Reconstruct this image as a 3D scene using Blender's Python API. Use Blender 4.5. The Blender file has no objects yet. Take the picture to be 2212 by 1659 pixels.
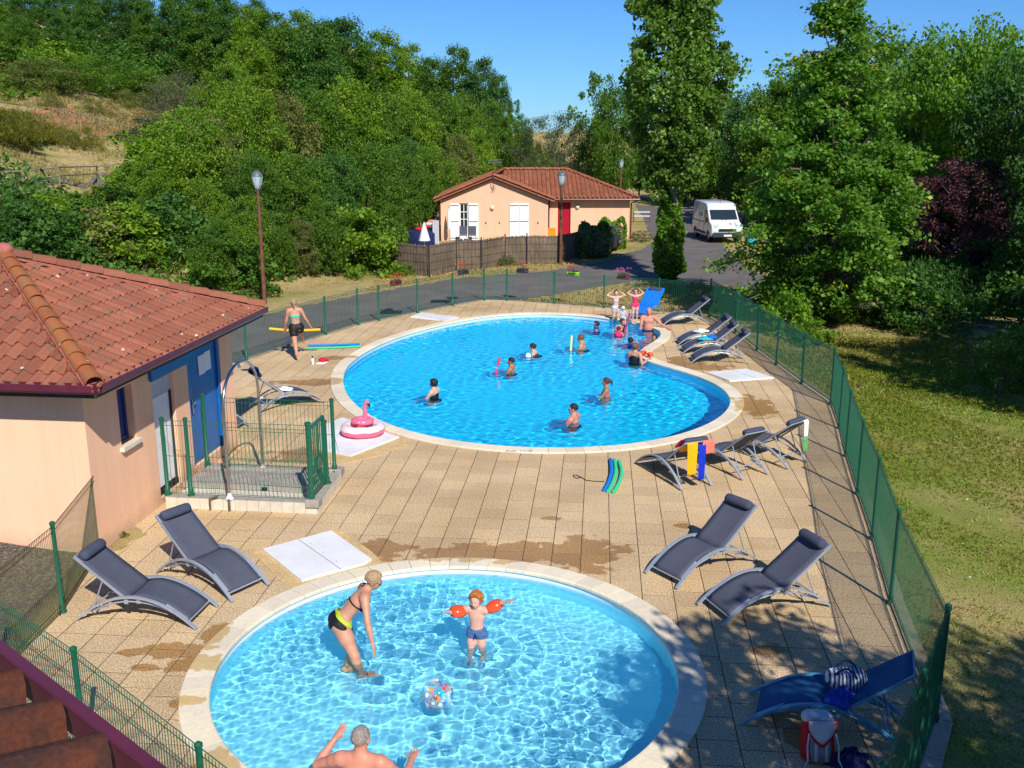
import bpy, bmesh, math, random
import numpy as np
from mathutils import Vector, Matrix, noise
from mathutils.geometry import tessellate_polygon

# ---------------------------------------------------------------- camera, sky, sun, exposure
SC = bpy.context.scene
COL = SC.collection
PI = math.pi
PITCH = math.atan(529.5/2120)
CAMZ = 6.0
cam = bpy.data.cameras.new('camera'); camo = bpy.data.objects.new('camera', cam); COL.objects.link(camo)
camo.location = (0, 0, CAMZ); camo.rotation_euler = (PI/2-PITCH, 0, 0)
cam.sensor_width = 36; cam.lens = 36*2120/2212; cam.clip_end = 3000; cam.clip_start = .05
SC.camera = camo
SUN_EL = math.radians(41); SUN_DIR = Vector((-.342*math.cos(SUN_EL), .94*math.cos(SUN_EL), -math.sin(SUN_EL)))  # travel of the light
world = bpy.data.worlds.new('World'); SC.world = world; world.use_nodes = True
wnt = world.node_tree
sky = wnt.nodes.new('ShaderNodeTexSky'); sky.sky_type = 'NISHITA'; sky.sun_disc = False
sky.sun_elevation = SUN_EL; sky.sun_rotation = math.pi - math.atan2(.342, .94)
sky.altitude = 0; sky.air_density = 1.0; sky.dust_density = 0.0; sky.ozone_density = 4.0
tint = wnt.nodes.new('ShaderNodeMix'); tint.data_type = 'RGBA'; tint.blend_type = 'MULTIPLY'; tint.inputs[0].default_value = 1
tint.inputs[7].default_value = (.29, .53, .86, 1)      # deep polarised blue over the whole dome
wnt.links.new(sky.outputs[0], tint.inputs[6]); wnt.links.new(tint.outputs[2], wnt.nodes['Background'].inputs[0])
wnt.nodes['Background'].inputs[1].default_value = .118
sunl = bpy.data.lights.new('sun', 'SUN'); suno = bpy.data.objects.new('sun', sunl); COL.objects.link(suno)
sunl.energy = 4.7; sunl.angle = math.radians(.53); sunl.color = (1, .95, .87)
suno.rotation_euler = SUN_DIR.to_track_quat('-Z', 'Y').to_euler(); suno.location = (20, -30, 40)
sunl.cycles.is_caustics_light = True
SC.view_settings.view_transform = 'Standard'; SC.view_settings.look = 'None'
SC.view_settings.exposure = 0.25; SC.view_settings.gamma = 1
SC.cycles.max_bounces = 8; SC.cycles.transparent_max_bounces = 24
SC.cycles.diffuse_bounces = 4; SC.cycles.glossy_bounces = 2; SC.cycles.transmission_bounces = 6
SC.cycles.sample_clamp_indirect = 4

# ---------------------------------------------------------------- measuring helpers (photo pixel -> place in the world)
_c, _s = math.cos(PITCH), math.sin(PITCH)
def ray(x, y):
    d = ((x-1106)/2120, 1.0, -(y-829.5)/2120)
    return Vector((d[0], d[1]*_c+d[2]*_s, -d[1]*_s+d[2]*_c))
def G(x, y, z=0.0):
    d = ray(x, y); t = (z-CAMZ)/d.z
    return Vector((d.x*t, d.y*t, z))
def PY(x, y, Y):
    d = ray(x, y); t = Y/d.y
    return Vector((d.x*t, Y, CAMZ+d.z*t))
rnd = random.Random(7)

# ---------------------------------------------------------------- objects
def wloc(o):
    v = Vector((0, 0, 0))
    while o: v += o.location; o = o.parent
    return v
def tag(o, label=None, cat=None, group=None, kind=None):
    if label: o['label'] = label
    if cat: o['category'] = cat
    if group: o['group'] = group
    if kind: o['kind'] = kind
    return o
def thing(name, label, cat, loc=(0, 0, 0), rz=0, group=None):
    o = bpy.data.objects.new(name, None); COL.objects.link(o)
    o.location = loc; o.rotation_euler = (0, 0, rz); o.empty_display_size = .2
    return tag(o, label, cat, group)
def copy_tree(o, parent=None, loc=None, rz=None, sc=None, label=None):
    kids = list(o.children)
    c = o.copy(); COL.objects.link(c); c.parent = parent
    if loc is not None: c.location = loc
    if rz is not None: c.rotation_euler = (0, 0, rz)
    if sc is not None: c.scale = (sc if hasattr(sc, '__len__') else (sc, sc, sc))
    if label: c['label'] = label
    for k in kids: copy_tree(k, c)
    return c
def link_mesh(name, me, parent=None, loc=(0, 0, 0), mat=None):
    o = bpy.data.objects.new(name, me); COL.objects.link(o)
    o.parent = parent; o.location = loc
    if mat and not me.materials: me.materials.append(mat)
    return o
def frame_from(d):
    d = Vector(d).normalized()
    a = Vector((0, 0, 1)) if abs(d.z) < .95 else Vector((1, 0, 0))
    x = d.cross(a).normalized(); y = d.cross(x).normalized()
    return x, y, d
class MB:
    def __init__(s): s.v = []; s.f = []; s.m = []; s.cur = 0
    def add(s, vs, fs):
        n = len(s.v); s.v += [tuple(p) for p in vs]
        s.f += [tuple(i+n for i in f) for f in fs]; s.m += [s.cur]*len(fs); return s
    def box(s, c, size, rz=0, M=None, bev=0):
        x, y, z = (k/2 for k in size)
        if bev > 0:
            b = min(bev, x*.9, y*.9, z*.9); P = []
            for sz in (-1, 1):
                for (ax, ay) in ((x-b, y), (x, y-b)): pass
            ring = lambda ex, ey, ez: [(-ex, -ey, ez), (ex, -ey, ez), (ex, ey, ez), (-ex, ey, ez)]
            P = ring(x-b, y-b, -z)+ring(x, y, -z+b)+ring(x, y, z-b)+ring(x-b, y-b, z)
            F = [(3, 2, 1, 0), (12, 13, 14, 15)]
            for r in range(3):
                for i in range(4): F.append((r*4+i, r*4+(i+1) % 4, r*4+4+(i+1) % 4, r*4+4+i))
        else:
            P = [(-x, -y, -z), (x, -y, -z), (x, y, -z), (-x, y, -z), (-x, -y, z), (x, -y, z), (x, y, z), (-x, y, z)]
            F = [(3, 2, 1, 0), (4, 5, 6, 7), (0, 1, 5, 4), (1, 2, 6, 5), (2, 3, 7, 6), (3, 0, 4, 7)]
        R = M if M is not None else Matrix.Rotation(rz, 3, 'Z')
        c = Vector(c)
        return s.add([c+R @ Vector(p) for p in P], F)
    def bar(s, a, b, w, h, up=(0, 0, 1)):
        a, b = Vector(a), Vector(b); d = (b-a); L = d.length; d.normalize()
        x = d.cross(Vector(up)); x = x.normalized() if x.length > 1e-4 else Vector((1, 0, 0)); z = x.cross(d)
        M = Matrix((x, d, z)).transposed()
        return s.box((a+b)/2, (w, L, h), M=M)
    def tube(s, pts, r, n=8, cap=True):
        pts = [Vector(p) for p in pts]; N = len(pts)
        rs = r if hasattr(r, '__len__') else [r]*N
        V = []; px = None
        for i, p in enumerate(pts):
            d = (pts[min(i+1, N-1)]-pts[max(i-1, 0)]).normalized()
            if px is None: px = frame_from(d)[0]
            px = (px-d*px.dot(d)); px = px.normalized() if px.length > 1e-5 else frame_from(d)[0]
            py = d.cross(px)
            V += [p+(px*math.cos(2*PI*k/n)+py*math.sin(2*PI*k/n))*rs[i] for k in range(n)]
        F = [(i*n+k, i*n+(k+1) % n, (i+1)*n+(k+1) % n, (i+1)*n+k) for i in range(N-1) for k in range(n)]
        if cap: F += [tuple(range(n))[::-1], tuple((N-1)*n+k for k in range(n))]
        return s.add(V, F)
    def lathe(s, c, prof, n=12):
        c = Vector(c); V = [c+Vector((r*math.cos(2*PI*k/n), r*math.sin(2*PI*k/n), z)) for r, z in prof for k in range(n)]
        N = len(prof)
        F = [(i*n+k, i*n+(k+1) % n, (i+1)*n+(k+1) % n, (i+1)*n+k) for i in range(N-1) for k in range(n)]
        F += [tuple(range(n))[::-1], tuple((N-1)*n+k for k in range(n))]
        return s.add(V, F)
    def ell(s, c, r, n=10, m=7, M=None):
        prof = [(math.sin(PI*j/m), -math.cos(PI*j/m)) for j in range(m+1)]
        V = []; c = Vector(c)
        for a, z in prof:
            for k in range(n):
                p = Vector((max(a, .01)*math.cos(2*PI*k/n)*r[0], max(a, .01)*math.sin(2*PI*k/n)*r[1], z*r[2]))
                V.append(c+(M @ p if M is not None else p))
        F = [(i*n+k, i*n+(k+1) % n, (i+1)*n+(k+1) % n, (i+1)*n+k) for i in range(m) for k in range(n)]
        F += [tuple(range(n))[::-1], tuple(m*n+k for k in range(n))]
        return s.add(V, F)
    def prism(s, poly, z0, z1):
        n = len(poly); V = [(p[0], p[1], z0) for p in poly]+[(p[0], p[1], z1) for p in poly]
        F = [tuple(range(n))[::-1], tuple(range(n, 2*n))]+[(i, (i+1) % n, n+(i+1) % n, n+i) for i in range(n)]
        return s.add(V, F)
    def sheet(s, rows):
        m = len(rows); n = len(rows[0])
        return s.add([p for r in rows for p in r], [(i*n+k, i*n+k+1, (i+1)*n+k+1, (i+1)*n+k) for i in range(m-1) for k in range(n-1)])
    def mesh(s, name, mats, off=Vector((0, 0, 0)), smooth=False):
        me = bpy.data.meshes.new(name)
        me.from_pydata([(p[0]-off.x, p[1]-off.y, p[2]-off.z) for p in s.v], [], s.f)
        mats = mats if isinstance(mats, (list, tuple)) else [mats]
        for m in mats: me.materials.append(m)
        if len(mats) > 1: me.polygons.foreach_set('material_index', s.m)
        if smooth:
            me.polygons.foreach_set('use_smooth', [True]*len(me.polygons))
            if smooth != 'all': me.set_sharp_from_angle(angle=math.radians(40))
        return me
    def build(s, name, mats, parent=None, smooth=False, label=None, **kw):
        off = wloc(parent) if parent else Vector((0, 0, 0))
        o = link_mesh(name, s.mesh(name, mats, off, smooth), parent)
        return tag(o, label, **kw)
def solid_sheet(o, t):
    m = o.modifiers.new('thick', 'SOLIDIFY'); m.thickness = t; m.offset = 0
    return o

# ---------------------------------------------------------------- materials
def lin(c):
    return tuple(x/12.92 if x <= .04045 else ((x+.055)/1.055)**2.4 for x in c)
def new_mat(name):
    m = bpy.data.materials.new(name); m.use_nodes = True
    return m, m.node_tree, m.node_tree.nodes['Principled BSDF']
def N(nt, t, **kw):
    n = nt.nodes.new(t)
    for k, v in kw.items():
        if k in n.inputs: n.inputs[k].default_value = v
        else: setattr(n, k, v)
    return n
def mixc(nt, fac, a, b, mode='MIX'):
    m = nt.nodes.new('ShaderNodeMix'); m.data_type = 'RGBA'; m.blend_type = mode
    for s_, v in ((m.inputs[0], fac), (m.inputs[6], a), (m.inputs[7], b)):
        if isinstance(v, bpy.types.NodeSocket): nt.links.new(v, s_)
        else: s_.default_value = v if not hasattr(v, '__len__') else (*v[:3], 1)
    return m.outputs[2]
def ramp(nt, src, stops):
    r = nt.nodes.new('ShaderNodeValToRGB'); nt.links.new(src, r.inputs[0])
    e = r.color_ramp.elements
    for i, (p, c) in enumerate(stops):
        el = e[i] if i < 2 else e.new(p)
        el.position = p; el.color = (*c[:3], 1) if hasattr(c, '__len__') else (c, c, c, 1)
    return r.outputs[0]
def math_(nt, op, a, b=None, c=None, clamp=False):
    m = nt.nodes.new('ShaderNodeMath'); m.operation = op; m.use_clamp = clamp
    for i, v in enumerate((a, b, c)):
        if v is None: continue
        if isinstance(v, bpy.types.NodeSocket): nt.links.new(v, m.inputs[i])
        else: m.inputs[i].default_value = v
    return m.outputs[0]
def noise_(nt, scale, detail=3, co=None, rough=.5):
    n = nt.nodes.new('ShaderNodeTexNoise'); n.inputs['Scale'].default_value = scale
    n.inputs['Detail'].default_value = detail; n.inputs['Roughness'].default_value = rough
    if co is not None: nt.links.new(co, n.inputs['Vector'])
    return n.outputs[0]
def wpos(nt):
    return nt.nodes.new('ShaderNodeNewGeometry').outputs['Position']
def objco(nt):
    return nt.nodes.new('ShaderNodeTexCoord').outputs['Object']
def bump(nt, bs, h, st=.3, d=.01):
    b = nt.nodes.new('ShaderNodeBump'); b.inputs['Strength'].default_value = st; b.inputs['Distance'].default_value = d
    nt.links.new(h, b.inputs['Height']); nt.links.new(b.outputs[0], bs.inputs['Normal'])
def mat(name, col, rough=.6, var=.12, scale=8, spec=.3, metal=0, col2=None, fine=0, bmp=0, rand=0, coat=0):
    """plain surface: base colour broken up by two sizes of noise, optional second colour in blotches"""
    m, nt, bs = new_mat(name)
    co = wpos(nt)
    n1 = noise_(nt, scale, 4, co)
    a = tuple(c*(1-var) for c in col); b = tuple(min(1, c*(1+var)) for c in col)
    c = ramp(nt, n1, [(.3, a), (.7, b)])
    if col2: c = mixc(nt, ramp(nt, noise_(nt, scale*.37, 5, co), [(.48, 0), (.62, 1)]), c, col2)
    if fine:
        n2 = noise_(nt, fine, 2, co)
        c = mixc(nt, 1.0, c, ramp(nt, n2, [(.3, .72), (.7, 1.25)]), 'MULTIPLY')
        if bmp: bump(nt, bs, n2, bmp, .004)
    elif bmp: bump(nt, bs, n1, bmp, .01)
    if rand:
        oi = nt.nodes.new('ShaderNodeObjectInfo')
        c = mixc(nt, 1.0, c, ramp(nt, oi.outputs['Random'], [(0, 1-rand), (1, 1+rand)]), 'MULTIPLY')
    nt.links.new(c, bs.inputs['Base Color'])
    bs.inputs['Roughness'].default_value = rough; bs.inputs['Metallic'].default_value = metal
    bs.inputs['Specular IOR Level'].default_value = spec; bs.inputs['Coat Weight'].default_value = coat
    return m
M = {}
def render_mat(name, col, fine, splash):
    m, nt, bs = new_mat(name); co = wpos(nt)
    mp = nt.nodes.new('ShaderNodeMapping'); mp.inputs['Scale'].default_value = (4, 4, .35); nt.links.new(co, mp.inputs[0])
    st = noise_(nt, 1, 4, mp.outputs[0], .6); bl = noise_(nt, .8, 5, co); f = noise_(nt, fine, 2, co)
    c = mixc(nt, 1, col, ramp(nt, st, [(.30, .93), (.62, 1.02)]), 'MULTIPLY')
    c = mixc(nt, 1, c, ramp(nt, bl, [(.3, (.96, .95, .93)), (.7, (1.03, 1.02, 1.01))]), 'MULTIPLY')
    c = mixc(nt, 1, c, ramp(nt, f, [(.3, .93), (.7, 1.05)]), 'MULTIPLY')
    sx = nt.nodes.new('ShaderNodeSeparateXYZ'); nt.links.new(co, sx.inputs[0])      # rain splash and dirt along the foot of the wall
    d = math_(nt, 'ADD', sx.outputs[2], math_(nt, 'MULTIPLY', math_(nt, 'SUBTRACT', noise_(nt, 3, 5, co, .7), .5), .7))
    c = mixc(nt, math_(nt, 'MULTIPLY', ramp(nt, d, [(.06, 1), (.34, 0)]), splash), c, (.42, .29, .19))
    nt.links.new(c, bs.inputs['Base Color']); bs.inputs['Roughness'].default_value = .92; bs.inputs['Specular IOR Level'].default_value = .1; bump(nt, bs, f, .15, .004)
    return m
M['render'] = render_mat('peach_render', (.93, .565, .365), 150, .45); M['render_far'] = render_mat('peach_render_far', (.82, .50, .335), 60, .5)
M['green'] = mat('green_paint', (.008, .105, .055), .35, .12, 20, .5)
M['wire'] = mat('green_wire', (.015, .12, .065), .4, .1, 20, .4)
M['wire_old'] = mat('weathered_wire', (.10, .11, .05), .5, .25, 6, .3)
M['maroon'] = mat('maroon_gutter', (.11, .018, .035), .35, .15, 5, .5)
M['soffit'] = mat('dark_soffit', (.035, .04, .04), .7, .2, 4)
M['bluepaint'] = mat('blue_paint', (.008, .12, .40), .4, .1, 6, .5)
M['bluedark'] = mat('dark_blue_paint', (.015, .04, .17), .4, .1, 6, .5)
M['white'] = mat('white_paint', (.8, .8, .78), .5, .04, 9, .4)
M['paper'] = mat('paper', (.8, .85, .85), .8, .02, 9, .1)
M['grout'] = mat('pale_tile', (.62, .57, .46), .4, .08, 9, .4, rand=.06)
M['concrete'] = mat('concrete', (.34, .31, .27), .85, .15, 5, .2, fine=120, bmp=.3)
M['kerb'] = mat('kerb_stone', (.45, .37, .27), .85, .15, 5, .2, fine=90, bmp=.3)
M['steel'] = mat('brushed_steel', (.55, .55, .56), .22, .06, 20, .5, metal=1)
M['mortar'] = mat('pink_mortar', (.40, .13, .10), .8, .15, 14, .2)
M['alu'] = mat('grey_aluminium', (.40, .44, .50), .38, .06, 20, .5, metal=.35)
M['sling'] = mat('slate_sling_fabric', (.080, .086, .118), .85, .06, 6, .2, fine=300, bmp=.2)
M['pillow'] = mat('slate_pillow', (.062, .070, .108), .8, .08, 9, .2)
M['black'] = mat('black_rubber', (.012, .012, .014), .5, .2, 10)
M['slot'] = mat('dark_slot', (.01, .02, .03), .6, .1, 10)
M['wood'] = mat('brown_stained_wood', (.15, .065, .035), .6, .25, 4, .3, fine=30)
M['oldwood'] = mat('weathered_wood', (.26, .21, .16), .85, .25, 4, .1, fine=25)
M['bark'] = mat('bark', (.13, .105, .08), .9, .3, 5, .1, fine=18, bmp=.6)
M['bark_pale'] = mat('pale_bark', (.24, .22, .17), .9, .3, 5, .1, fine=18, bmp=.5)
M['red'] = mat('red_door_paint', (.36, .008, .025), .4, .06, 5)
M['orange'] = mat('orange_plastic', (.85, .28, .01), .45, .05, 6)
M['armband'] = mat('orange_vinyl', (.90, .085, .02), .22, .05, 12, .6)
M['yellowfoam'] = mat('yellow_foam', (.80, .50, .02), .75, .06, 20)
M['greenfoam'] = mat('green_foam', (.05, .55, .26), .75, .06, 20)
M['bluefoam'] = mat('blue_foam', (.01, .19, .62), .75, .06, 20)
M['redfoam'] = mat('pink_red_foam', (.75, .06, .13), .75, .06, 20)
M['plumfoam'] = mat('plum_foam', (.28, .05, .20), .75, .06, 20)
M['palefoam'] = mat('pale_yellow_foam', (.75, .78, .35), .75, .06, 20)
M['flamingo'] = mat('pink_vinyl', (.85, .16, .27), .25, .06, 8, .6)
M['pinkhot'] = mat('hot_pink_cloth', (.80, .03, .16), .7, .1, 10)
M['coral'] = mat('coral_towel', (.88, .20, .14), .9, .1, 18, .1, fine=200, bmp=.4)
M['ytowel'] = mat('yellow_towel', (.86, .42, .015), .9, .1, 18, .1, fine=200, bmp=.4)
M['btowel'] = mat('blue_towel', (.012, .04, .50), .9, .12, 14, .1, fine=200, bmp=.4)
M['azure'] = mat('azure_towel', (.01, .17, .70), .9, .1, 10, .1, fine=200, bmp=.4)
M['turq'] = mat('turquoise_cloth', (.02, .45, .55), .9, .2, 12)
M['wtowel'] = mat('white_cloth', (.75, .76, .76), .9, .06, 12)
M['gtowel'] = mat('green_striped_cloth', (.10, .35, .12), .9, .2, 30)
M['bluesling'] = mat('blue_sling_fabric', (.012, .085, .20), .8, .06, 6, .2, fine=300)
M['bluealu'] = mat('blue_lacquered_tube', (.06, .25, .42), .4, .06, 20, .5)
M['navy'] = mat('navy_cloth', (.012, .02, .10), .85, .2, 10)
M['cobalt'] = mat('cobalt_cloth', (.015, .045, .38), .7, .15, 10)
M['blackcloth'] = mat('black_swimsuit', (.010, .010, .013), .6, .15, 20)
M['greycloth'] = mat('grey_cloth', (.20, .23, .27), .85, .12, 14)
M['palegrey'] = mat('pale_grey_cloth', (.50, .52, .56), .85, .12, 14)
M['redcloth'] = mat('red_cloth', (.55, .012, .02), .8, .12, 14)
M['lime'] = mat('lime_cloth', (.45, .62, .04), .7, .1, 12)
M['mint'] = mat('mint_cloth', (.10, .58, .42), .8, .12, 20)
M['denim'] = mat('blue_trunks', (.06, .13, .28), .8, .35, 40)
M['paleblue'] = mat('pale_blue_print', (.50, .60, .80), .8, .25, 50)
M['glassdark'] = mat('window_glass', (.02, .03, .04), .05, .1, 3, .8)
M['lens'] = mat('dark_lens', (.01, .01, .012), .1, .1, 3, .8)
M['vanwhite'] = mat('white_car_paint', (.68, .70, .74), .25, .03, 3, .5, coat=.5)
M['vantrim'] = mat('grey_bumper', (.03, .04, .055), .6, .1, 3)
M['chrome'] = mat('chrome', (.7, .7, .7), .15, .05, 3, .5, metal=1)
M['carblue'] = mat('blue_car_paint', (.03, .13, .42), .25, .05, 3, .5, coat=.5)
M['lamp_glass'] = mat('pale_lamp_glass', (.42, .50, .52), .15, .08, 6, .6)
M['lamp_metal'] = mat('lamp_metal', (.10, .12, .13), .45, .1, 8, .5)
M['cream'] = mat('cream_plastic', (.70, .66, .52), .5, .08, 6)
M['plum_box'] = mat('plum_planter', (.09, .035, .10), .6, .1, 6)
M['red_box'] = mat('red_planter', (.28, .015, .03), .6, .1, 6)
M['lime_box'] = mat('lime_planter', (.35, .68, .02), .6, .1, 6)
M['soil'] = mat('soil', (.07, .045, .03), .95, .2, 10)
M['netting_posts'] = M['green']
# ================================================================ outlines on the ground
GRID = math.radians(5.1)            # paving and pool house share one direction
GU = Vector((math.cos(GRID), -math.sin(GRID))); GV = Vector((math.sin(GRID), math.cos(GRID)))
NC = Vector((-.761, 10.385)); NR = 2.70
near_pool = [(NC.x+NR*math.cos(2*PI*i/96), NC.y+NR*math.sin(2*PI*i/96)) for i in range(96)]
_fp = [(-4.36,24.42),(-4.5,25.69),(-4.44,26.7),(-4.23,28.06),(-3.76,29.57),(-3.07,30.95),(-2.17,32.32),(-1.25,33.3),(-.27,33.97),(.67,34.2),(1.54,34.15),(2.46,33.85),(3.2,33.35),(3.77,32.75),(4.27,32.13),(4.62,31.55),(4.76,31.0),(4.72,30.4),(4.54,29.73),(4.26,29.1),(3.97,28.5),(3.73,27.9),(3.64,27.35),(3.69,26.85),(3.92,26.3),(4.33,25.7),(4.79,24.9),(5.10,24.1),(5.24,23.27),(5.2,22.49),(5.02,21.76),(4.66,20.95),(4.14,20.2),(3.5,19.55),(2.76,19.08),(2.07,18.8),(1.28,18.67),(.5,18.66),(-.23,18.78),(-.95,19.02),(-1.6,19.38),(-2.19,19.83),(-2.74,20.4),(-3.2,21.07),(-3.6,21.85),(-4.05,22.97)]
def smooth_loop(P, n):
    P = np.array(P, float); K = len(P); out = []
    for i in range(K):
        a, b, c, d = P[i-1], P[i], P[(i+1) % K], P[(i+2) % K]
        for j in range(8):
            t = j/8; out.append(.5*((2*b)+(-a+c)*t+(2*a-5*b+4*c-d)*t*t+(-a+3*b-3*c+d)*t**3))
    out = np.array(out)
    for _ in range(30): out = (np.roll(out, 1, 0)+out*2+np.roll(out, -1, 0))/4
    seg = np.linalg.norm(np.roll(out, -1, 0)-out, axis=1); L = np.r_[0, np.cumsum(seg)]
    out2 = np.vstack([out, out[:1]]); t = np.arange(n)/n*L[-1]
    return [(float(np.interp(u, L, out2[:, 0])), float(np.interp(u, L, out2[:, 1]))) for u in t]
far_pool = smooth_loop(_fp, 200)[::-1]
def ccw(P): return P if sum(P[i-1][0]*P[i][1]-P[i][0]*P[i-1][1] for i in range(len(P))) > 0 else P[::-1]
near_pool, far_pool = ccw(near_pool), ccw(far_pool)
def offset_loop(P, d):
    n = len(P); o = []
    for i in range(n):
        a, b = Vector(P[i-1]), Vector(P[(i+1) % n]); t = (b-a).normalized()
        o.append((P[i][0]+t.y*d, P[i][1]-t.x*d))
    return o
def sdp(P, q):
    """signed distance of points q (k,2) to loop P (inside negative) and the direction away from the nearest edge point"""
    P = np.array(P, float); q = np.atleast_2d(q).astype(float)
    best = np.full(len(q), 1e9); near = np.zeros_like(q); ins = np.zeros(len(q), bool)
    for i in range(len(P)):
        a, b = P[i-1], P[i]; ab = b-a
        t = np.clip(((q-a) @ ab)/max(ab @ ab, 1e-12), 0, 1); c = a+t[:, None]*ab
        d = np.linalg.norm(q-c, axis=1); m = d < best; best[m] = d[m]; near[m] = c[m]
        cond = ((a[1] > q[:, 1]) != (b[1] > q[:, 1]))
        with np.errstate(divide='ignore', invalid='ignore'):
            xx = (b[0]-a[0])*(q[:, 1]-a[1])/(b[1]-a[1])+a[0]
        ins ^= cond & (q[:, 0] < xx)
    return np.where(ins, -best, best), near
xy = lambda v: (v.x, v.y)
FENCE_LEFT = [(-6.19, 13.95), (-5.87, 11.72), (-5.9, 9.95)]
FENCE_NEAR = [(-5.9, 9.95), (-4.22, 8.54), (-2.54, 7.0), (-.9, 5.5)]
FENCE_BACK = [(-9.4, 23.4)]+[xy(G(*p)) for p in ((533,777),(704,723),(774,702),(819,693),(902,676),(978,661),(1046,649),(1095,650),(1197,657),(1304,666),(1422,674),(1532,686))]
FENCE_RIGHT = [(6.83,33.51),(7.10,30.68),(7.14,28.0),(7.22,26.14),(7.30,24.0),(7.42,22.04),(6.98,20.09),(6.50,18.20),(6.01,16.10),(5.56,14.12),(5.03,11.96),(4.47,9.2)]
FENCE_RETURN = [(4.47, 9.2), (3.70, 7.95), (2.83, 6.57), (1.95, 5.2)]
WALL_A = Vector((-6.14, 13.55)); WU = Vector((.1106, .9939)); WN = Vector((.9939, -.1106)); WLEN = 5.45
WALL_B = WALL_A+WU*WLEN
deck_poly = ccw([(-6.2, 13.7), (WALL_A.x-.1, WALL_A.y+.2), (WALL_B.x-.1, WALL_B.y), (-9.9, WALL_B.y+.45), (-9.9, 22.9)]+FENCE_BACK[0:]+FENCE_RIGHT[1:]+FENCE_RETURN[1:]+FENCE_NEAR[::-1]+FENCE_LEFT[::-1][1:])

# ================================================================ terrain
BASE = [(-120, 31), (-34, 31), (-17, 33.5), (-10.9, 37.3), (-6.9, 43.2), (-6.6, 52), (-8.2, 60), (-8.5, 74), (0, 92), (16, 118), (45, 150), (220, 210)]
def hill_s(q):
    q = np.atleast_2d(q).astype(float); best = np.full(len(q), 1e9); side = np.zeros(len(q))
    for i in range(1, len(BASE)):
        a, b = np.array(BASE[i-1], float), np.array(BASE[i], float); ab = b-a
        t = np.clip(((q-a) @ ab)/(ab @ ab), 0, 1); c = a+t[:, None]*ab; v = q-c
        d = np.linalg.norm(v, axis=1); m = d < best
        cr = ab[0]*(q[:, 1]-a[1])-ab[1]*(q[:, 0]-a[0])
        best[m] = d[m]; side[m] = np.sign(cr)[m]
    return best*side
def terr(q):
    q = np.atleast_2d(q).astype(float); s = hill_s(q); x, y = q[:, 0], q[:, 1]
    h = np.where(s > 0, .28*(np.sqrt(s*s+4)-2)+.10*np.minimum(s, 3), 0)
    h = np.where(h > 24, 24+(h-24)*.15, h)
    cap = 6.2+18*np.clip((-10-x)/22, 0, 1); h = np.where(h > cap, cap+(h-cap)*.05, h)
    w = np.clip(s/10, 0, 1)
    h += w*(.55*np.sin(x*.21+1)*np.cos(y*.17)+.3*np.sin(x*.53+y*.31)+.15*np.sin(x*1.1-y*.9))
    h += np.where(s <= 0, .03*np.sin(x*.9)*np.sin(y*.7), 0)*np.clip((x-8)/6, 0, 1)-.03
    gm = np.exp(-(((x+9.2)/2.2)**2+((y-14.2)/.9)**2))      # gravel banked against the pool house
    h += .34*gm
    return h
def TZ(x, y): return float(terr([(x, y)])[0])
def GT(px, py, tmax=230):
    d = ray(px, py); t = np.arange(12, tmax, .25)
    X, Y, Z = d.x*t, d.y*t, CAMZ+d.z*t
    h = terr(np.stack([X, Y], 1)); k = np.nonzero(Z <= h)[0]
    i = k[0] if len(k) else len(t)-1
    return Vector((X[i], Y[i], h[i]))
def grid_axis(lo, hi, c, fine, far):
    out = [c]; st = fine
    while out[-1] < hi: out.append(out[-1]+st); st = min(far, st*1.035) if out[-1] > c+25 else fine
    st = fine; a = [c]
    while a[-1] > lo: a.append(a[-1]-st); st = min(far, st*1.035) if a[-1] < c-25 else fine
    return np.array(sorted(set(a[1:]+out)))
gx = np.r_[-900, -400, grid_axis(-130, 130, 0, .55, 6), 400, 900]; gy = np.r_[-60, -20, grid_axis(-4, 240, 22, .55, 6), 400, 700, 1500]
GX, GY = np.meshgrid(gx, gy); q = np.stack([GX.ravel(), GY.ravel()], 1); gz = terr(q)
dk, _ = sdp(deck_poly, q); keep = dk > -.25
nx = len(gx); faces = []
K = keep.reshape(GX.shape)
for j in range(len(gy)-1):
    for i in range(nx-1):
        if K[j, i] or K[j, i+1] or K[j+1, i] or K[j+1, i+1]:
            faces.append((j*nx+i, j*nx+i+1, (j+1)*nx+i+1, (j+1)*nx+i))
me = bpy.data.meshes.new('ground')
me.from_pydata([(a[0], a[1], z) for a, z in zip(q.tolist(), gz.tolist())], [], faces)
me.polygons.foreach_set('use_smooth', [True]*len(me.polygons))
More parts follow.
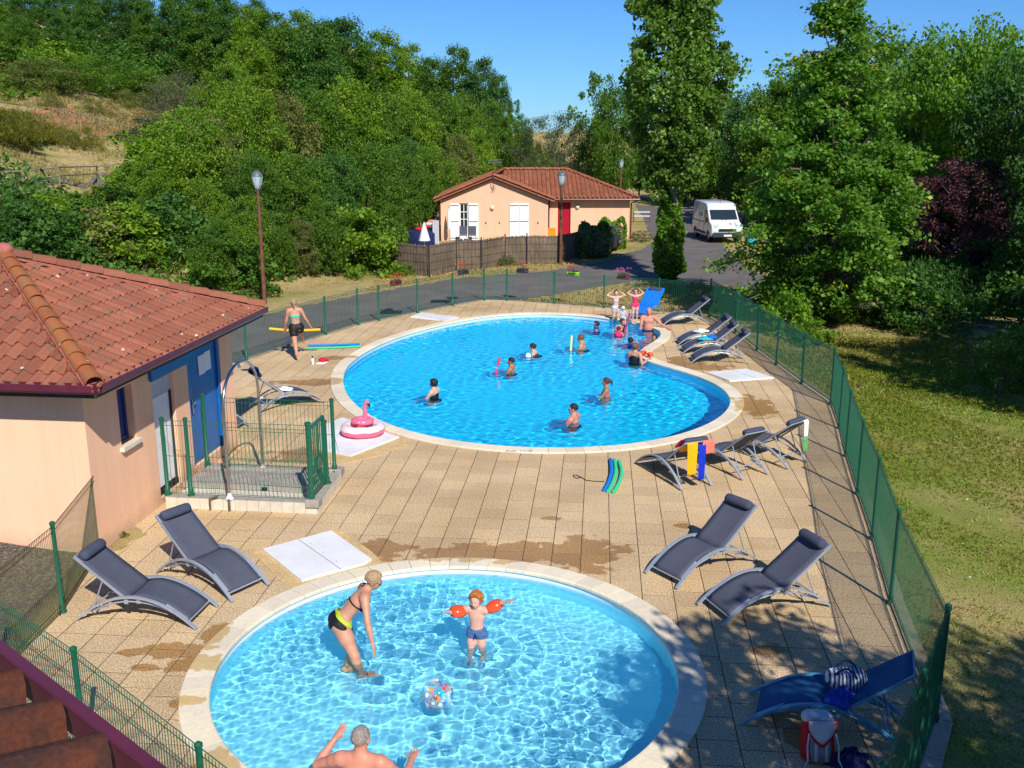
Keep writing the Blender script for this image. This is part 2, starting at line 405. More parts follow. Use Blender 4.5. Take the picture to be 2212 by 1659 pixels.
def ground_mat():
    m, nt, bs = new_mat('dry_lawn')
    co = wpos(nt)
    big = noise_(nt, .35, 5, co); mid = noise_(nt, 2.2, 5, co); fine = noise_(nt, 38, 3, co)
    dry = ramp(nt, mid, [(.3, (.34, .25, .10)), (.7, (.47, .37, .17))])
    green = ramp(nt, mid, [(.3, (.15, .19, .03)), (.7, (.25, .27, .06))])
    # the lawn to the right is greener, the verges by the road are burnt
    sx = nt.nodes.new('ShaderNodeSeparateXYZ'); nt.links.new(co, sx.inputs[0])
    right = math_(nt, 'MULTIPLY', math_(nt, 'SUBTRACT', sx.outputs[0], 4.0), .25, clamp=True)
    near = math_(nt, 'MULTIPLY', math_(nt, 'SUBTRACT', 33.0, sx.outputs[1]), .12, clamp=True)
    g = math_(nt, 'MULTIPLY', right, near)
    f = math_(nt, 'ADD', math_(nt, 'MULTIPLY', big, 1.0), math_(nt, 'MULTIPLY', mid, .35))
    f = math_(nt, 'ADD', f, math_(nt, 'MULTIPLY', g, .22))
    c = mixc(nt, ramp(nt, f, [(.66, 0), (.90, 1)]), dry, green)
    earth = ramp(nt, mid, [(.3, (.36, .24, .13)), (.7, (.44, .31, .18))])
    bare = noise_(nt, .9, 4, co)
    c = mixc(nt, ramp(nt, bare, [(.66, 0), (.74, .8)]), c, earth)
    # gravel strip by the pool house
    gv = math_(nt, 'MULTIPLY', math_(nt, 'SUBTRACT', -6.0, sx.outputs[0]), 3.0, clamp=True)
    gv2 = math_(nt, 'MULTIPLY', math_(nt, 'SUBTRACT', 20.0, sx.outputs[1]), 1.0, clamp=True)
    vor = nt.nodes.new('ShaderNodeTexVoronoi'); vor.inputs['Scale'].default_value = 26; nt.links.new(co, vor.inputs['Vector'])
    grav = mixc(nt, 1, ramp(nt, vor.outputs['Color'], [(0, (.10, .085, .07)), (1, (.34, .28, .22))]), ramp(nt, vor.outputs['Distance'], [(0, 1), (.6, .5)]), 'MULTIPLY')
    c = mixc(nt, math_(nt, 'MULTIPLY', gv, gv2), c, grav)
    # red earth of the upper track
    t1 = nt.nodes.new('ShaderNodeMapRange'); 
    c = mixc(nt, 1, c, ramp(nt, fine, [(.25, .6), (.75, 1.35)]), 'MULTIPLY')
    nt.links.new(c, bs.inputs['Base Color']); bs.inputs['Roughness'].default_value = .95; bs.inputs['Specular IOR Level'].default_value = .1
    bump(nt, bs, fine, .8, .03)
    return m
M['ground'] = ground_mat(); me.materials.append(M['ground'])
tag(link_mesh('ground', me), kind='structure')

def draped(name, mt, poly, dz=.008, step=.5, kind='structure', label=None):
    """a sheet laid on the terrain inside a polygon (roads, tracks)"""
    P = ccw([tuple(p) for p in poly]); xs = [p[0] for p in P]; ys = [p[1] for p in P]
    ax = np.arange(min(xs)-step, max(xs)+step, step); ay = np.arange(min(ys)-step, max(ys)+step, step)
    X, Y = np.meshgrid(ax, ay); q = np.stack([X.ravel(), Y.ravel()], 1); d, near = sdp(P, q)
    m = (d > 0) & (d < step*.75); q[m] = near[m]; ok = d < step*.75
    z = terr(q)+dz; n = len(ax); fs = []
    okk = ok.reshape(X.shape)
    for j in range(len(ay)-1):
        for i in range(n-1):
            if okk[j, i] and okk[j, i+1] and okk[j+1, i] and okk[j+1, i+1]: fs.append((j*n+i, j*n+i+1, (j+1)*n+i+1, (j+1)*n+i))
    mb = MB(); mb.add([(a[0], a[1], b) for a, b in zip(q.tolist(), z.tolist())], fs)
    return mb.build(name, mt, smooth='all', kind=kind)
def asphalt_mat():
    m, nt, bs = new_mat('worn_asphalt'); co = wpos(nt)
    a = noise_(nt, .8, 5, co); f = noise_(nt, 60, 3, co)
    c = ramp(nt, a, [(.3, (.115, .10, .092)), (.7, (.165, .145, .13))])
    c = mixc(nt, 1, c, ramp(nt, f, [(.3, .75), (.7, 1.2)]), 'MULTIPLY')
    v = nt.nodes.new('ShaderNodeTexVoronoi'); v.feature = 'DISTANCE_TO_EDGE'; v.inputs['Scale'].default_value = .35; nt.links.new(co, v.inputs['Vector'])
    c = mixc(nt, ramp(nt, v.outputs['Distance'], [(0, .6), (.006, 0)]), c, (.06, .055, .05))
    nt.links.new(c, bs.inputs['Base Color']); bs.inputs['Roughness'].default_value = .85; bump(nt, bs, f, .3, .01)
    return m
M['asphalt'] = asphalt_mat()
E_ = [xy(G(*p)) for p in [(300,840),(470,790),(560,770),(700,728),(820,697),(980,664),(1046,653),(1095,652),(1180,640),(1290,620),(1380,606),(1470,606),(1560,615),(1600,622),(1660,640),(1720,665),(1990,690),(2080,704),(2400,760),(2400,712),(2140,688),(2060,672),(1900,655),(1700,610),(1655,596),(1610,575),(1570,540),(1560,520)]]
W_ = [xy(G(*p)) for p in [(1590,505),(1660,500),(1700,470),(1560,452),(1500,446),(1440,448),(1370,440),(1390,470),(1400,500),(1412,520),(1385,538),(1340,548),(1310,560),(1290,565),(1240,572),(1180,585),(1100,590),(1000,598),(900,614),(780,634),(640,662),(500,695),(380,730),(300,760)]]
draped('road', M['asphalt'], E_+W_, .012)

# ================================================================ pools
def liner_mat(name, deep, shallow, zb):
    m, nt, bs = new_mat(name); co = wpos(nt)
    sx = nt.nodes.new('ShaderNodeSeparateXYZ'); nt.links.new(co, sx.inputs[0])
    n1 = noise_(nt, 2.0, 3, co)
    c = mixc(nt, ramp(nt, n1, [(.3, 0), (.7, 1)]), deep, tuple(min(1, x*1.08) for x in deep))
    f = math_(nt, 'GREATER_THAN', sx.outputs[2], zb)
    c = mixc(nt, f, c, shallow)
    nt.links.new(c, bs.inputs['Base Color']); bs.inputs['Roughness'].default_value = .6; bs.inputs['Specular IOR Level'].default_value = .15
    return m
M['liner_near'] = liner_mat('pale_blue_pool_liner', (.32, .82, 1.0), (.74, .82, .88), -.16)
M['liner_far'] = liner_mat('blue_pool_liner', (.010, .68, 1.0), (.62, .80, .90), -.20)
def water_mat(name, col):
    m, nt, bs = new_mat(name)
    bs.inputs['Transmission Weight'].default_value = 1; bs.inputs['Roughness'].default_value = 0
    bs.inputs['IOR'].default_value = 1.33; bs.inputs['Base Color'].default_value = (*col, 1)
    return m
M['water_near'] = water_mat('near_water', (.86, .98, 1)); M['water_far'] = water_mat('far_water', (.80, .98, 1))
def pool(name, label, loop, depth, liner, nst, wmat, wz, wgrid, wl, amp, seed, floor_fn=None):
    cx = sum(p[0] for p in loop)/len(loop); cy = sum(p[1] for p in loop)/len(loop)
    t = thing(name, label, 'swimming pool', (cx, cy, 0))
    fl = floor_fn or (lambda x, y: -depth)
    # basin: wall ring + floor
    mb = MB(); n = len(loop); lv = [.0, -.05, -.12, -.2, -.35, -1]
    inner = offset_loop(loop, -.10)
    V = []; F = []
    for k, z in enumerate(lv):
        for (x, y) in loop: V.append((x, y, z if z > -1 else fl(x, y)))
    for k in range(len(lv)-1):
        F += [(k*n+i, (k+1)*n+i, (k+1)*n+(i+1) % n, k*n+(i+1) % n) for i in range(n)]
    mb.add(V, F)
    b = mb.build('basin_wall', liner, t, smooth='all'); b.cycles.is_caustics_receiver = True
    mb = MB(); xs = [p[0] for p in loop]; ys = [p[1] for p in loop]; st = .25
    ax = np.arange(min(xs)-.5, max(xs)+.5, st); ay = np.arange(min(ys)-.5, max(ys)+.5, st)
    X, Y = np.meshgrid(ax, ay); q = np.stack([X.ravel(), Y.ravel()], 1); d, nr = sdp(loop, q)
    ok = (d < st*1.5).reshape(X.shape); w = len(ax)
    fs = [(j*w+i, j*w+i+1, (j+1)*w+i+1, (j+1)*w+i) for j in range(len(ay)-1) for i in range(w-1) if ok[j, i] and ok[j, i+1] and ok[j+1, i] and ok[j+1, i+1]]
    mb.add([(a, b_, fl(a, b_)) for a, b_ in q.tolist()], fs)
    b = mb.build('basin_floor', liner, t, smooth='all'); b.cycles.is_caustics_receiver = True
    # coping stones
    L = [0]; 
    for i in range(n): L.append(L[-1]+math.dist(loop[i], loop[(i+1) % n]))
    P = np.array(loop+[loop[0]]); out = offset_loop(loop, .30); O = np.array(out+[out[0]])
    nose = offset_loop(loop, -.025); I = np.array(nose+[nose[0]])
    at = lambda A, u: (float(np.interp(u % L[-1], L, A[:, 0])), float(np.interp(u % L[-1], L, A[:, 1])))
    r_ = random.Random(seed)
    for k in range(nst):
        u0 = L[-1]*k/nst+.003; u1 = L[-1]*(k+1)/nst-.003; um = (u0+u1)/2
        zt = .036+r_.uniform(-.0015, .0015); V = []
        for u in (u0, um, u1):
            i_, o_ = Vector(at(I, u)), Vector(at(O, u)); dd = (o_-i_)
            for f, z in ((0, -.012), (-.0, zt-.014), (.04, zt-.002), (.10, zt), (.97, zt-.004), (1, zt-.012), (1, -.01)):
                p = i_+dd*f; V.append((p.x, p.y, z))
        m = 7; F = [(a*m+b, a*m+b+1, (a+1)*m+b+1, (a+1)*m+b) for a in range(2) for b in range(m-1)]
        F += [tuple(range(m))[::-1], tuple(2*m+b for b in range(m))]
        s = MB(); s.add(V, F); s.build('coping_stone', M['coping'], t)
    # water
    ax = np.arange(min(xs)-.1, max(xs)+.1, wgrid); ay = np.arange(min(ys)-.1, max(ys)+.1, wgrid)
    X, Y = np.meshgrid(ax, ay); Z = np.zeros_like(X); rg = np.random.RandomState(seed)
    env = .75+.45*np.sin(X*.9+rg.uniform(0, 6))*np.sin(Y*.8+rg.uniform(0, 6))
    tot = 0
    for i in range(70):
        Lw = 10**rg.uniform(math.log10(wl[0]), math.log10(wl[1])); a = rg.uniform(0, 2*PI); kk = 2*PI/Lw
        ph = rg.uniform(0, 6.28)+.5*np.sin(X*rg.uniform(.5, 2)+rg.uniform(0, 6))+.5*np.sin(Y*rg.uniform(.5, 2)+rg.uniform(0, 6))
        Z += amp*Lw**1.1*np.sin(kk*(X*math.cos(a)+Y*math.sin(a))+ph)
    Z = wz+Z*env
    for (rx, ry, ra, rl, rr) in RIPPLES.get(name, []):
        R = np.hypot(X-rx, Y-ry); Z += ra*np.sin(2*PI*R/rl)*np.exp(-(R/rr)**2)
    q = np.stack([X.ravel(), Y.ravel()], 1); d, nr = sdp(loop, q); ok = (d < .035).reshape(X.shape); w = len(ax)
    J, Ii = np.nonzero(ok[:-1, :-1] & ok[1:, :-1] & ok[:-1, 1:] & ok[1:, 1:]); a = J*w+Ii
    fs = np.stack([a, a+1, a+w+1, a+w], 1)
    used = np.unique(fs); remap = np.full(len(q), -1); remap[used] = np.arange(len(used))
    me = bpy.data.meshes.new('water')
    me.from_pydata(np.c_[q, Z.ravel()][used].tolist(), [], remap[fs].tolist()); me.polygons.foreach_set('use_smooth', [True]*len(me.polygons))
    me.materials.append(wmat); o = link_mesh('water', me); tag(o, kind='structure'); o.cycles.is_caustics_caster = True
    return t
WET = [(.1, 13.62, 1.9, .42), (-2.0, 13.75, .55, .4), (1.05, 13.6, .5, .7), (2.75, 14.7, .16, .12), (-4.05, 10.72, .42, .22), (-3.72, 11.15, .22, .3), (-4.6, 10.7, .22, .10), (-3.6, 9.6, .2, .12), (-4.3, 10.35, .25, .10), (3.0, 8.95, .22, .2), (3.1, 10.75, .32, .16),
       (5.6, 21.9, .5, 1.0), (4.8, 26.6, .5, .9), (5.3, 25.9, .7, .4), (-5.0, 24.2, 1.2, .35), (-4.9, 27.1, .5, .3), (-3.9, 18.3, .9, .5), (.6, 15.0, .2, .1), (-3.7, 10.4, .45, .2), (-2.9, 8.3, .3, .5)]
def wet_mask(nt, co, grow=1.0):
    n = noise_(nt, 3.2, 5, co, .6); acc = None
    for (x, y, rx, ry) in WET:
        mp = nt.nodes.new('ShaderNodeMapping'); mp.vector_type = 'POINT'
        mp.inputs['Scale'].default_value = (1/rx/grow, 1/ry/grow, 0); mp.inputs['Location'].default_value = (-x/rx/grow, -y/ry/grow, 0)
        nt.links.new(co, mp.inputs[0])
        ln = nt.nodes.new('ShaderNodeVectorMath'); ln.operation = 'LENGTH'; nt.links.new(mp.outputs[0], ln.inputs[0])
        acc = ln.outputs['Value'] if acc is None else math_(nt, 'MINIMUM', acc, ln.outputs['Value'])
    v = math_(nt, 'ADD', math_(nt, 'SUBTRACT', 1.35, acc), math_(nt, 'MULTIPLY', math_(nt, 'SUBTRACT', n, .5), 2.2))
    return ramp(nt, v, [(.40, 0), (.50, 1)])
def stone_mat(name, a, b, wetc, speck, sp=(.55, 1.3), bmp=.5):
    m, nt, bs = new_mat(name); co = wpos(nt)
    big = noise_(nt, .55, 5, co); f = noise_(nt, speck, 2, co, .7)
    at = nt.nodes.new('ShaderNodeAttribute'); at.attribute_name = 'tint'
    oi = nt.nodes.new('ShaderNodeObjectInfo')
    c = ramp(nt, big, [(.32, a), (.68, b)])
    hue = math_(nt, 'FRACT', math_(nt, 'ADD', at.outputs['Fac'], oi.outputs['Random']))
    c = mixc(nt, 1, c, ramp(nt, hue, [(0, (.90, .88, .86)), (.5, (1, 1, 1)), (1, (1.08, 1.05, .98))]), 'MULTIPLY')
    c = mixc(nt, 1, c, ramp(nt, f, [(.32, sp[0]), (.68, sp[1])]), 'MULTIPLY')
    w = wet_mask(nt, co)
    c = mixc(nt, w, c, mixc(nt, 1, c, wetc, 'MULTIPLY'))
    nt.links.new(c, bs.inputs['Base Color'])
    nt.links.new(ramp(nt, w, [(0, .85), (1, .35)]), bs.inputs['Roughness']); bs.inputs['Specular IOR Level'].default_value = .25
    bump(nt, bs, f, bmp, .006)
    return m
M['paving'] = stone_mat('washed_aggregate_paving', (.53, .375, .205), (.655, .485, .285), (.66, .52, .34), 46, (.46, 1.42))
M['coping'] = stone_mat('cast_coping', (.70, .61, .45), (.80, .72, .57), (.80, .66, .42), 20, (.93, 1.05), .1)
M['bed'] = mat('dark_joint_sand', (.115, .08, .05), .95, .3, 6, .1, fine=70)
RIPPLES = {'paddling_pool': [(-1.5, 10.3, .012, .42, 1.0), (-.42, 10.95, .010, .30, .8), (-.7, 9.2, .006, .3, .5), (-1.4, 8.1, .012, .4, .9)], 'main_pool': [(G(x, y, -.09).x, G(x, y, -.09).y, .005, .33, .55) for x, y in ((938,864),(1105,808),(1160,769),(1262,757),(1310,862),(1240,917),(1289,716),(1371,789),(1362,749),(1414,737),(1338,722),(1401,717),(1233,757),(1141,771))]}
NZ = -.09
pool('paddling_pool', 'small round paddling pool with pale liner and cream stone coping', near_pool, .50, M['liner_near'], 62, M['water_near'], NZ, .0155, (.06, .34), .0028, 3)
pool('main_pool', 'large curved swimming pool with bright blue water and cream coping', far_pool, .95, M['liner_far'], 122, M['water_far'], NZ, .038, (.10, .50), .0015, 5)

# ================================================================ deck: bed, slabs one by one
dt = thing('pool_deck', None, None, (0, 20, 0)); dt['kind'] = 'structure'
loops = [[Vector((*p, 0)) for p in deck_poly], [Vector((*p, 0)) for p in offset_loop(near_pool, .06)[::-1]], [Vector((*p, 0)) for p in offset_loop(far_pool, .06)[::-1]]]
tri = tessellate_polygon(loops); allp = [p for l in loops for p in l]
mb = MB(); mb.add([(p.x, p.y, -.0045) for p in allp], [t if (allp[t[1]]-allp[t[0]]).cross(allp[t[2]]-allp[t[0]]).z > 0 else t[::-1] for t in tri])
mb.build('joint_bed', M['bed'], dt)
TP = .4277; ts = TP-.013; h = ts/2
def slab_mesh(poly, tint=None):
    n = len(poly); c = Vector((sum(p[0] for p in poly)/n, sum(p[1] for p in poly)/n))
    inn = [(p[0]+(c.x-p[0])*.03, p[1]+(c.y-p[1])*.03) for p in poly]
    V = [(*p, -.011) for p in poly]+[(*p, -.0012) for p in poly]+[(*p, 0) for p in inn]
    F = [tuple(range(2*n, 3*n))]
    for r in range(2): F += [(r*n+i, r*n+(i+1) % n, (r+1)*n+(i+1) % n, (r+1)*n+i) for i in range(n)]
    return V, F
sq = [(-h, -h), (h, -h), (h, h), (-h, h)]
mb = MB(); mb.add(*slab_mesh(sq)); slab_me = mb.mesh('paving_slab', M['paving'])
r0 = G(1313.6, 1000); org = Vector((r0.x, r0.y))
cells = [(i, j) for i in range(-46, 46) for j in range(-40, 62)]
cen = np.array([list(org+GU*((i+.5)*TP)+GV*((j+.5+(.33 if i % 5 == 2 else 0))*TP)) for i, j in cells])
dd, ndk = sdp(deck_poly, cen); d1, n1 = sdp(near_pool, cen); d2, n2 = sdp(far_pool, cen)
# areas that are plain concrete or covered instead of paved
whole, part = [], []
def clip(poly, p0, nrm):
    out = []
    for i in range(len(poly)):
        a, b = Vector(poly[i-1]), Vector(poly[i]); da, db = (a-p0).dot(nrm), (b-p0).dot(nrm)
        if (da > 0) != (db > 0): out.append(tuple(a+(b-a)*(da/(da-db))))
        if db > 0: out.append(tuple(b))
    return out
RG = .30
for k, (c, a, b1, b2) in enumerate(zip(cen, dd, d1, d2)):
    if a > RG or b1 < -RG+.1 or b2 < -RG+.1: continue
    C = Vector(c); pl = [tuple(C+GU*x+GV*y) for x, y in sq]; cut = False
    if a > -RG: nr = Vector(ndk[k]); v = (C-nr)*(1 if a < 0 else -1) ; v = -v if False else v; pl = clip(pl, nr-v.normalized()*0, v.normalized() if v.length else GU); cut = True
    for dn, nn in ((b1, n1), (b2, n2)):
        if dn < .15+RG and len(pl) > 2:
            nr = Vector(nn[k]); v = (C-nr)*(1 if dn > 0 else -1)
            if v.length > 1e-6: v.normalize(); pl = clip(pl, nr+v*.14, v); cut = True
    if len(pl) > 2: (part if cut else whole).append((C, pl))
scr = lambda C: (C.y*_c+CAMZ*_s) if abs(C.x) < (C.y*_c+CAMZ*_s)*.55 and C.y > 7.6 else 99
whole.sort(key=lambda t: scr(t[0]))
for C, pl in whole[:285]:
    o = link_mesh('paving_slab', slab_me, dt, (C.x, C.y-20, rnd.uniform(-.002, .002))); o.rotation_euler.z = -GRID+rnd.uniform(-.004, .004)
mb = MB(); tint = []
for C, pl in whole[285:]+part:
    V, F = slab_mesh(pl); dz = rnd.uniform(-.002, .002); mb.add([(a, b, c+dz) for a, b, c in V], F); tint += [rnd.random()]*len(F)
o = mb.build('paving_slabs', M['paving'], dt, kind='stuff')
at = o.data.attributes.new('tint', 'FLOAT', 'FACE'); at.data.foreach_set('value', tint)
# kerb stones under the right hand fence
def kerb(P, w, z, label, name='kerb'):
    t = thing(name, label, 'kerb', (P[0][0], P[0][1], 0)); t['kind'] = 'structure'; del t['category']; del t['label']
    for a, b in zip(P, P[1:]):
        a, b = Vector(a), Vector(b); L = (b-a).length; n = max(1, round(L/1.0)); u = (b-a)/L
        for i in range(n):
            p, q_ = a+u*(L*i/n+.006), a+u*(L*(i+1)/n-.006)
            mb = MB(); mb.bar((*p, z/2), (*q_, z/2), w, z); mb.build('kerb_stone', M['kerb'], t)
kerb([tuple(Vector(p)+Vector((.10, .02))) for p in FENCE_RIGHT]+[(3.8, 7.9), (2.93, 6.5), (2.0, 5.1)], .18, .03, 'k')
kerb([tuple(Vector(p)+Vector((-.08, .06))) for p in FENCE_BACK[1:]], .14, .02, 'k')

# white floor slabs set beside the pools (hatches of the filters)
def hatch(pts, label, rim=None, lid=True):
    P = [xy(G(*p)) for p in pts]; cx = sum(p[0] for p in P)/len(P); cy = sum(p[1] for p in P)/len(P)
    t = thing('hatch_cover', label, 'hatch', (cx, cy, 0), group=None)
    if rim:
        R = [xy(G(*p)) for p in rim]; mb = MB(); mb.prism(ccw(R), -.005, .008); mb.build('surround', M['hatch_rim'], t)
    P = ccw(P); Q = [(p[0]+(cx-p[0])*.012, p[1]+(cy-p[1])*.012) for p in P]; n = len(P)
    mb = MB(); V = [(*p, -.01) for p in P]+[(*p, .035) for p in P]+[(*p, .041) for p in Q]
    F = [tuple(range(2*n, 3*n))]+[(r*n+i, r*n+(i+1) % n, (r+1)*n+(i+1) % n, (r+1)*n+i) for r in range(2) for i in range(n)]
    mb.add(V, F); lid = mb.build('lid', M['hatch'], t)
    a, b = (Vector(P[0])*.38+Vector(P[1])*.62), (Vector(P[-1])*.38+Vector(P[-2])*.62) if len(P) == 4 else (Vector(P[-1])*.5+Vector(P[-2])*.5)
    mb = MB(); mb.bar((*a, .0415), (*b, .0415), .014, .003); mb.build('seam', M['seam'], lid)
    for k in range(3):
        p_ = a+(b-a)*(.2+.3*k); mb = MB(); mb.lathe((p_.x+.06, p_.y+.05, .041), [(.012, 0), (.012, .002)], 8); mb.build('screw', M['seam'], lid)
    return t
M['hatch'] = mat('worn_white_panel', (.76, .76, .77), .55, .06, 3, .3, col2=(.70, .69, .66))
M['seam'] = mat('grey_seam', (.33, .33, .32), .6)
M['hatch_rim'] = mat('ochre_screed', (.60, .42, .20), .8, .12, 4, .2, fine=40)
hatch([(568,1190),(716,1150),(803,1212),(786,1222),(652,1258)], 'white panel set in the deck beside the paddling pool', [(545,1192),(730,1142),(800,1190),(834,1222),(800,1240),(640,1275),(600,1250)])
hatch([(690,925),(740,905),(862,947),(757,988),(690,972)], 'white panel under the pink inflatable ring', [(735,940),(840,925),(884,957),(820,985),(735,1003),(690,995)])
hatch([(887,686),(910,677),(991,687),(962,695),(950,693)], 'thin white panel at the back edge of the large pool')
hatch([(1527,807),(1612,799),(1671,818),(1576,825)], 'white panel on the deck below the three parallel sun loungers')
# ================================================================ tiled roofs
def tile_mat(name, a, b, dirt, moss=(.22, .24, .16), dirtamt=.62):
    m, nt, bs = new_mat(name); co = wpos(nt)
    oi = nt.nodes.new('ShaderNodeObjectInfo'); at = nt.nodes.new('ShaderNodeAttribute'); at.attribute_name = 'tint'
    hue = math_(nt, 'FRACT', math_(nt, 'ADD', at.outputs['Fac'], oi.outputs['Random']))
    c = ramp(nt, hue, [(0, a), (1, b)])
    n1 = noise_(nt, 6, 5, co, .65); n2 = noise_(nt, 55, 3, co)
    c = mixc(nt, ramp(nt, n1, [(dirtamt-.1, 0), (dirtamt+.08, .75)]), c, dirt)
    c = mixc(nt, 1, c, ramp(nt, n2, [(.3, .8), (.7, 1.18)]), 'MULTIPLY')
    v = nt.nodes.new('ShaderNodeTexVoronoi'); v.inputs['Scale'].default_value = 3.4; nt.links.new(co, v.inputs['Vector'])
    lich = math_(nt, 'ADD', v.outputs['Distance'], math_(nt, 'MULTIPLY', n2, .10))
    sel = ramp(nt, v.outputs['Color'], [(.45, 0), (.5, 1)])
    c = mixc(nt, math_(nt, 'MULTIPLY', ramp(nt, lich, [(.125, 1), (.15, 0)]), sel), c, (.60, .52, .38))
    nt.links.new(c, bs.inputs['Base Color']); bs.inputs['Roughness'].default_value = .85; bs.inputs['Specular IOR Level'].default_value = .15
    bump(nt, bs, n2, .4, .006)
    return m
M['tile'] = tile_mat('terracotta_tile', (.235, .080, .048), (.33, .120, .070), (.15, .11, .075))
M['tile_far'] = tile_mat('old_terracotta_tile', (.29, .088, .045), (.38, .135, .07), (.17, .10, .06), dirtamt=.56)
M['tile_old'] = tile_mat('dark_weathered_tile', (.065, .022, .016), (.115, .035, .018), (.035, .026, .024), dirtamt=.50)
M['hiptile'] = tile_mat('ridge_tile', (.30, .085, .04), (.38, .13, .045), (.22, .16, .08), dirtamt=.58)
TILES = {}
def tile_geo(w, L, hgt, ov=.07, seg=5):
    xs = [w*.66*i/seg for i in range(seg+1)]+[w*.83, w*1.04]
    zs = [hgt*math.sin(PI*i/seg)**.8 if 0 < i < seg else 0 for i in range(seg+1)]+[-hgt*.18, 0]
    V = []; m = len(xs)
    for (y, dz, k) in ((-.0, hgt*.42, 1.0), (L+ov, 0, .93)):
        for x, z in zip(xs, zs): V.append((x*k+(1-k)*w*.33, y, z+dz))
    for x, z in zip(xs, zs): V.append((x, .004, z+hgt*.42-.016))
    F = [(i, i+1, m+i+1, m+i) for i in range(m-1)]+[(2*m+i, 2*m+i+1, i+1, i) for i in range(m-1)]
    return V, F
def roof_plane(parent, O, U, S, poly, w, L, hgt, mt, limit=300, first=None, name='roof_tile', deckmat=None):
    """tiles laid in courses on one slope; poly is the slope's outline in (along eave, up slope) coordinates"""
    O, U, S = Vector(O), Vector(U).normalized(), Vector(S).normalized(); Nn = U.cross(S).normalized()
    R = Matrix((U, S, Nn)).transposed(); P = ccw(poly); n = len(P)
    hp = [(Vector(P[i-1]), (Vector(P[i])-Vector(P[i-1])).normalized()) for i in range(n)]
    def inside(p): return min((d.x*(p[1]-a.y)-d.y*(p[0]-a.x)) for a, d in hp)
    V0, F0 = tile_geo(w, L, hgt)
    key = (name, w, L, mt.name)
    if key not in TILES:
        mb = MB(); mb.add(V0, F0); TILES[key] = mb.mesh(name, mt, smooth=True)
    off = wloc(parent); cnt = 0; rest = MB(); tint = []
    u0, u1 = min(p[0] for p in P), max(p[0] for p in P); s1 = max(p[1] for p in P)
    cells = []
    for j in range(int(s1/L)+1):
        for i in range(math.floor(u0/w)-1, math.ceil(u1/w)+1):
            u, s = i*w, j*L
            if inside((u+w*.5, s+L*.5)) < -L*.1: continue
            full = min(inside((u, s+.01)), inside((u+w, s+.01)), inside((u, s+L)), inside((u+w, s+L))) > -.01
            cells.append((u, s, full))
    if first: cells.sort(key=first)
    for (u, s, full) in cells:
        lift = rnd.uniform(0, .006); tw = rnd.uniform(-.012, .012)
        if cnt < limit and full:
            o = link_mesh(name, TILES[key], parent); o.matrix_local = Matrix.Translation(O+R @ Vector((u, s, lift))-off) @ (R @ Matrix.Rotation(tw, 3, 'Z')).to_4x4(); cnt += 1
        else:
            V = []
            for (x, y, z) in V0:
                X, Y = u+x, s+y
                for a, d in hp:
                    v = d.x*(Y-a.y)-d.y*(X-a.x)
                    if v < 0:
                        if abs(d.y) > .2: X = a.x+(d.x*(Y-a.y))/d.y
                        else: Y = a.y
                V.append(O+R @ Vector((X, Y, z+lift)))
            if cnt < limit:
                mb = MB(); mb.add(V, F0); mb.build(name, mt, parent, smooth=True); cnt += 1
            else: rest.add(V, F0); tint += [rnd.random()]*len(F0)
    if rest.v:
        o = rest.build(name+'s', mt, parent, smooth=True, kind='stuff')
        a = o.data.attributes.new('tint', 'FLOAT', 'FACE'); a.data.foreach_set('value', tint)
    mb = MB(); mb.add([O+R @ Vector((p[0], p[1], -.012)) for p in P]+[O+R @ Vector((p[0], p[1], -.07)) for p in P],
        [tuple(range(n)), tuple(range(n, 2*n))[::-1]]+[(i, (i+1) % n, n+(i+1) % n, n+i) for i in range(n)])
    mb.build('roof_deck', deckmat or M['tile'], parent)
    return cnt
def ridge_run(parent, a, b, r, L, mt, name='ridge_tile', mortar=True, up=Vector((0, 0, 1))):
    a, b = Vector(a), Vector(b); d = (b-a); T = d.length; d.normalize(); n = max(1, round(T/L)); st = T/n
    x = d.cross(up).normalized(); z = x.cross(d)
    R = Matrix((x, d, z)).transposed(); seg = 8; V = []
    for (y, rr, dz) in ((0, r, .018), (st+.05, r*.86, .0)):
        for k in range(seg+1):
            th = PI*k/seg*1.02-.01*PI; V.append((-rr*math.cos(th), y, rr*.8*math.sin(th)+dz))
    for k in range(seg+1):
        th = PI*k/seg; V.append((-(r-.018)*math.cos(th), .003, (r-.018)*.8*math.sin(th)+.018))
    m = seg+1; F = [(i, i+1, m+i+1, m+i) for i in range(seg)]+[(2*m+i, 2*m+i+1, i+1, i) for i in range(seg)]
    F = [f[::-1] for f in F]
    mb = MB(); mb.add(V, F); me = mb.mesh(name, mt, smooth=True); off = wloc(parent)
    for i in range(n):
        o = link_mesh(name, me, parent); o.matrix_local = Matrix.Translation(a+d*(st*i)-off+z*rnd.uniform(-.004, .006)) @ (R @ Matrix.Rotation(rnd.uniform(-.015, .015), 3, 'Z')).to_4x4()
    if mortar:
        mb = MB(); mb.bar(a-z*.035, b-z*.035, r*2.05, .04, up=up); mb.build('mortar_bed', M['mortar'], parent)
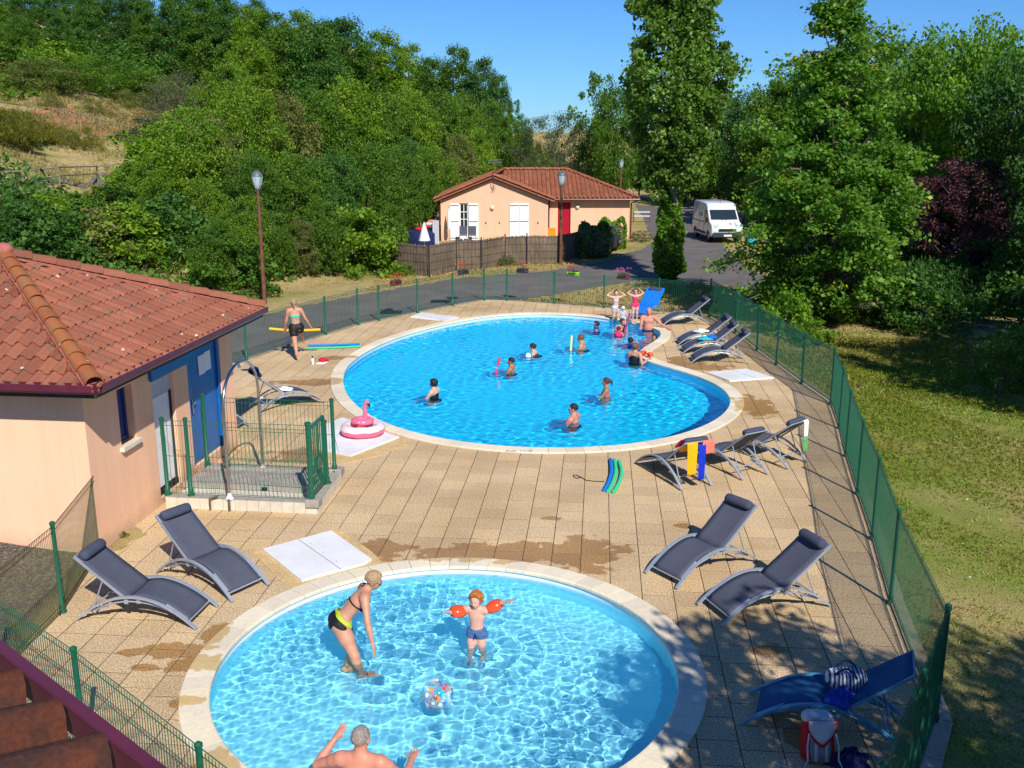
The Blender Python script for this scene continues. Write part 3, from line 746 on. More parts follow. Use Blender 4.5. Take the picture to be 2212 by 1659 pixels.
def wallbox(parent, name, mt, a, b, z0, z1, th=.2, openings=(), side=1):
    """wall from a to b (ground points), with rectangular openings (u0,u1,z0,z1) cut right through"""
    a, b = Vector(a), Vector(b); L = (b-a).length; u = (b-a)/L; n = Vector((u.y, -u.x))*side
    us = sorted({0, L}|{o[0] for o in openings}|{o[1] for o in openings}); mb = MB()
    def blk(u0, u1, za, zb):
        if u1-u0 < 1e-3 or zb-za < 1e-3: return
        p = a+u*u0; q = a+u*u1; r = q-n*th; s = p-n*th
        pts = [p, q, r, s]
        if (q-p).cross(s-p) < 0: pts = pts[::-1]
        mb.prism([tuple(k) for k in pts], za, zb)
    for u0, u1 in zip(us, us[1:]):
        mid = (u0+u1)/2; ops = sorted([o for o in openings if o[0] <= mid <= o[1]], key=lambda o: o[2]); z = z0
        for o in ops: blk(u0, u1, z, o[2]); z = o[3]
        blk(u0, u1, z, z1)
    return mb.build(name, mt, parent)

# ================================================================ pool house (left)
ph = thing('pool_house', 'peach rendered pool house with terracotta hipped roof and blue door at the left', 'building', (WALL_A.x-2, WALL_A.y+2.7, 0))
W3 = lambda u, n, z=0: Vector((*(WALL_A+WU*u+WN*n), z))
# openings on the pool side: narrow window, white door, blue door (distances along the wall)
WIN = (.95, 1.42, 1.38, 2.28); DOORW = (2.05, 2.85, .12, 2.15); DOORB = (3.41, 4.86, .2, 2.60)
wallbox(ph, 'wall', M['render'], WALL_A, WALL_B, -.05, 2.62, .25, [WIN, DOORW, DOORB])
wallbox(ph, 'wall', M['render'], WALL_A-WN*6.0, WALL_A-WN*.252, -.05, 2.62, .25)
wallbox(ph, 'wall', M['render'], WALL_B-WN*.252, WALL_B-WN*6, -.05, 2.62, .25)
wallbox(ph, 'wall', M['render'], WALL_B-WN*6-WU*.25, WALL_A-WN*6+WU*.25, -.05, 2.62, .25)
mb = MB(); mb.prism([tuple(WALL_A+WU*u-WN*n) for u, n in ((.3, .3), (.3, 5.7), (5.1, 5.7), (5.1, .3))], 0, .02); mb.build('inner_floor', M['concrete'], ph)
def wbox(name, mt, u0, u1, n0, n1, z0, z1, parent=None, **kw):
    mb = MB(); mb.prism(ccw([tuple(WALL_A+WU*u+WN*n) for u, n in ((u0, n0), (u1, n0), (u1, n1), (u0, n1))]), z0, z1)
    return mb.build(name, mt, parent or ph, **kw)
# window: deep reveal, blue frame set back, stone sill
wf = wbox('window', M['bluedark'], WIN[0], WIN[0]+.05, -.19, -.12, WIN[2], WIN[3])
for (a, b, c, d) in ((WIN[0]+.05, WIN[1], WIN[2], WIN[2]+.07), (WIN[0]+.05, WIN[1], WIN[3]-.07, WIN[3]), (WIN[1]-.06, WIN[1], WIN[2]+.07, WIN[3]-.07)):
    wbox('frame', M['bluedark'], a, b, -.19, -.125, c, d, wf)
wbox('pane', M['bluedark'], WIN[0]+.05, WIN[1]-.06, -.17, -.15, WIN[2]+.07, WIN[3]-.07, wf)
wbox('sill', M['cream'], WIN[0]-.06, WIN[1]+.05, -.12, .07, WIN[2]-.07, WIN[2]-.005, wf)
# white door with dark threshold
dw = wbox('door', M['white'], DOORW[0]+.03, DOORW[1]-.04, -.14, -.09, DOORW[2]+.12, DOORW[3]-.35, label='white door beside the blue door')
wbox('transom_panel', M['palegrey'], DOORW[0], DOORW[1], -.11, -.07, DOORW[3]-.33, DOORW[3], dw)
wbox('threshold', M['black'], DOORW[0], DOORW[1], -.2, -.05, DOORW[2], DOORW[2]+.10, dw)
wbox('frame', M['soffit'], DOORW[1]-.04, DOORW[1], -.16, -.06, DOORW[2]+.1, DOORW[3]-.33, dw)
# blue boarded door with frame, header and notices
db = wbox('door', M['bluepaint'], DOORB[0]+.09, DOORB[1]-.09, -.10, -.06, DOORB[2]+.02, DOORB[3]-.12, label='blue boarded door with two notices')
for i in range(9):
    u = DOORB[0]+.16+i*.115; wbox('board', M['bluepaint'], u, u+.105, -.06, -.052, DOORB[2]+.1, DOORB[3]-.3, db)
for (a, b, c, d) in ((DOORB[0], DOORB[0]+.09, .2, 2.6), (DOORB[1]-.09, DOORB[1], .2, 2.6), (DOORB[0]+.09, DOORB[1]-.09, DOORB[3]-.12, DOORB[3])):
    wbox('frame', M['bluepaint'], a, b, -.12, -.02, c, d, db)
wbox('handle', M['steel'], DOORB[0]+.13, DOORB[0]+.16, -.05, -.01, 1.18, 1.42, db)
wbox('handle', M['steel'], DOORB[0]+.13, DOORB[0]+.25, -.01, .01, 1.36, 1.385, db)
wbox('notice', M['paper'], 3.98, 4.24, -.045, -.04, 1.78, 2.14, db); wbox('notice', M['paper'], 4.25, 4.52, -.045, -.04, 1.80, 2.16, db)
wbox('header_board', M['bluepaint'], 1.98, 3.40, .005, .06, 2.16, 2.40, ph)
# eaves
OV = .5; ZE = 2.70; SL = WLEN+2*OV; RISE = math.radians(22.6)
c0 = W3(-OV, OV, 0); c1 = W3(WLEN+OV, OV, 0); c2 = W3(WLEN+OV, -6-OV, 0); c3 = W3(-OV, -6-OV, 0)
mb = MB(); mb.prism(ccw([tuple(WALL_A+WU*u+WN*n) for u, n in ((-OV+.04, OV-.04), (WLEN+OV-.04, OV-.04), (WLEN+OV-.04, -6-OV+.04), (-OV+.04, -6-OV+.04))]), 2.63, 2.66); mb.build('soffit', M['soffit'], ph)
def gutter(a, b, zz=2.66):
    a, b = Vector((a.x, a.y, zz)), Vector((b.x, b.y, zz)); d = (b-a).normalized(); o = Vector((d.y, -d.x, 0)); V = []
    prof = [(0, .10), (0, 0), (.03, -.035), (.09, -.035), (.115, 0), (.115, .085), (.10, .09), (.103, .01), (.085, -.02), (.035, -.02), (.012, .01), (.012, .10)]
    for p in (a-d*0, b): V += [p+o*x+Vector((0, 0, z)) for x, z in prof]
    m = len(prof); F = [(i, (i+1) % m, m+(i+1) % m, m+i) for i in range(m)]+[tuple(range(m))[::-1], tuple(range(m, 2*m))]
    mb = MB(); mb.add(V, F); mb.build('gutter', M['maroon'], ph)
gutter(c0, c1); gutter(c3, c0); gutter(c1, c2)
for a, b in ((c0, c1), (c3, c0), (c1, c2)):
    mb = MB(); d = (b-a).normalized(); n_ = Vector((d.y, -d.x, 0))*-.02; mb.bar(Vector((a.x, a.y, 2.62))+n_, Vector((b.x, b.y, 2.62))+n_, .03, .15); mb.build('fascia', M['soffit'], ph)
# four slopes round a point (depth is 7, width 6.45: a short ridge to the left)
hs = SL/2; apex = W3(WLEN/2, OV-hs, ZE+hs*math.tan(RISE)); apex2 = W3(WLEN/2, -6-OV+hs, ZE+hs*math.tan(RISE))
S3 = lambda v: Vector((v.x, v.y, 0))
sl = hs/math.cos(RISE); u3, n3 = Vector((*WU, 0)), Vector((*WN, 0))
up = Vector((0, 0, 1))
tw, tl, th_ = .222, .335, .062
cnt = roof_plane(ph, Vector((c0.x, c0.y, ZE))+n3*.06-up*.03, u3, (-n3*math.cos(RISE)+up*math.sin(RISE)), [(0, 0), (SL, 0), (SL/2, sl+.06)], tw, tl, th_, M['tile'], 175)
FL = 6+2*OV
cnt += roof_plane(ph, Vector((c3.x, c3.y, ZE))-u3*.06-up*.03, n3, (u3*math.cos(RISE)+up*math.sin(RISE)), [(0, 0), (FL, 0), (FL-hs, sl+.06), (hs, sl+.06)], tw, tl, th_, M['tile'], 300-cnt, first=lambda c: -c[0])
for O, U, S, P in ((Vector((c2.x, c2.y, ZE)), -u3, (n3*math.cos(RISE)+up*math.sin(RISE)), [(0, 0), (SL, 0), (SL/2, sl)]), (Vector((c1.x, c1.y, ZE)), -n3, (-u3*math.cos(RISE)+up*math.sin(RISE)), [(0, 0), (FL, 0), (FL-hs, sl), (hs, sl)])):
    roof_plane(ph, O, U, S, P, tw, tl, th_, M['tile'], 0)
ridge_run(ph, Vector((c0.x, c0.y, ZE+.05)), apex+up*.08, .13, .40, M['hiptile'], 'hip_tile')
ridge_run(ph, Vector((c1.x, c1.y, ZE+.05)), apex+up*.08, .15, .40, M['tile'], 'hip_tile')
ridge_run(ph, apex2+up*.08, apex+up*.08, .15, .40, M['tile'])
mb = MB(); mb.ell(apex+up*.14, (.17, .17, .13)); mb.build('finial_cap', M['mortar'], ph, smooth='all')
# ================================================================ corner of the roof the camera hangs over
fr = thing('near_roof', 'dark weathered tiled roof edge with maroon flashing in the bottom left corner', 'roof', (-2.6, 3.6, 3.4))
e0 = PY(-120, 1305, 4.05); e1 = PY(300, 1700, 3.10)
zE = 3.45
zE = 4.3; e0 = G(-100, 1418, zE); e1 = G(400, 1848, zE); ed = (e1-e0).normalized()      # eave line runs down to the right
perp = Vector((ed.y, -ed.x, 0)); perp = perp if perp.x < 0 or perp.y < 0 else -perp
perp = Vector((-abs(perp.x), -abs(perp.y), 0)) if perp.x*perp.y > 0 else perp
inn = -Vector((0-((e0.x+e1.x)/2)*0, 0, 0))
nrm = Vector((ed.y, -ed.x, 0));  # towards the camera side / left below
if nrm.y > 0: nrm = -nrm
Sl = (nrm*math.cos(math.radians(17))+up*math.sin(math.radians(17)))
Lr = (e1-e0).length+1.2
roof_plane(fr, e1+ed*1.2, -ed, Sl, [(0, 0), (Lr+.6, 0), (Lr+.6, 2.2), (0, 2.2)], .262, .45, .085, M['tile_old'], 60, deckmat=M['slot'], name='old_roof_tile')
mb = MB(); o_ = -nrm*.085
mb.bar(e0-ed*.8+o_+up*.01, e1+ed*1.3+o_+up*.01, .02, .09); mb.bar(e0-ed*.8+o_*1.15+up*.05, e1+ed*1.3+o_*1.15+up*.05, .035, .012); mb.build('flashing', M['maroon'], fr)
mb = MB(); mb.bar(e0-ed*.8+nrm*.03-up*.05, e1+ed*1.3+nrm*.03-up*.05, .02, .10); mb.build('fascia', M['white'], fr)
mb = MB(); wl0 = e0-ed*.8+nrm*.45; wl1 = e1+ed*1.3+nrm*.45
mb.prism(ccw([(wl0.x, wl0.y), (wl1.x, wl1.y), (wl1.x+nrm.x*1.6, wl1.y+nrm.y*1.6), (wl0.x+nrm.x*1.6, wl0.y+nrm.y*1.6)]), -.05, zE-.1); mb.build('wall', M['render'], fr)

# ================================================================ fences
def post(mb_parent, p, h, r=.030, mt=None, collar=True, name='post'):
    mb = MB(); x, y = p
    prof = [(r, 0), (r, h-.02), (r*1.25, h-.015), (r*1.25, h+.01), (r*.5, h+.03)]
    if collar: prof = [(r*1.9, 0), (r*1.9, .02), (r*1.35, .03), (r*1.35, .11), (r, .125)]+prof[1:]
    mb.lathe((x, y, 0), prof, 8)
    return mb.build(name, mt or M['green'], mb_parent, smooth=True)
def wire_panel(parent, a, b, z0, h, pitch=.05, r=.0028, mt=None, rows=None, loops=False, name='wire_panel'):
    a, b = Vector(a), Vector(b); L = (b-a).length; u = (b-a)/L; n = Vector((-u.y, u.x)); mb = MB()
    k = max(2, int(L/pitch))
    def stick(p, q, rr):
        d = (q-p).normalized(); x = d.cross(Vector((u.x, u.y, 0)) if abs(d.z) > .5 else Vector((0, 0, 1))).normalized(); y = d.cross(x)
        V = [e+(x*math.cos(t)+y*math.sin(t))*rr for e in (p, q) for t in (0, 2.094, 4.189)]
        mb.add(V, [(0, 1, 4, 3), (1, 2, 5, 4), (2, 0, 3, 5)])
    for i in range(k+1):
        p = a+u*(L*i/k); stick(Vector((p.x, p.y, z0)), Vector((p.x, p.y, z0+h)), r)
    for zr in (rows or (.0, .06, h-.07, h)):
        for s in ((1,) if not loops else (1, -1)):
            stick(Vector((*(a+n*.012*s), z0+zr)), Vector((*(b+n*.012*s), z0+zr)), r*1.35)
    return mb.build(name, mt or M['wire'], parent)
def fence(name, label, P, h, mt=None, net=None, pitch=.05, r=.0028, rows=None, z0=.06, base=0, ends=True, maxpan=2.6):
    t = thing(name, label, 'fence', (P[0][0], P[0][1], base))
    pts = []
    for a, b in zip(P, P[1:]):
        a, b = Vector(a), Vector(b); n = max(1, round((b-a).length/maxpan)); pts += [a+(b-a)*i/n for i in range(n)]
    pts.append(Vector(P[-1]))
    for p in pts: o = post(t, (p.x, p.y), h); o.location.z += base
    for a, b in zip(pts, pts[1:]):
        o = wire_panel(t, a, b, z0, h-z0-.03, pitch, r, mt, rows); o.location.z += base
        if net:
            u = (b-a).normalized(); n = Vector((u.y, -u.x))*.012; m = MB(); K = 6; rowsz = [z0, z0+(h-z0)*.5, h-.12]
            m.sheet([[(*(a+(b-a)*i/K+n*(1+.6*math.sin(i*2.1+z*7))), z) for i in range(K+1)] for z in rowsz]); m.build('netting', net, t, smooth='all')
            for zz in (h-.10, z0+.02):
                m = MB(); m.sheet([[(*(a+(b-a)*i/K+n), z) for i in range(K+1)] for z in (zz, zz+.07)]); m.build('edge_band', M['net_band'], t, smooth='all')
    return t
def net_mat():
    m, nt, bs = new_mat('green_windbreak_net'); co = wpos(nt)
    n1 = noise_(nt, 1.6, 4, co)
    nt.links.new(ramp(nt, n1, [(.3, (.006, .15, .085)), (.7, (.012, .22, .13))]), bs.inputs['Base Color'])
    bs.inputs['Roughness'].default_value = .6
    bs.inputs['Alpha'].default_value = .27
    return m
M['net'] = net_mat(); M['net_band'] = net_mat(); M['net_band'].node_tree.nodes['Principled BSDF'].inputs['Alpha'].default_value = .6
fence('mesh_fence', 'green wire fence from the pool house corner to the near left', FENCE_LEFT, 1.24, M['wire_old'], pitch=.042, r=.0042)
fence('mesh_fence', 'green wire fence with round posts just beyond the old tiled roof edge', FENCE_NEAR, 1.24, M['wire'], pitch=.05, r=.0042)
fence('mesh_fence', 'long green wire fence along the road behind the large pool', FENCE_BACK, 1.2, M['wire'], pitch=.075, r=.0060, maxpan=9)
fence('mesh_fence', 'green netted fence curving between the deck and the right lawn', FENCE_RIGHT, 1.33, M['wire'], M['net'], pitch=.042, r=.0034, maxpan=3.4)
fence('mesh_fence', 'green netted fence closing the deck behind the blue sun lounger', FENCE_RETURN, 1.36, M['wire'], M['net'], pitch=.05, r=.0034)

# ================================================================ foot bath enclosure by the blue door
fb = thing('foot_bath', 'tiled foot bath step in front of the pool house doors', 'foot bath', (-4.5, 16, 0))
q0, q1, q2, q3 = G(345, 1092), G(684, 1105), G(733, 1040), W3(3.5, .02)
q3 = W3(3.55, .03); q0 = W3(1.98, .03)
zt = .20
P1f, P5f, P7f, P3f = Vector((-5.80, 15.53)), Vector((-3.29, 15.27)), Vector((-3.16, 16.80)), Vector((-5.62, 17.12))
def strip_wall(a, b, th, z, n_tiles, mt, nm='wall_tile', inward=1):
    a, b = Vector(a), Vector(b); u = (b-a).normalized(); n = Vector((-u.y, u.x))*inward; L = (b-a).length
    mb = MB(); mb.prism(ccw([tuple(a+n*.012), tuple(b+n*.012), tuple(b+n*th), tuple(a+n*th)]), -.005, z-.008); mb.build('curb', M['concrete'], fb)
    for i in range(n_tiles):
        p, q_ = a+u*(L*i/n_tiles+.003), a+u*(L*(i+1)/n_tiles-.003)
        mb = MB(); mb.prism(ccw([tuple(p), tuple(q_), tuple(q_+n*.011), tuple(p+n*.011)]), .002, z-.01); mb.build(nm, mt, fb)
        mb = MB(); mb.prism(ccw([tuple(p-n*.004), tuple(q_-n*.004), tuple(q_+n*(th+.004)), tuple(p+n*(th+.004))]), z-.007, z); mb.build('cap_tile', M['concrete'], fb)
strip_wall(P1f+Vector((.0, -.07)), P5f+Vector((.09, -.10)), .17, zt, 13, M['grout'])
strip_wall(P5f+Vector((.11, -.08)), P7f+Vector((.10, .10)), .17, zt, 7, M['grout'])
strip_wall(P7f+Vector((.06, .12)), P3f+Vector((.05, .10)), .17, zt, 11, M['grout'])
mb = MB(); mb.prism(ccw([tuple(P1f+Vector((.0, .1))), tuple(P5f+Vector((-.07, .1))), tuple(P7f+Vector((-.07, -.06))), tuple(P3f+Vector((.0, -.06)))]), -.005, .05); mb.build('bath_floor', M['grout'], fb)
mb = MB(); mb.prism(ccw([tuple(P1f+Vector((.03, .75))), tuple(P5f+Vector((-.08, .80))), tuple(P7f+Vector((-.08, -.06))), tuple(P3f+Vector((.03, -.06)))]), .05, .16); mb.build('upper_step', M['concrete'], fb)
mb = MB(); mb.box((-4.3, 16.1, .10), (.10, .012, .06)); mb.build('drain', M['slot'], fb)
for (x, y) in ((P5f.x+.02, P5f.y-.02), (P7f.x, P7f.y)):
    mb = MB(); mb.box((x, y, .18), (.22, .22, .13), rz=-.1, bev=.01); mb.build('post_block', M['concrete'], fb)
ef = thing('enclosure_fence', 'small green wire enclosure with gate around the tiled foot bath', 'fence', (-4.5, 16, zt))
B3 = {1: (-5.78, 15.55), 2: (-5.38, 15.52), 3: (-5.58, 17.10), 4: (-5.20, 17.02), 5: (-3.31, 15.26), 6: (-3.22, 16.12), 7: (-3.19, 16.75)}
for k, p in B3.items(): o = post(ef, p, 1.12 if k == 6 else 1.33, .045 if k in (5, 6) else .035, M['green']); o.location.z += zt
for a, b in ((1, 2), (2, 5), (4, 7)):
    o = wire_panel(ef, B3[a], B3[b], .04, 1.25, .07, .0042, M['wire'], rows=(0, .09, .64, 1.17, 1.25)); o.location.z += zt
a, b = Vector(B3[5]), Vector(B3[6]); u = (b-a).normalized(); a = a+u*.05; b = b-u*.05
g = MB(); z0, z1 = zt+.08, zt+1.22
for (p, q_, z_, w_) in ((a, b, z1, 0), (a, b, z0, 0)): g.bar((*p, z_), (*q_, z_), .03, .05)
g.bar((*a, z0), (*a, z1), .035, .05, up=(1, 0, 0)); g.bar((*b, z0), (*b, z1), .035, .05, up=(1, 0, 0))
gt = g.build('gate', M['green'], ef)
for i in range(1, 8):
    p = a+(b-a)*i/8; m_ = MB(); m_.tube([(*p, z0), (*p, z1)], .011, 6); m_.build('bar', M['green'], gt, smooth=True)
m_ = MB(); m_.box((*(a+(b-a)*.5), zt+.52), (.05, .22, .2)); m_.build('lock_box', M['green'], gt)
sa = thing('shower_arch', 'tall bent stainless steel shower arch over the foot bath fence', 'shower', (-4.69, 15.38, 0))
A0, A1 = Vector((-4.69, 15.36, .2)), Vector((-4.54, 17.0, .16)); pts = [A0+up*(-.0), A0+up*.9]
for k in range(13):
    t = PI*k/12; mid = (A0+A1)/2; pts.append(Vector((mid.x, mid.y, 1.72))+(A0-mid)*math.cos(t)*Vector((1, 1, 0)).x+up*.62*math.sin(t))
pts = [Vector((p.x, p.y, p.z)) for p in pts]
pts += [A1+up*.9, A1]
mb = MB(); mb.tube([A0-up*.16, *pts], .025, 10); mb.build('pipe', M['steel'], sa, smooth='all')
mb = MB(); mb.lathe(A0, [(.07, 0), (.035, .06), (.03, .1)], 10); mb.lathe(A1, [(.08, 0), (.04, .05), (.03, .08)], 10); mb.build('flange', M['white'], sa, smooth=True)
mb = MB(); mb.tube([A0+Vector((-.32, -.05, -.17)), A0+Vector((-.32, -.05, .02)), A0+Vector((-.18, -.04, .06))], .018, 6); mb.tube([A0+Vector((0, -.06, -.2)), A0+Vector((0, -.05, .02))], .022, 6); mb.build('supply_pipe', M['bark'], sa, smooth=True)
mb = MB(); mb.lathe((pts[8].x, pts[8].y, pts[8].z-.09), [(.012, .08), (.012, .05), (.03, .01), (.03, 0)], 8); mb.build('spray_head', M['steel'], sa, smooth=True)
# ================================================================ sun loungers
def lounger_proto(name, sling, tube, pil, label):
    t = thing(name, label, 'sun lounger')
    H = .815; W = .31; arc = lambda x, top=.37: top*(1-(x/H)**2)+.02
    for s in (-1, 1):
        X = [-H+2*H*i/18 for i in range(19)]
        fr_ = MB()
        P = [Vector((x, s*W, arc(x))) for x in X]
        for a, b in zip(P, P[1:]): pass
        V = []
        for i, p in enumerate(P):
            d = (P[min(i+1, 18)]-P[max(i-1, 0)]).normalized(); n_ = Vector((-d.z, 0, d.x)); y = Vector((0, 1, 0))
            V += [p+n_*.010+y*.022, p+n_*.010-y*.022, p-n_*.014-y*.022, p-n_*.014+y*.022]
        F = [(i*4+k, i*4+(k+1) % 4, i*4+4+(k+1) % 4, i*4+4+k) for i in range(18) for k in range(4)]+[(0, 1, 2, 3), (72, 75, 74, 73)]
        fr_.add(V, F); rail = fr_.build('arched_rail', tube, t)
        m_ = MB(); Q = [Vector((x, s*(W-.035), arc(x, .30)-.01)) for x in X if -.66 < x < .70]; m_.tube(Q, .011, 6); m_.build('lower_rail', tube, t, smooth=True)
        
        for bx_, bz_ in ((-.05, .30), (.12, .28)): m_ = MB(); m_.bar((bx_, s*(W-.02), bz_), (bx_, s*(W-.02), .37), .02, .05, up=(1, 0, 0)); m_.build('bracket', tube, t)
        m_ = MB(); m_.bar((.13, s*(W-.045), .33), (.79, s*(W-.045), .86), .026, .030, up=(0, 0, 1)); m_.build('back_rail', tube, t)
        m_ = MB(); m_.tube([(.44, s*(W-.06), .565), (.60, s*(W-.06), .19), (.54, s*(W-.06), .165)], .010, 6); m_.build('prop', tube, t, smooth=True)
        m_ = MB(); m_.bar((.40, s*(W-.05), .20), (.72, s*(W-.05), .12), .02, .024, up=(0, 0, 1))
        for k in range(4): m_.box((.46+k*.06, s*(W-.05), .215-.012*k), (.012, .02, .03))
        m_.build('notched_rack', tube, t)
        m_ = MB(); m_.bar((-.69, s*(W-.035), arc(-.69)-.0), (-.42, s*(W-.035), arc(-.42)+.012), .018, .022); m_.build('seat_rail', tube, t)
    for x, z, w_ in ((-.70, arc(-.70)-.02, W), (.10, .31, W), (.60, .19, W-.06), (.79, .86, W-.045)):
        m_ = MB(); m_.tube([(x, -w_, z), (x, w_, z)], .012, 6); m_.build('crossbar', tube, t, smooth=True)
    ws = W-.045
    rows = []
    for i in range(15):
        x = -.70+i*.80/14; z = arc(x)+.004-(.02 if i > 11 else 0)*(i-11)*.4
        rows.append([Vector((x, ws*k/3, z-.012*(1-(k/3)**2))) for k in range(-3, 4)])
    m_ = MB(); m_.sheet(rows); solid_sheet(m_.build('seat_sling', sling, t, smooth='all'), .006)
    rows = []
    for i in range(10):
        f = i/9; rows.append([Vector((.10+.68*f, ws*k/3, .345+.51*f+.008-.022*math.sin(PI*f)*(1-(k/3)**2))) for k in range(-3, 4)])
    m_ = MB(); m_.sheet(rows); solid_sheet(m_.build('back_sling', sling, t, smooth='all'), .006)
    if pil:
        m_ = MB(); c = Vector((.70, 0, .86)); d = Vector((.79-.13, 0, .86-.33)).normalized(); nn = Vector((-d.z, 0, d.x))
        V = []; sg = 10; ys = [-.235, -.225, -.18, -.06, .06, .18, .225, .235]; rr = [.4, .85, 1, 1.02, 1.02, 1, .85, .4]
        for y, r in zip(ys, rr):
            for k in range(sg):
                a = 2*PI*k/sg; V.append(c+nn*(math.sin(a)*.062*r+.0)+d*(math.cos(a)*.075*r)+Vector((0, y, 0)))
        F = [(i*sg+k, i*sg+(k+1) % sg, (i+1)*sg+(k+1) % sg, (i+1)*sg+k) for i in range(len(ys)-1) for k in range(sg)]+[tuple(range(sg))[::-1], tuple((len(ys)-1)*sg+k for k in range(sg))]
        m_.add(V, F); m_.build('head_roll', pil, t, smooth='all')
    return t
def place_lounger(src, F, B, label, used=[], hh=None):
    """F: middle of the two feet, B: middle of the rear ends, both on the deck"""
    c = (F+B)/2; d = B-F; rz = math.atan2(d.y, d.x)
    grp = 'grey sun loungers on the deck'
    if src.get('placed'): o = copy_tree(src, None, (c.x, c.y, 0), rz, label=label)
    else: o = src; o['placed'] = 1; o.location = (c.x, c.y, 0); o.rotation_euler = (0, 0, rz); o['label'] = label
    if 'blue' not in src.name: o['group'] = grp
    return o
LG = lounger_proto('sun_lounger', M['sling'], M['alu'], M['pillow'], 'grey lounger')
def lay(mid, ang, label, src=None, L=1.63):
    d = Vector((math.cos(math.radians(ang)), math.sin(math.radians(ang)), 0)); return place_lounger(src or LG, mid, mid+d*L, label)
lay(Vector((-3.92, 11.54, 0)), 171, 'grey sun lounger beside the paddling pool, nearer the green fence')
lay(Vector((-3.54, 12.23, 0)), 145, 'grey sun lounger between the white panel and the other one by the paddling pool')
lay(Vector((2.07, 12.62, 0)), 35, 'grey sun lounger right of the wet paving, back towards the fence')
lay(Vector((2.56, 11.61, 0)), 20, 'grey sun lounger lowest of the empty pair right of the paddling pool')

lay(Vector((2.63, 17.88, 0)), -67, 'grey sun lounger carrying the yellow, coral and blue towels')
lay(Vector((3.60, 18.35, 0)), -59, 'grey sun lounger seen from behind, middle one of the row by the towels')
lay(Vector((4.35, 18.85, 0)), -50, 'grey sun lounger nearest the netted fence with a white and green cloth on its back')
lay(Vector((4.90, 28.95, 0)), 2, 'grey sun lounger farthest of the three parallel ones, a white cloth on it')
lay(Vector((4.85, 27.80, 0)), 2, 'middle one of the three parallel grey sun loungers, turquoise cloths on it')
lay(Vector((4.90, 26.60, 0)), 0, 'grey sun lounger nearest of the three parallel ones, nothing lying on it')
lay(Vector((4.92, 32.2, 0)), 8, 'grey sun lounger alone at the back corner by the netted fence')
lay(Vector((-4.55, 22.45, 0)), 215, 'grey sun lounger left of the large pool with a blue cap on its head end')
lay(Vector((-5.72, 19.95, 0)), 165, 'grey sun lounger half hidden behind the pool house wall')
BLG = lounger_proto('blue_sun_lounger', M['bluesling'], M['bluealu'], None, 'blue sun lounger with a bag on it in the shaded bottom right corner')
BLG['category'] = 'sun lounger'
lay(Vector((2.55, 9.48, 0)), -20, 'blue sun lounger with a bag on it in the shaded bottom right corner', BLG)
lay(Vector((4.30, 33.05, 0)), 60, 'sun lounger under a bright blue towel behind the back end of the large pool', LG)

# ================================================================ cloths, toys and bags
def P2(pts, z=0): return [G(*p, z) for p in pts]
def cloth(name, mt, rows, label, cat, t=.008, sub=1, parent=None):
    mb = MB(); mb.sheet(rows); o = mb.build(name, mt, parent, smooth='all'); solid_sheet(o, t)
    if sub: m = o.modifiers.new('soft', 'SUBSURF'); m.levels = sub; m.render_levels = sub
    if label: tag(o, label, cat)
    return o
def noodle(pts, r, mt, label):
    pts = [Vector(p) for p in pts]; P = []
    for i in range(len(pts)-1):
        a, b, c, d = pts[max(i-1, 0)], pts[i], pts[i+1], pts[min(i+2, len(pts)-1)]
        for k in range(6):
            t = k/6; P.append(.5*((2*b)+(c-a)*t+(2*a-5*b+4*c-d)*t*t+(3*b-a-3*c+d)*t**3))
    P.append(pts[-1]); mb = MB(); mb.tube(P, r, 10)
    return mb.build('pool_noodle', mt, None, smooth=True, label=label, cat='pool noodle')
R2 = lambda x, y: (1152+x*.2604, 950.4+y*.2604)
noodle([G(*R2(x, y), .037) for x, y in ((640,160),(650,250),(628,340),(590,415))], .036, M['bluefoam'], 'curved blue foam noodle with a cord lying on the deck')
noodle([G(*R2(x, y), .037) for x, y in ((674,163),(684,255),(662,345),(622,425))], .036, M['greenfoam'], 'green foam noodle lying against the blue one')
noodle([G(*R2(x, y), .037) for x, y in ((710,175),(732,260),(712,350),(668,430))], .036, M['greenfoam'], 'outer green foam noodle, farthest right of the three on the deck')
mb = MB(); mb.tube([G(*R2(x, y), .008) for x, y in ((590,345),(500,342),(440,335),(400,312),(360,292),(335,290),(334,305),(360,318),(400,308))], .008, 5); mb.build('cord', M['black'], None, label='thin dark cord tied to the blue noodle on the deck', cat='cord')
noodle([G(665,752,.035), G(720,751,.035), G(779,748,.035)], .034, M['greenfoam'], 'straight green foam noodle on the deck behind the woman with the yellow noodle')
noodle([G(665,746.5,.035), G(720,745.5,.035), G(777,743,.035)], .034, M['bluefoam'], 'straight blue foam noodle alongside the straight green one')
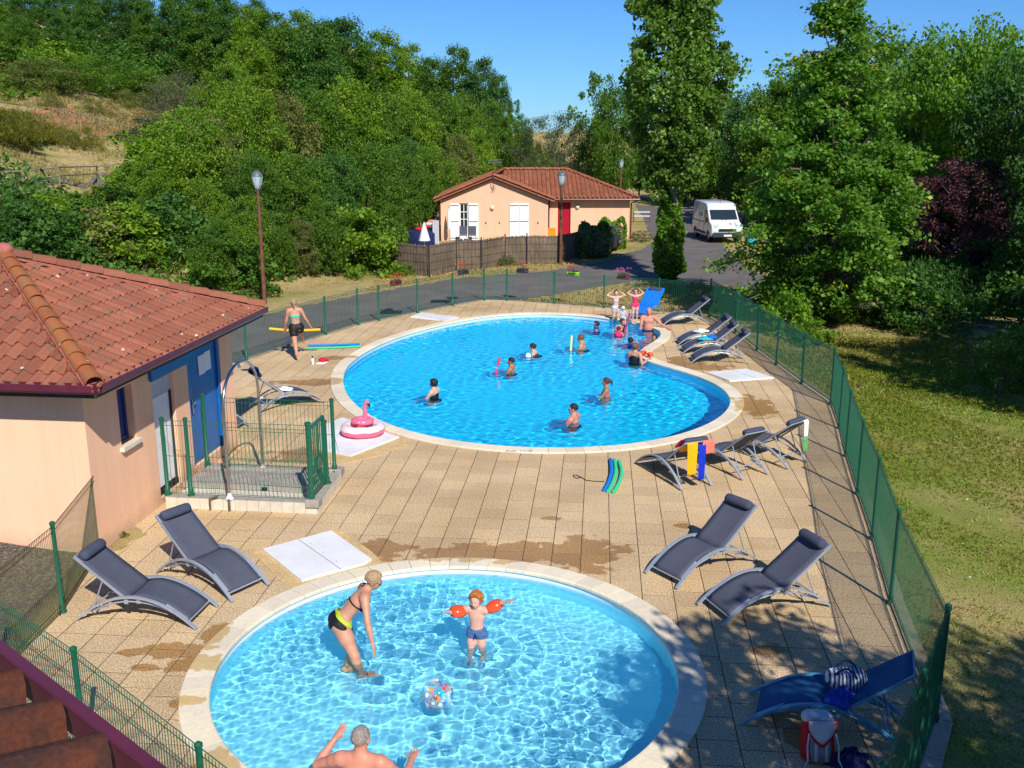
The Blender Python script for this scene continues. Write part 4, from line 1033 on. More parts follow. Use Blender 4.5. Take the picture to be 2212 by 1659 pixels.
# inflatables on the white panel
c = G(784, 938, .04)
def torus(c, R, r, mt, name, parent, sx=1, sy=1, sz=1, n=28, m=10, lob=0):
    V = []
    for i in range(n):
        a = 2*PI*i/n; RR = R*(1-lob*math.exp(-((a-4.9)/.25)**2))
        for k in range(m):
            b = 2*PI*k/m; rr = r*(1+.03*math.sin(7*a)); V.append((c.x+(RR+rr*math.cos(b))*math.cos(a)*sx, c.y+(RR+rr*math.cos(b))*math.sin(a)*sy, c.z+r+rr*math.sin(b)*sz))
    mb = MB(); mb.add(V, [(i*m+k, ((i+1) % n)*m+k, ((i+1) % n)*m+(k+1) % m, i*m+(k+1) % m) for i in range(n) for k in range(m)])
    return mb.build(name, mt, parent, smooth='all')
def donut_mat():
    m, nt, bs = new_mat('sprinkled_vinyl'); g = nt.nodes.new('ShaderNodeNewGeometry'); sx = nt.nodes.new('ShaderNodeSeparateXYZ'); nt.links.new(g.outputs['Position'], sx.inputs[0])
    n1 = noise_(nt, 5, 2, g.outputs['Position'])
    f = math_(nt, 'ADD', math_(nt, 'MULTIPLY', sx.outputs[2], 9.0), math_(nt, 'MULTIPLY', n1, .6))
    c_ = mixc(nt, ramp(nt, f, [(.0, 0), (1, 1)]), (0, 0, 0), (1, 1, 1)); 
    top = math_(nt, 'GREATER_THAN', math_(nt, 'ADD', sx.outputs[2], math_(nt, 'MULTIPLY', n1, .05)), .205)
    c = mixc(nt, top, (.85, .14, .24), (.85, .66, .68))
    v = nt.nodes.new('ShaderNodeTexVoronoi'); v.inputs['Scale'].default_value = 11; nt.links.new(g.outputs['Position'], v.inputs['Vector'])
    s = math_(nt, 'MULTIPLY', ramp(nt, v.outputs['Distance'], [(.14, 1), (.17, 0)]), top)
    c = mixc(nt, s, c, v.outputs['Color']); c = mixc(nt, math_(nt, 'MULTIPLY', s, .5), c, (.15, .05, .2))
    nt.links.new(c, bs.inputs['Base Color']); bs.inputs['Roughness'].default_value = .25; return m
M['donut'] = donut_mat()
t = thing('donut_float', 'pink and white inflatable ring with dark sprinkles on the white panel', 'pool float', c)
torus(c, .345, .122, M['donut'], 'ring', t, 1.0, .98, .95, lob=.07)
c2 = Vector((c.x, c.y+.02, c.z+.205))
t = thing('flamingo_float', 'small pink inflatable flamingo lying inside the pink and white ring', 'pool float', c2)
torus(c2, .155, .075, M['flamingo'], 'body_ring', t, 1.05, 1.0, .9, n=20)
nk = [c2+Vector(v) for v in ((.02,.12,.07),(.04,.13,.2),(.03,.13,.33),(.045,.12,.43),(.085,.11,.46),(.115,.09,.42))]
mb = MB(); mb.tube(nk, [.062, .045, .04, .042, .048, .028], 10); mb.build('neck', M['flamingo'], t, smooth=True)
mb = MB(); mb.tube([nk[-1]+Vector((-.01, 0, .01)), nk[-1]+Vector((.03, -.01, -.045)), nk[-1]+Vector((.015, -.01, -.085))], [.028, .022, .006], 8); mb.build('beak', M['black'], t, smooth=True)
for sx_ in (-1, 1):
    mb = MB(); mb.ell(c2+Vector((-.06+sx_*.05, -.14-.02*sx_, .09)), (.13, .05, .045), M=Matrix.Rotation(.5*sx_, 3, 'Z')); mb.build('wing', M['flamingo'], t, smooth='all')
# bottle, sheet and red cap by the walking woman
b = G(675.7, 787); t = thing('bottle', 'white drinking bottle with a dark cap standing on the deck', 'bottle', b)
mb = MB(); mb.lathe(b, [(.034, 0), (.036, .01), (.036, .15), (.022, .18)], 12); mb.build('body', M['white'], t, smooth=True)
mb = MB(); mb.lathe(b+up*.18, [(.02, 0), (.022, .04), (.016, .05)], 10); mb.build('cap', M['black'], t, smooth=True)
q = [G(x, y, .006) for x, y in ((682,786),(700,787),(712,780),(694,779))]
mb = MB(); mb.prism(ccw([xy(p) for p in q]), .003, .012); mb.build('sheet', M['paper'], None, label='white sheet lying on the deck under the red cap', cat='sheet')
rc = G(697.5, 781, .013); t = thing('cap', 'red bathing cap crumpled on the white sheet', 'cap', rc)
mb = MB(); mb.ell(rc+up*.05, (.13, .10, .055)); mb.ell(rc+Vector((.10, .02, .03)), (.08, .05, .03)); mb.build('fabric', M['redcloth'], t, smooth='all')
# orange armbands on the coping
def armband(c, L, r, M3, label=None, parent=None, name='armband'):
    V = []; n = 14; ys = [-.5, -.4, -.2, 0, .2, .4, .5]; rr = [.62, .92, 1.08, 1.12, 1.08, .92, .62]
    for y, k in zip(ys, rr):
        for i in range(n):
            a = 2*PI*i/n; V.append(c+M3 @ Vector((r*k*math.cos(a), y*L, r*k*math.sin(a)*(.82+.1*math.cos(2*a)))))
    inner = [c+M3 @ Vector((r*.55*math.cos(2*PI*i/n), y*L, r*.55*math.sin(2*PI*i/n))) for y in (-.5, .5) for i in range(n)]
    k = len(ys)*n; F = [(i*n+j, i*n+(j+1) % n, (i+1)*n+(j+1) % n, (i+1)*n+j) for i in range(len(ys)-1) for j in range(n)]
    F += [(k+(j+1) % n, k+j, k+n+j, k+n+(j+1) % n) for j in range(n)]+[(j, k+j, k+(j+1) % n, (j+1) % n) for j in range(n)]+[((len(ys)-1)*n+(j+1) % n, k+n+(j+1) % n, k+n+j, (len(ys)-1)*n+j) for j in range(n)]
    mb = MB(); mb.add(V+inner, F)
    o = mb.build(name, M['armband'], parent, smooth='all')
    if label: tag(o, label, 'armband')
    return o
armband(G(1390, 762, .12), .15, .085, Matrix.Rotation(.5, 3, 'Z'), 'orange inflatable armband on the pool edge, nearer the woman in the black swimsuit')
armband(G(1404, 766, .12), .15, .085, Matrix.Rotation(-.6, 3, 'Z'), 'orange inflatable armband on the pool edge, farther from the water')
# beach ball
def ball_mat():
    m, nt, bs = new_mat('printed_clear_vinyl'); co = objco(nt)
    v = nt.nodes.new('ShaderNodeTexVoronoi'); v.inputs['Scale'].default_value = 13; nt.links.new(co, v.inputs['Vector'])
    n1 = noise_(nt, 22, 2, co)
    pick = nt.nodes.new('ShaderNodeSeparateColor'); nt.links.new(v.outputs['Color'], pick.inputs[0])
    c = ramp(nt, pick.outputs[0], [(.0, (.75, .06, .02)), (.22, (.02, .22, .60)), (.45, (.85, .85, .82)), (.62, (.02, .45, .55)), (.85, (.75, .40, .04))])
    c.node.color_ramp.interpolation = 'CONSTANT'
    blot = math_(nt, 'ADD', v.outputs['Distance'], math_(nt, 'MULTIPLY', n1, .35))
    f = ramp(nt, blot, [(.46, 1), (.50, 0)])
    nt.links.new(c, bs.inputs['Base Color']); bs.inputs['Roughness'].default_value = .08
    a = math_(nt, 'ADD', math_(nt, 'MULTIPLY', f, .75), .22, clamp=True); nt.links.new(a, bs.inputs['Alpha'])
    return m
bc = G(945, 1500, .06); bt = thing('beach_ball', 'clear beach ball printed with small coloured fish floating in the paddling pool', 'ball', bc)
me = bpy.data.meshes.new('skin'); bm = bmesh.new(); bmesh.ops.create_icosphere(bm, subdivisions=4, radius=.178); bm.to_mesh(me); bm.free(); me.polygons.foreach_set('use_smooth', [True]*len(me.polygons))
me.materials.append(ball_mat()); link_mesh('skin', me, bt)
mb = MB(); mb.lathe(bc+Vector((.0, 0, .172)), [(.02, 0), (.012, .012), (.012, .016)], 10); mb.build('valve', M['white'], bt, smooth=True)
# towels hanging over the raised back of the first lounger of the row
def drape(c, w, d, drop, wdir, mt, label, wav=.02, fr=0, back=.25, name='towel'):
    """cloth hanging over an edge at c: wdir along the edge, d the side it hangs to"""
    rows = []; w0 = Vector(wdir).normalized(); d = Vector(d).normalized(); n = 8
    for s in [-back, -back*.5, 0, .03, drop*.25, drop*.5, drop*.75, drop]:
        r = []
        for k in range(n+1):
            u = (k/n-.5)*w*(1-.10*max(0, s)/drop); wv = wav*math.sin(k*1.9+s*3)*(max(0, s)/drop+.2)
            if s <= 0: p = c+w0*u-d*(-s)*.85-up*(-s)*.55*0+up*(.012-.0)+Vector((0, 0, s*.9))
            else: p = c+w0*u+d*(.03+wv)+up*(.01-s)
            r.append(p)
        rows.append(r)
    return cloth(name, mt, rows, label, 'towel', .010)
def head_of(F, ang, L=1.63):
    d = Vector((math.cos(math.radians(ang)), math.sin(math.radians(ang)), 0)); m = F+d*.815; w = Vector((-d.y, d.x, 0)); return m+d*.79+up*.875, d, w
hc, hd, hw = head_of(Vector((2.63, 17.88, 0)), -67)
drape(hc+hw*-.13, .22, hd, .62, hw, M['ytowel'], 'long yellow towel hanging from a grey lounger', back=.3)
drape(hc+hw*.20, .26, hd, .26, hw, M['coral'], 'coral towel hanging over the corner of a grey lounger', back=.22)
drape(hc+hw*.06+hd*.02-up*.06, .16, hd, .66, hw, M['btowel'], 'deep blue towel hanging below the coral one', back=.12)
cloth('beach_wrap', M['pinkhot'], [[hc-hd*(.10+.07*i)+hw*(-.30+.05*k)+up*(-.07*i+.03+.015*math.sin(k*2+i)) for k in range(5)] for i in range(4)], 'crumpled pink patterned wrap beside the yellow towel', 'towel')
hc, hd, hw = head_of(Vector((4.35, 18.85, 0)), -50)
drape(hc+hw*.17, .15, hd, .34, hw, M['wtowel'], 'white end of a cloth hanging from the lounger nearest the netted fence', back=.1, name='cloth')
drape(hc+hw*.17+hd*.005-up*.33, .17, hd, .30, hw, M['gtowel'], 'green end of the cloth hanging from the lounger nearest the netted fence', back=.0, name='cloth')
def heap(c, r, h, mt, label, cat='cloth', seed=1, name='cloth'):
    rg = random.Random(seed); mb = MB(); n = 14; rows = []
    for i in range(7):
        f = i/6; rr = math.sin(PI*.5*f) if f > 0 else .03
        rows.append([c+Vector((math.cos(2*PI*k/n)*r*rr*(1+.35*math.sin(k*2.3+seed)), math.sin(2*PI*k/n)*r*.8*rr*(1+.3*math.cos(k*1.7+seed)), max(.004, h*(1-f)*(1+.5*math.sin(k*1.3+i*2+seed))))) for k in range(n+1)])
    mb.sheet(rows); o = mb.build(name, mt, None, smooth='all'); solid_sheet(o, .006); tag(o, label, cat); return o
on = lambda F, ang, t, z, s=0: F+Vector((math.cos(math.radians(ang)), math.sin(math.radians(ang)), 0))*t+Vector((-math.sin(math.radians(ang)), math.cos(math.radians(ang)), 0))*s+up*z
heap(on(Vector((4.90, 28.95, 0)), 2, .78, .39), .24, .07, M['wtowel'], 'white cloth crumpled on the farthest of the three parallel loungers', seed=2)
heap(on(Vector((4.85, 27.80, 0)), 2, .72, .39, -.05), .20, .07, M['turq'], 'turquoise cloth crumpled on the middle lounger', seed=3)
heap(on(Vector((4.85, 27.80, 0)), 2, .95, .42, .06), .18, .08, M['azure'], 'blue cloth heaped behind the turquoise one on the middle lounger', seed=5)
heap(on(Vector((-4.55, 22.45, 0)), 215, .85, .38), .20, .06, M['wtowel'], 'white shirt lying on the lounger with the blue cap', 'shirt', seed=4, name='shirt')
cc = on(Vector((-4.55, 22.45, 0)), 215, 1.56, .90); t = thing('cap', 'dark blue peaked cap on the head end of a lounger', 'cap', cc)
mb = MB(); mb.ell(cc+up*.03, (.13, .11, .10)); mb.build('crown', M['navy'], t, smooth='all'); mb = MB(); mb.ell(cc+Vector((-.17, -.02, .05)), (.12, .08, .012)); mb.build('peak', M['navy'], t, smooth='all')
# blue towel over the back lounger
F0 = Vector((4.30, 33.05, 0)); rows = []
for i in range(12):
    f = i/11
    if f < .45: p = on(F0, 60, .18+.68*f/.45, .02+.37*(1-((.18+.68*f/.45-.815)/.815)**2)+.03)
    else: g = (f-.45)/.55; p = on(F0, 60, .92+.68*g, .40+.53*g)
    rows.append([p+Vector((-math.sin(1.047), math.cos(1.047), 0))*((k-4)/4*.34)+up*(-.02*abs(k-4)/4+.012*math.sin(k*2+i)) for k in range(9)])
cloth('towel', M['azure'], rows, 'bright blue towel spread over a lounger behind the pool', 'towel', .01)
# things on and beside the blue lounger
def stripe_mat():
    m, nt, bs = new_mat('striped_bag_cloth'); co = objco(nt); w = nt.nodes.new('ShaderNodeTexWave'); w.inputs['Scale'].default_value = 9; w.bands_direction = 'X'; nt.links.new(co, w.inputs['Vector'])
    nt.links.new(mixc(nt, ramp(nt, w.outputs['Fac'], [(.45, 0), (.55, 1)]), (.03, .06, .14), (.62, .66, .72)), bs.inputs['Base Color']); bs.inputs['Roughness'].default_value = .8; return m
M['stripe'] = stripe_mat()
B0 = Vector((2.55, 9.48, 0))
bp = on(B0, -20, .98, .42, .08); t = thing('beach_bag', 'blue and white striped beach bag with dark handles on the blue lounger', 'bag', bp)
V = []; n = 16
prof = [(.10, .0), (.155, .01), (.175, .08), (.16, .15), (.13, .19)]
for r, z in prof:
    for k in range(n):
        a = 2*PI*k/n; V.append(bp+Matrix.Rotation(-.35, 3, 'Z') @ Vector((math.cos(a)*r*1.25*(1+.06*math.sin(3*a)), math.sin(a)*r*.75, z+.02*math.sin(2*a)*z*6)))
mb = MB(); mb.add(V, [(i*n+k, i*n+(k+1) % n, (i+1)*n+(k+1) % n, (i+1)*n+k) for i in range(4) for k in range(n)]+[tuple(range(n))[::-1], tuple(4*n+k for k in range(n))]); mb.build('body', M['stripe'], t, smooth='all')
for s in (-1, 1):
    mb = MB(); mb.tube([bp+Matrix.Rotation(-.35, 3, 'Z') @ Vector((-.11+.22*i/8, s*.09-.02*math.sin(PI*i/8), .17+.10*math.sin(PI*i/8))) for i in range(9)], .011, 6); mb.build('handle', M['navy'], t, smooth=True)
heap(on(B0, -20, .95, .40, -.17), .17, .13, M['cobalt'], 'deep blue pouch slumped in front of the striped bag', 'bag', seed=8, name='pouch')
rp = G(1766, 1640); rp = Vector((rp.x, rp.y, 0)); t = thing('backpack', 'red and pale grey backpack standing on the deck against the blue lounger', 'backpack', rp)
T = Matrix.Rotation(math.radians(-16), 3, 'X')
def loft(c, secs, n, mt, name, par, Mx=Matrix.Identity(3), a0=0, a1=2*PI):
    V = []
    full = abs(a1-a0-2*PI) < 1e-3; m = n if full else n+1
    for (x, y, rx, ry, z) in secs:
        for k in range(m):
            a = a0+(a1-a0)*k/n; cx, sx = math.cos(a), math.sin(a); e = .7
            V.append(c+Mx @ Vector((x+rx*abs(cx)**e*(1 if cx > 0 else -1), y+ry*abs(sx)**e*(1 if sx > 0 else -1), z)))
    F = [(i*m+k, i*m+(k+1) % m, (i+1)*m+(k+1) % m, (i+1)*m+k) for i in range(len(secs)-1) for k in range(n if full else n)]
    if full: F += [tuple(range(m))[::-1], tuple((len(secs)-1)*m+k for k in range(m))]
    mb = MB(); mb.add(V, F); o = mb.build(name, mt, par, smooth='all')
    if not full: solid_sheet(o, .008)
    return o
loft(rp, [(0,0,.14,.09,.0),(0,0,.165,.11,.03),(0,0,.16,.115,.18),(0,0,.15,.11,.32),(0,0,.14,.09,.42)], 18, M['redcloth'], 'body', t, T)
loft(rp, [(0,-.03,.115,.10,.01),(0,-.03,.12,.11,.15),(0,-.035,.11,.10,.30)], 16, M['greycloth'], 'front_pocket', t, T)
for s in (-1, 1): loft(rp, [(s*.05,-.055,.022,.095,.02),(s*.05,-.055,.022,.10,.15),(s*.045,-.058,.02,.09,.30)], 8, M['palegrey'], 'stripe', t, T)
loft(rp, [(0,-.005,.150,.115,.385),(0,-.005,.155,.12,.41),(0,0,.145,.11,.45),(0,0,.11,.08,.475),(0,0,.04,.03,.485)], 18, M['palegrey'], 'top_flap', t, T)
for s in (-1, 1):
    mb = MB(); mb.tube([rp+Vector(v) for v in ((s*.13,-.08,.34),(s*.155,-.13,.22),(s*.15,-.16,.10),(s*.19,-.19,.02),(s*.33,-.16,.012),(s*.42,-.10,.012))], .009, 5); mb.build('strap', M['palegrey'], t, smooth=True)
for nm, mt_, dy, k in (('flap_trim', 'redcloth', -.150, 1.18), ('flap_front', 'palegrey', -.157, 1.0)):
    rows = [[rp+T @ Vector((x*w_*k, dy-.006*math.cos(x*1.4), z)) for x in (-1, -.5, 0, .5, 1)] for z, w_ in ((.425, .13), (.36, .132), (.30, .11), (.24 if k == 1 else .215, .06), (.20 if k == 1 else .165, .012))]
    mb = MB(); mb.sheet(rows); solid_sheet(mb.build(nm, M[mt_], t, smooth='all'), .012)
heap(rp+Vector((.30, -.08, 0)), .20, .14, M['navy'], 'dark blue bag slumped beside the backpack', 'bag', seed=11, name='bag')
# depth marking on the coping
cu = bpy.data.curves.new('marking', 'FONT'); cu.body = 'Prof. 1m20'; cu.size = .12; cu.extrude = .001; cu.align_x = 'CENTER'
_t = bpy.data.objects.new('depth_marking', cu); COL.objects.link(_t); bpy.context.view_layer.update()
_m = bpy.data.meshes.new_from_object(_t); bpy.data.objects.remove(_t); o = bpy.data.objects.new('depth_marking', _m); COL.objects.link(o); mk = G(1122, 975, .039); o.location = mk; _m.materials.clear(); _m.materials.append(mat('faded_blue_print', (.25, .33, .45), .7))
tag(o, 'faded blue depth lettering on the front coping of the large pool', 'lettering')
# ================================================================ far house
HY = 60.0; KX = 59.65/2120; HX = lambda px: (px-1106)*KX
fh = thing('bungalow', 'peach bungalow with terracotta roof and white shutters beyond the road', 'house', (1.5, 62, 0))
xl, xm, xr = -4.30, 2.18, 7.22; YR = 61.0; za = 3.72; ze = 2.45
ax_ = HX(1066)
FW = (HX(993), HX(1012), .0, 2.24)
DRx0, DRx1 = (1204-1106)*.0287, (1231.5-1106)*.0287
# gabled front wall as one prism with the glazed opening cut out
def gable(name, y0, y1, hole):
    mb = MB(); x0, x1 = xl, xm; top = lambda x: ze-.05+(za-ze)*(1-abs(x-ax_)/((ax_-x0) if x < ax_ else (x1-ax_)))
    xs = [x0, hole[0], hole[1], ax_, x1]
    for a, b in zip(xs, xs[1:]):
        zb = hole[3] if a == hole[0] else -.05
        P = [(a, zb), (b, zb), (b, top(b)), (a, top(a))]
        V = [(x, y0, z) for x, z in P]+[(x, y1, z) for x, z in P]
        mb.add(V, [(0, 1, 2, 3), (7, 6, 5, 4)]+[(i, 4+i, 4+(i+1) % 4, (i+1) % 4) for i in range(4)])
    return mb.build(name, M['render_far'], fh)
gable('wall', HY, HY+.25, FW)
wallbox(fh, 'wall', M['render_far'], (xm-.25, YR), (xr, YR), -.05, ze, .25, [(DRx0-xm+.25, DRx1-xm+.25, 0, 2.24)])
wallbox(fh, 'wall', M['render_far'], (xr, YR+.252), (xr, YR+7.5), -.05, ze, .25)
wallbox(fh, 'wall', M['render_far'], (xl, HY+8.5), (xl, HY+.252), -.05, ze, .25)
wallbox(fh, 'wall', M['render_far'], (xr-.252, YR+7.5), (xl+.252, YR+7.5), -.05, ze, .25)
wallbox(fh, 'wall', M['render_far'], (xm, HY+.252), (xm, YR-.002), -.05, ze-.02, .2)
def hbox(name, mt, x0, x1, y0, y1, z0, z1, parent=None, **kw):
    mb = MB(); mb.box(((x0+x1)/2, (y0+y1)/2, (z0+z1)/2), (x1-x0, y1-y0, z1-z0)); return mb.build(name, mt, parent or fh, **kw)
def shutter(x0, x1, y, z0, z1, tilt=0, label=None):
    s = hbox('shutter', M['white'], x0, x1, y-.045, y-.01, z0, z1, label=label); n = 5; w = (x1-x0)/n
    for i in range(n): hbox('board', M['white'], x0+w*i+.006, x0+w*(i+1)-.006, y-.056, y-.045, z0+.02, z1-.02, s)
    for z in (z0+.12, (z0+z1)/2, z1-.15): hbox('hinge_bar', M['slot'], x0+.02, x1-.02, y-.068, y-.056, z, z+.035, s)
    return s
shutter(HX(973), HX(992.5), HY, .02, 2.24); shutter(HX(1012.5), HX(1034), HY, .02, 2.24)
shutter(HX(1101), HX(1121), HY, .05, 2.24); shutter(HX(1121.6), HX(1142), HY, .05, 2.24)
w = hbox('french_window', M['glassdark'], FW[0]+.03, FW[1]-.03, HY+.13, HY+.15, .35, 2.2)
x0, x1 = FW[0], FW[1]
for (a, b, c, d) in ((x0, x0+.07, 0, 2.24), (x1-.07, x1, 0, 2.24), (x0+.07, x1-.07, 0, .38), (x0+.07, x1-.07, 2.16, 2.24)): hbox('frame', M['white'], a, b, HY+.09, HY+.16, c, d, w)
hbox('glazing_bar', M['white'], (x0+x1)/2-.02, (x0+x1)/2+.02, HY+.10, HY+.125, .38, 2.16, w)
for z in (.83, 1.28, 1.72): hbox('glazing_bar', M['white'], x0+.07, x1-.07, HY+.102, HY+.123, z-.02, z+.02, w)
d = hbox('door', M['red'], DRx0+.05, DRx1-.05, YR+.08, YR+.13, .02, 2.19, label='dark red door')
for (a, b, c, e) in ((DRx0, DRx0+.05, 0, 2.24), (DRx1-.05, DRx1, 0, 2.24), (DRx0+.05, DRx1-.05, 2.19, 2.24)): hbox('frame', M['red'], a, b, YR+.02, YR+.14, c, e, d)
hbox('handle', M['steel'], DRx1-.20, DRx1-.10, YR+.04, YR+.08, 1.02, 1.06, d)
for px, y in ((1063.7, HY), (1245.8, YR)):
    mb = MB(); x = (px-1106)*(KX if y == HY else .0287); mb.ell((x, y-.07, 1.98), (.13, .09, .15), 12, 8); mb.build('wall_lamp', M['cream'], fh, smooth='all')
for x in (HX(1050), HX(1079), HX(1162)): hbox('shutter_catch', M['slot'], x-.03, x+.03, HY-.07, HY, 1.05, 1.12)
mb = MB(); mb.tube([(xm+.08, YR-.06, 2.35), (xm+.08, YR-.06, .0)], .045, 8); mb.build('downpipe', M['maroon'], fh, smooth=True)
mb = MB(); mb.tube([(xr+.42, YR-.35, 2.36), (xr+.08, YR-.08, 2.18), (xr+.08, YR-.08, .0)], .045, 8); mb.build('downpipe', M['maroon'], fh, smooth=True)
mb = MB(); mb.tube([(xl-.08, HY+.1, 2.3), (xl-.08, HY+.1, .0)], .045, 8); mb.build('downpipe', M['maroon'], fh, smooth=True)
# roofs: gable over the left wing, hip over the rest
RZ = 4.02; RYr = YR+3.75; eY = YR-.45; eZ = ze-.02; pit = math.atan2(RZ-eZ, RYr-eY); sl = (RZ-eZ)/math.sin(pit)
xe = xr+.5; hipx = xe-(RYr-eY)
n1 = roof_plane(fh, (ax_, eY, eZ+.05), (1, 0, 0), (0, math.cos(pit), math.sin(pit)), [(1.5, 0.9), (xm+.25-ax_, 0), (xe-ax_, 0), (hipx-ax_, sl), (0.3, sl), (0.0, sl-.3)], .27, .36, .075, M['tile_far'], 230, name='roof_tile')
roof_plane(fh, (xe, eY, eZ+.05), (0, 1, 0), (-math.cos(pit), 0, math.sin(pit)), [(0, 0), (2*(RYr-eY), 0), (RYr-eY, sl)], .27, .36, .075, M['tile_far'], 0)
roof_plane(fh, (xe, 2*RYr-eY, eZ+.05), (-1, 0, 0), (0, -math.cos(pit), math.sin(pit)), [(0, 0), (xe-xl+.2, 0), (xe-ax_-.3, sl), (xe-hipx, sl)], .27, .36, .075, M['tile_far'], 0)
gl = math.atan2(za-ze, ax_-xl); ov = .38
for sgn, xx in ((-1, xl), (1, xm)):
    wd = abs(ax_-xx)+ov; gp = math.atan2(za+.16-(ze-.02), wd); S = Vector((-sgn*math.cos(gp), 0, math.sin(gp))); LL = wd/math.cos(gp)
    O = Vector((xx+sgn*ov, HY-.30, ze+.0)); dep = 8.6 if sgn < 0 else 4.2
    if sgn < 0: roof_plane(fh, O+Vector((0, dep, 0)), (0, -1, 0), S, [(0, 0), (dep, 0), (dep, LL), (0, LL)], .27, .36, .075, M['tile_far'], 0)
    else: roof_plane(fh, O, (0, 1, 0), S, [(0, 0), (1.2, 0), (dep, LL), (0, LL)], .27, .36, .075, M['tile_far'], 30)
    # verge tiles along the gable
    a = Vector((xx+sgn*ov, HY-.28, ze+.04)); b = Vector((ax_, HY-.28, za+.20)); ridge_run(fh, a, b, .15, .42, M['tile_far'], 'verge_tile', mortar=False)
    mb = MB(); mb.bar(a-up*.10+Vector((0, -.02, 0)), b-up*.10+Vector((0, -.02, 0)), .05, .14, up=(0, 0, 1)); mb.build('bargeboard', M['tile_far'], fh)
ridge_run(fh, (ax_, HY-.2, za+.2), (ax_+.6, RYr, RZ+.12), .13, .42, M['tile_far'], mortar=False)
ridge_run(fh, (ax_+.6, RYr, RZ+.1), (hipx, RYr, RZ+.1), .13, .42, M['tile_far'], mortar=False)
ridge_run(fh, (xe, eY, eZ+.12), (hipx, RYr, RZ+.1), .13, .42, M['tile_far'], 'hip_tile', mortar=False)
mb = MB(); mb.tube([(xm+.3, eY-.05, eZ), (xe+.05, eY-.05, eZ)], .06, 8); mb.build('gutter', M['maroon'], fh, smooth=True)
hbox('soffit', M['soffit'], xm+.3, xe-.05, eY, YR-.002, eZ-.06, eZ-.03)
# antenna on the gable
an = thing('antenna', 'thin aerial mast with rods in front of the bungalow gable', 'antenna', (ax_, HY-.08, 2.3))
mb = MB(); mb.tube([(ax_, HY-.05, 3.0), (ax_, HY-.42, 3.6), (ax_, HY-.42, 5.0)], .02, 6); mb.build('mast', M['wood'], an, smooth=True)
mb = MB()
for z in (4.75, 4.6): mb.tube([(ax_-.3, HY-.42, z), (ax_+.55, HY-.42, z+.05)], .012, 5)
for k in range(6): mb.tube([(ax_-.25+k*.15, HY-.62, 4.68), (ax_-.25+k*.15, HY-.22, 4.68)], .01, 4)
for z in (3.2, 2.95, 3.05): mb.tube([(ax_-.12, HY-.12, z), (ax_+.16, HY-.14, z+.10)], .012, 4)
mb.build('rods', M['greycloth'], an)
# flags behind the roof
for px, lab, mt in ((1075, 'blue and white flag on a pole left of the other two behind the bungalow', 'cobalt'), (1121, 'middle flag on a white pole behind the bungalow roof', 'cobalt'), (1146, 'pale flag on a pole, rightmost of the three behind the roof', 'wtowel')):
    p = PY(px, 330, 72.0); t = thing('flagpole', lab, 'flag', (p.x, 72, 0)); mb = MB(); mb.tube([(p.x, 72, 0), (p.x, 72, p.z)], .045, 6); mb.build('pole', M['white'], t, smooth=True)
    rows = [[Vector((p.x+.05+.07*k, 72+.03*math.sin(k+i), p.z-.12-i*.17-.05*k)) for k in range(3)] for i in range(8)]
    cloth('flag', M[mt], rows, None, None, .01, 0, parent=None).parent = t; t.children[-1].location = -Vector((p.x, 72, 0))
# brushwood fence in front of the house
bf = thing('brushwood_fence', 'brown brushwood screen on dark posts in front of the bungalow', 'fence', (-1, 47, 0))
def brush_mat():
    m, nt, bs = new_mat('brushwood'); co = objco(nt); mp = nt.nodes.new('ShaderNodeMapping'); mp.inputs['Scale'].default_value = (30, 30, 2.2); nt.links.new(co, mp.inputs[0])
    n1 = noise_(nt, 1, 4, mp.outputs[0], .7); n2 = noise_(nt, 1.2, 4, co)
    c = ramp(nt, n1, [(.3, (.085, .060, .042)), (.7, (.26, .19, .13))]); c = mixc(nt, 1, c, ramp(nt, n2, [(.3, .75), (.7, 1.2)]), 'MULTIPLY')
    nt.links.new(c, bs.inputs['Base Color']); bs.inputs['Roughness'].default_value = .95; bump(nt, bs, n1, 1, .02); return m
M['brush'] = brush_mat(); M['postdark'] = mat('dark_post', (.03, .03, .035), .6)
bp_ = [G(*p) for p in ((848,587.5),(928,597),(986,584),(1040,581),(1091,571),(1138,569),(1208,569),(1250,558))]; BH = 1.42
for p in bp_: mb = MB(); mb.tube([(p.x, p.y, -.05), (p.x, p.y, BH+.08)], .035, 6); mb.build('post', M['postdark'], bf, smooth=True)
for a, b in zip(bp_, bp_[1:]):
    d_ = (b-a).normalized(); n_ = Vector((-d_.y, d_.x, 0)); a2, b2 = a+n_*.05, b+n_*.05; L = (b2-a2).length; K = max(2, int(L/.06)); mb = MB(); V = []
    r_ = random.Random(int(a.x*100)+3)
    for k in range(K):                                  # bundles of twigs, each with its own height and depth
        u0, u1 = L*k/K, L*(k+1)/K-.004; h0 = BH-.06+r_.uniform(-.035, .03); o1 = r_.uniform(-.008, .012)
        p, q_ = a2+d_*u0+n_*o1, a2+d_*u1+n_*o1
        mb.prism([(p.x, p.y), (q_.x, q_.y), (q_.x+n_.x*.03, q_.y+n_.y*.03), (p.x+n_.x*.03, p.y+n_.y*.03)], .0, h0)
    mb.build('brushwood_panel', M['brush'], bf)
    mb = MB()
    for z in (.25, .6, .95, 1.28): mb.bar(a+n_*.035+up*z, b+n_*.035+up*z, .006, .008)
    for k in range(1, int(L/.2)): mb.bar(a+n_*.03+d_*(k*.2), a+n_*.03+d_*(k*.2)+up*BH, .005, .005, up=(1, 0, 0))
    mb.build('wire_grid', M['postdark'], bf)
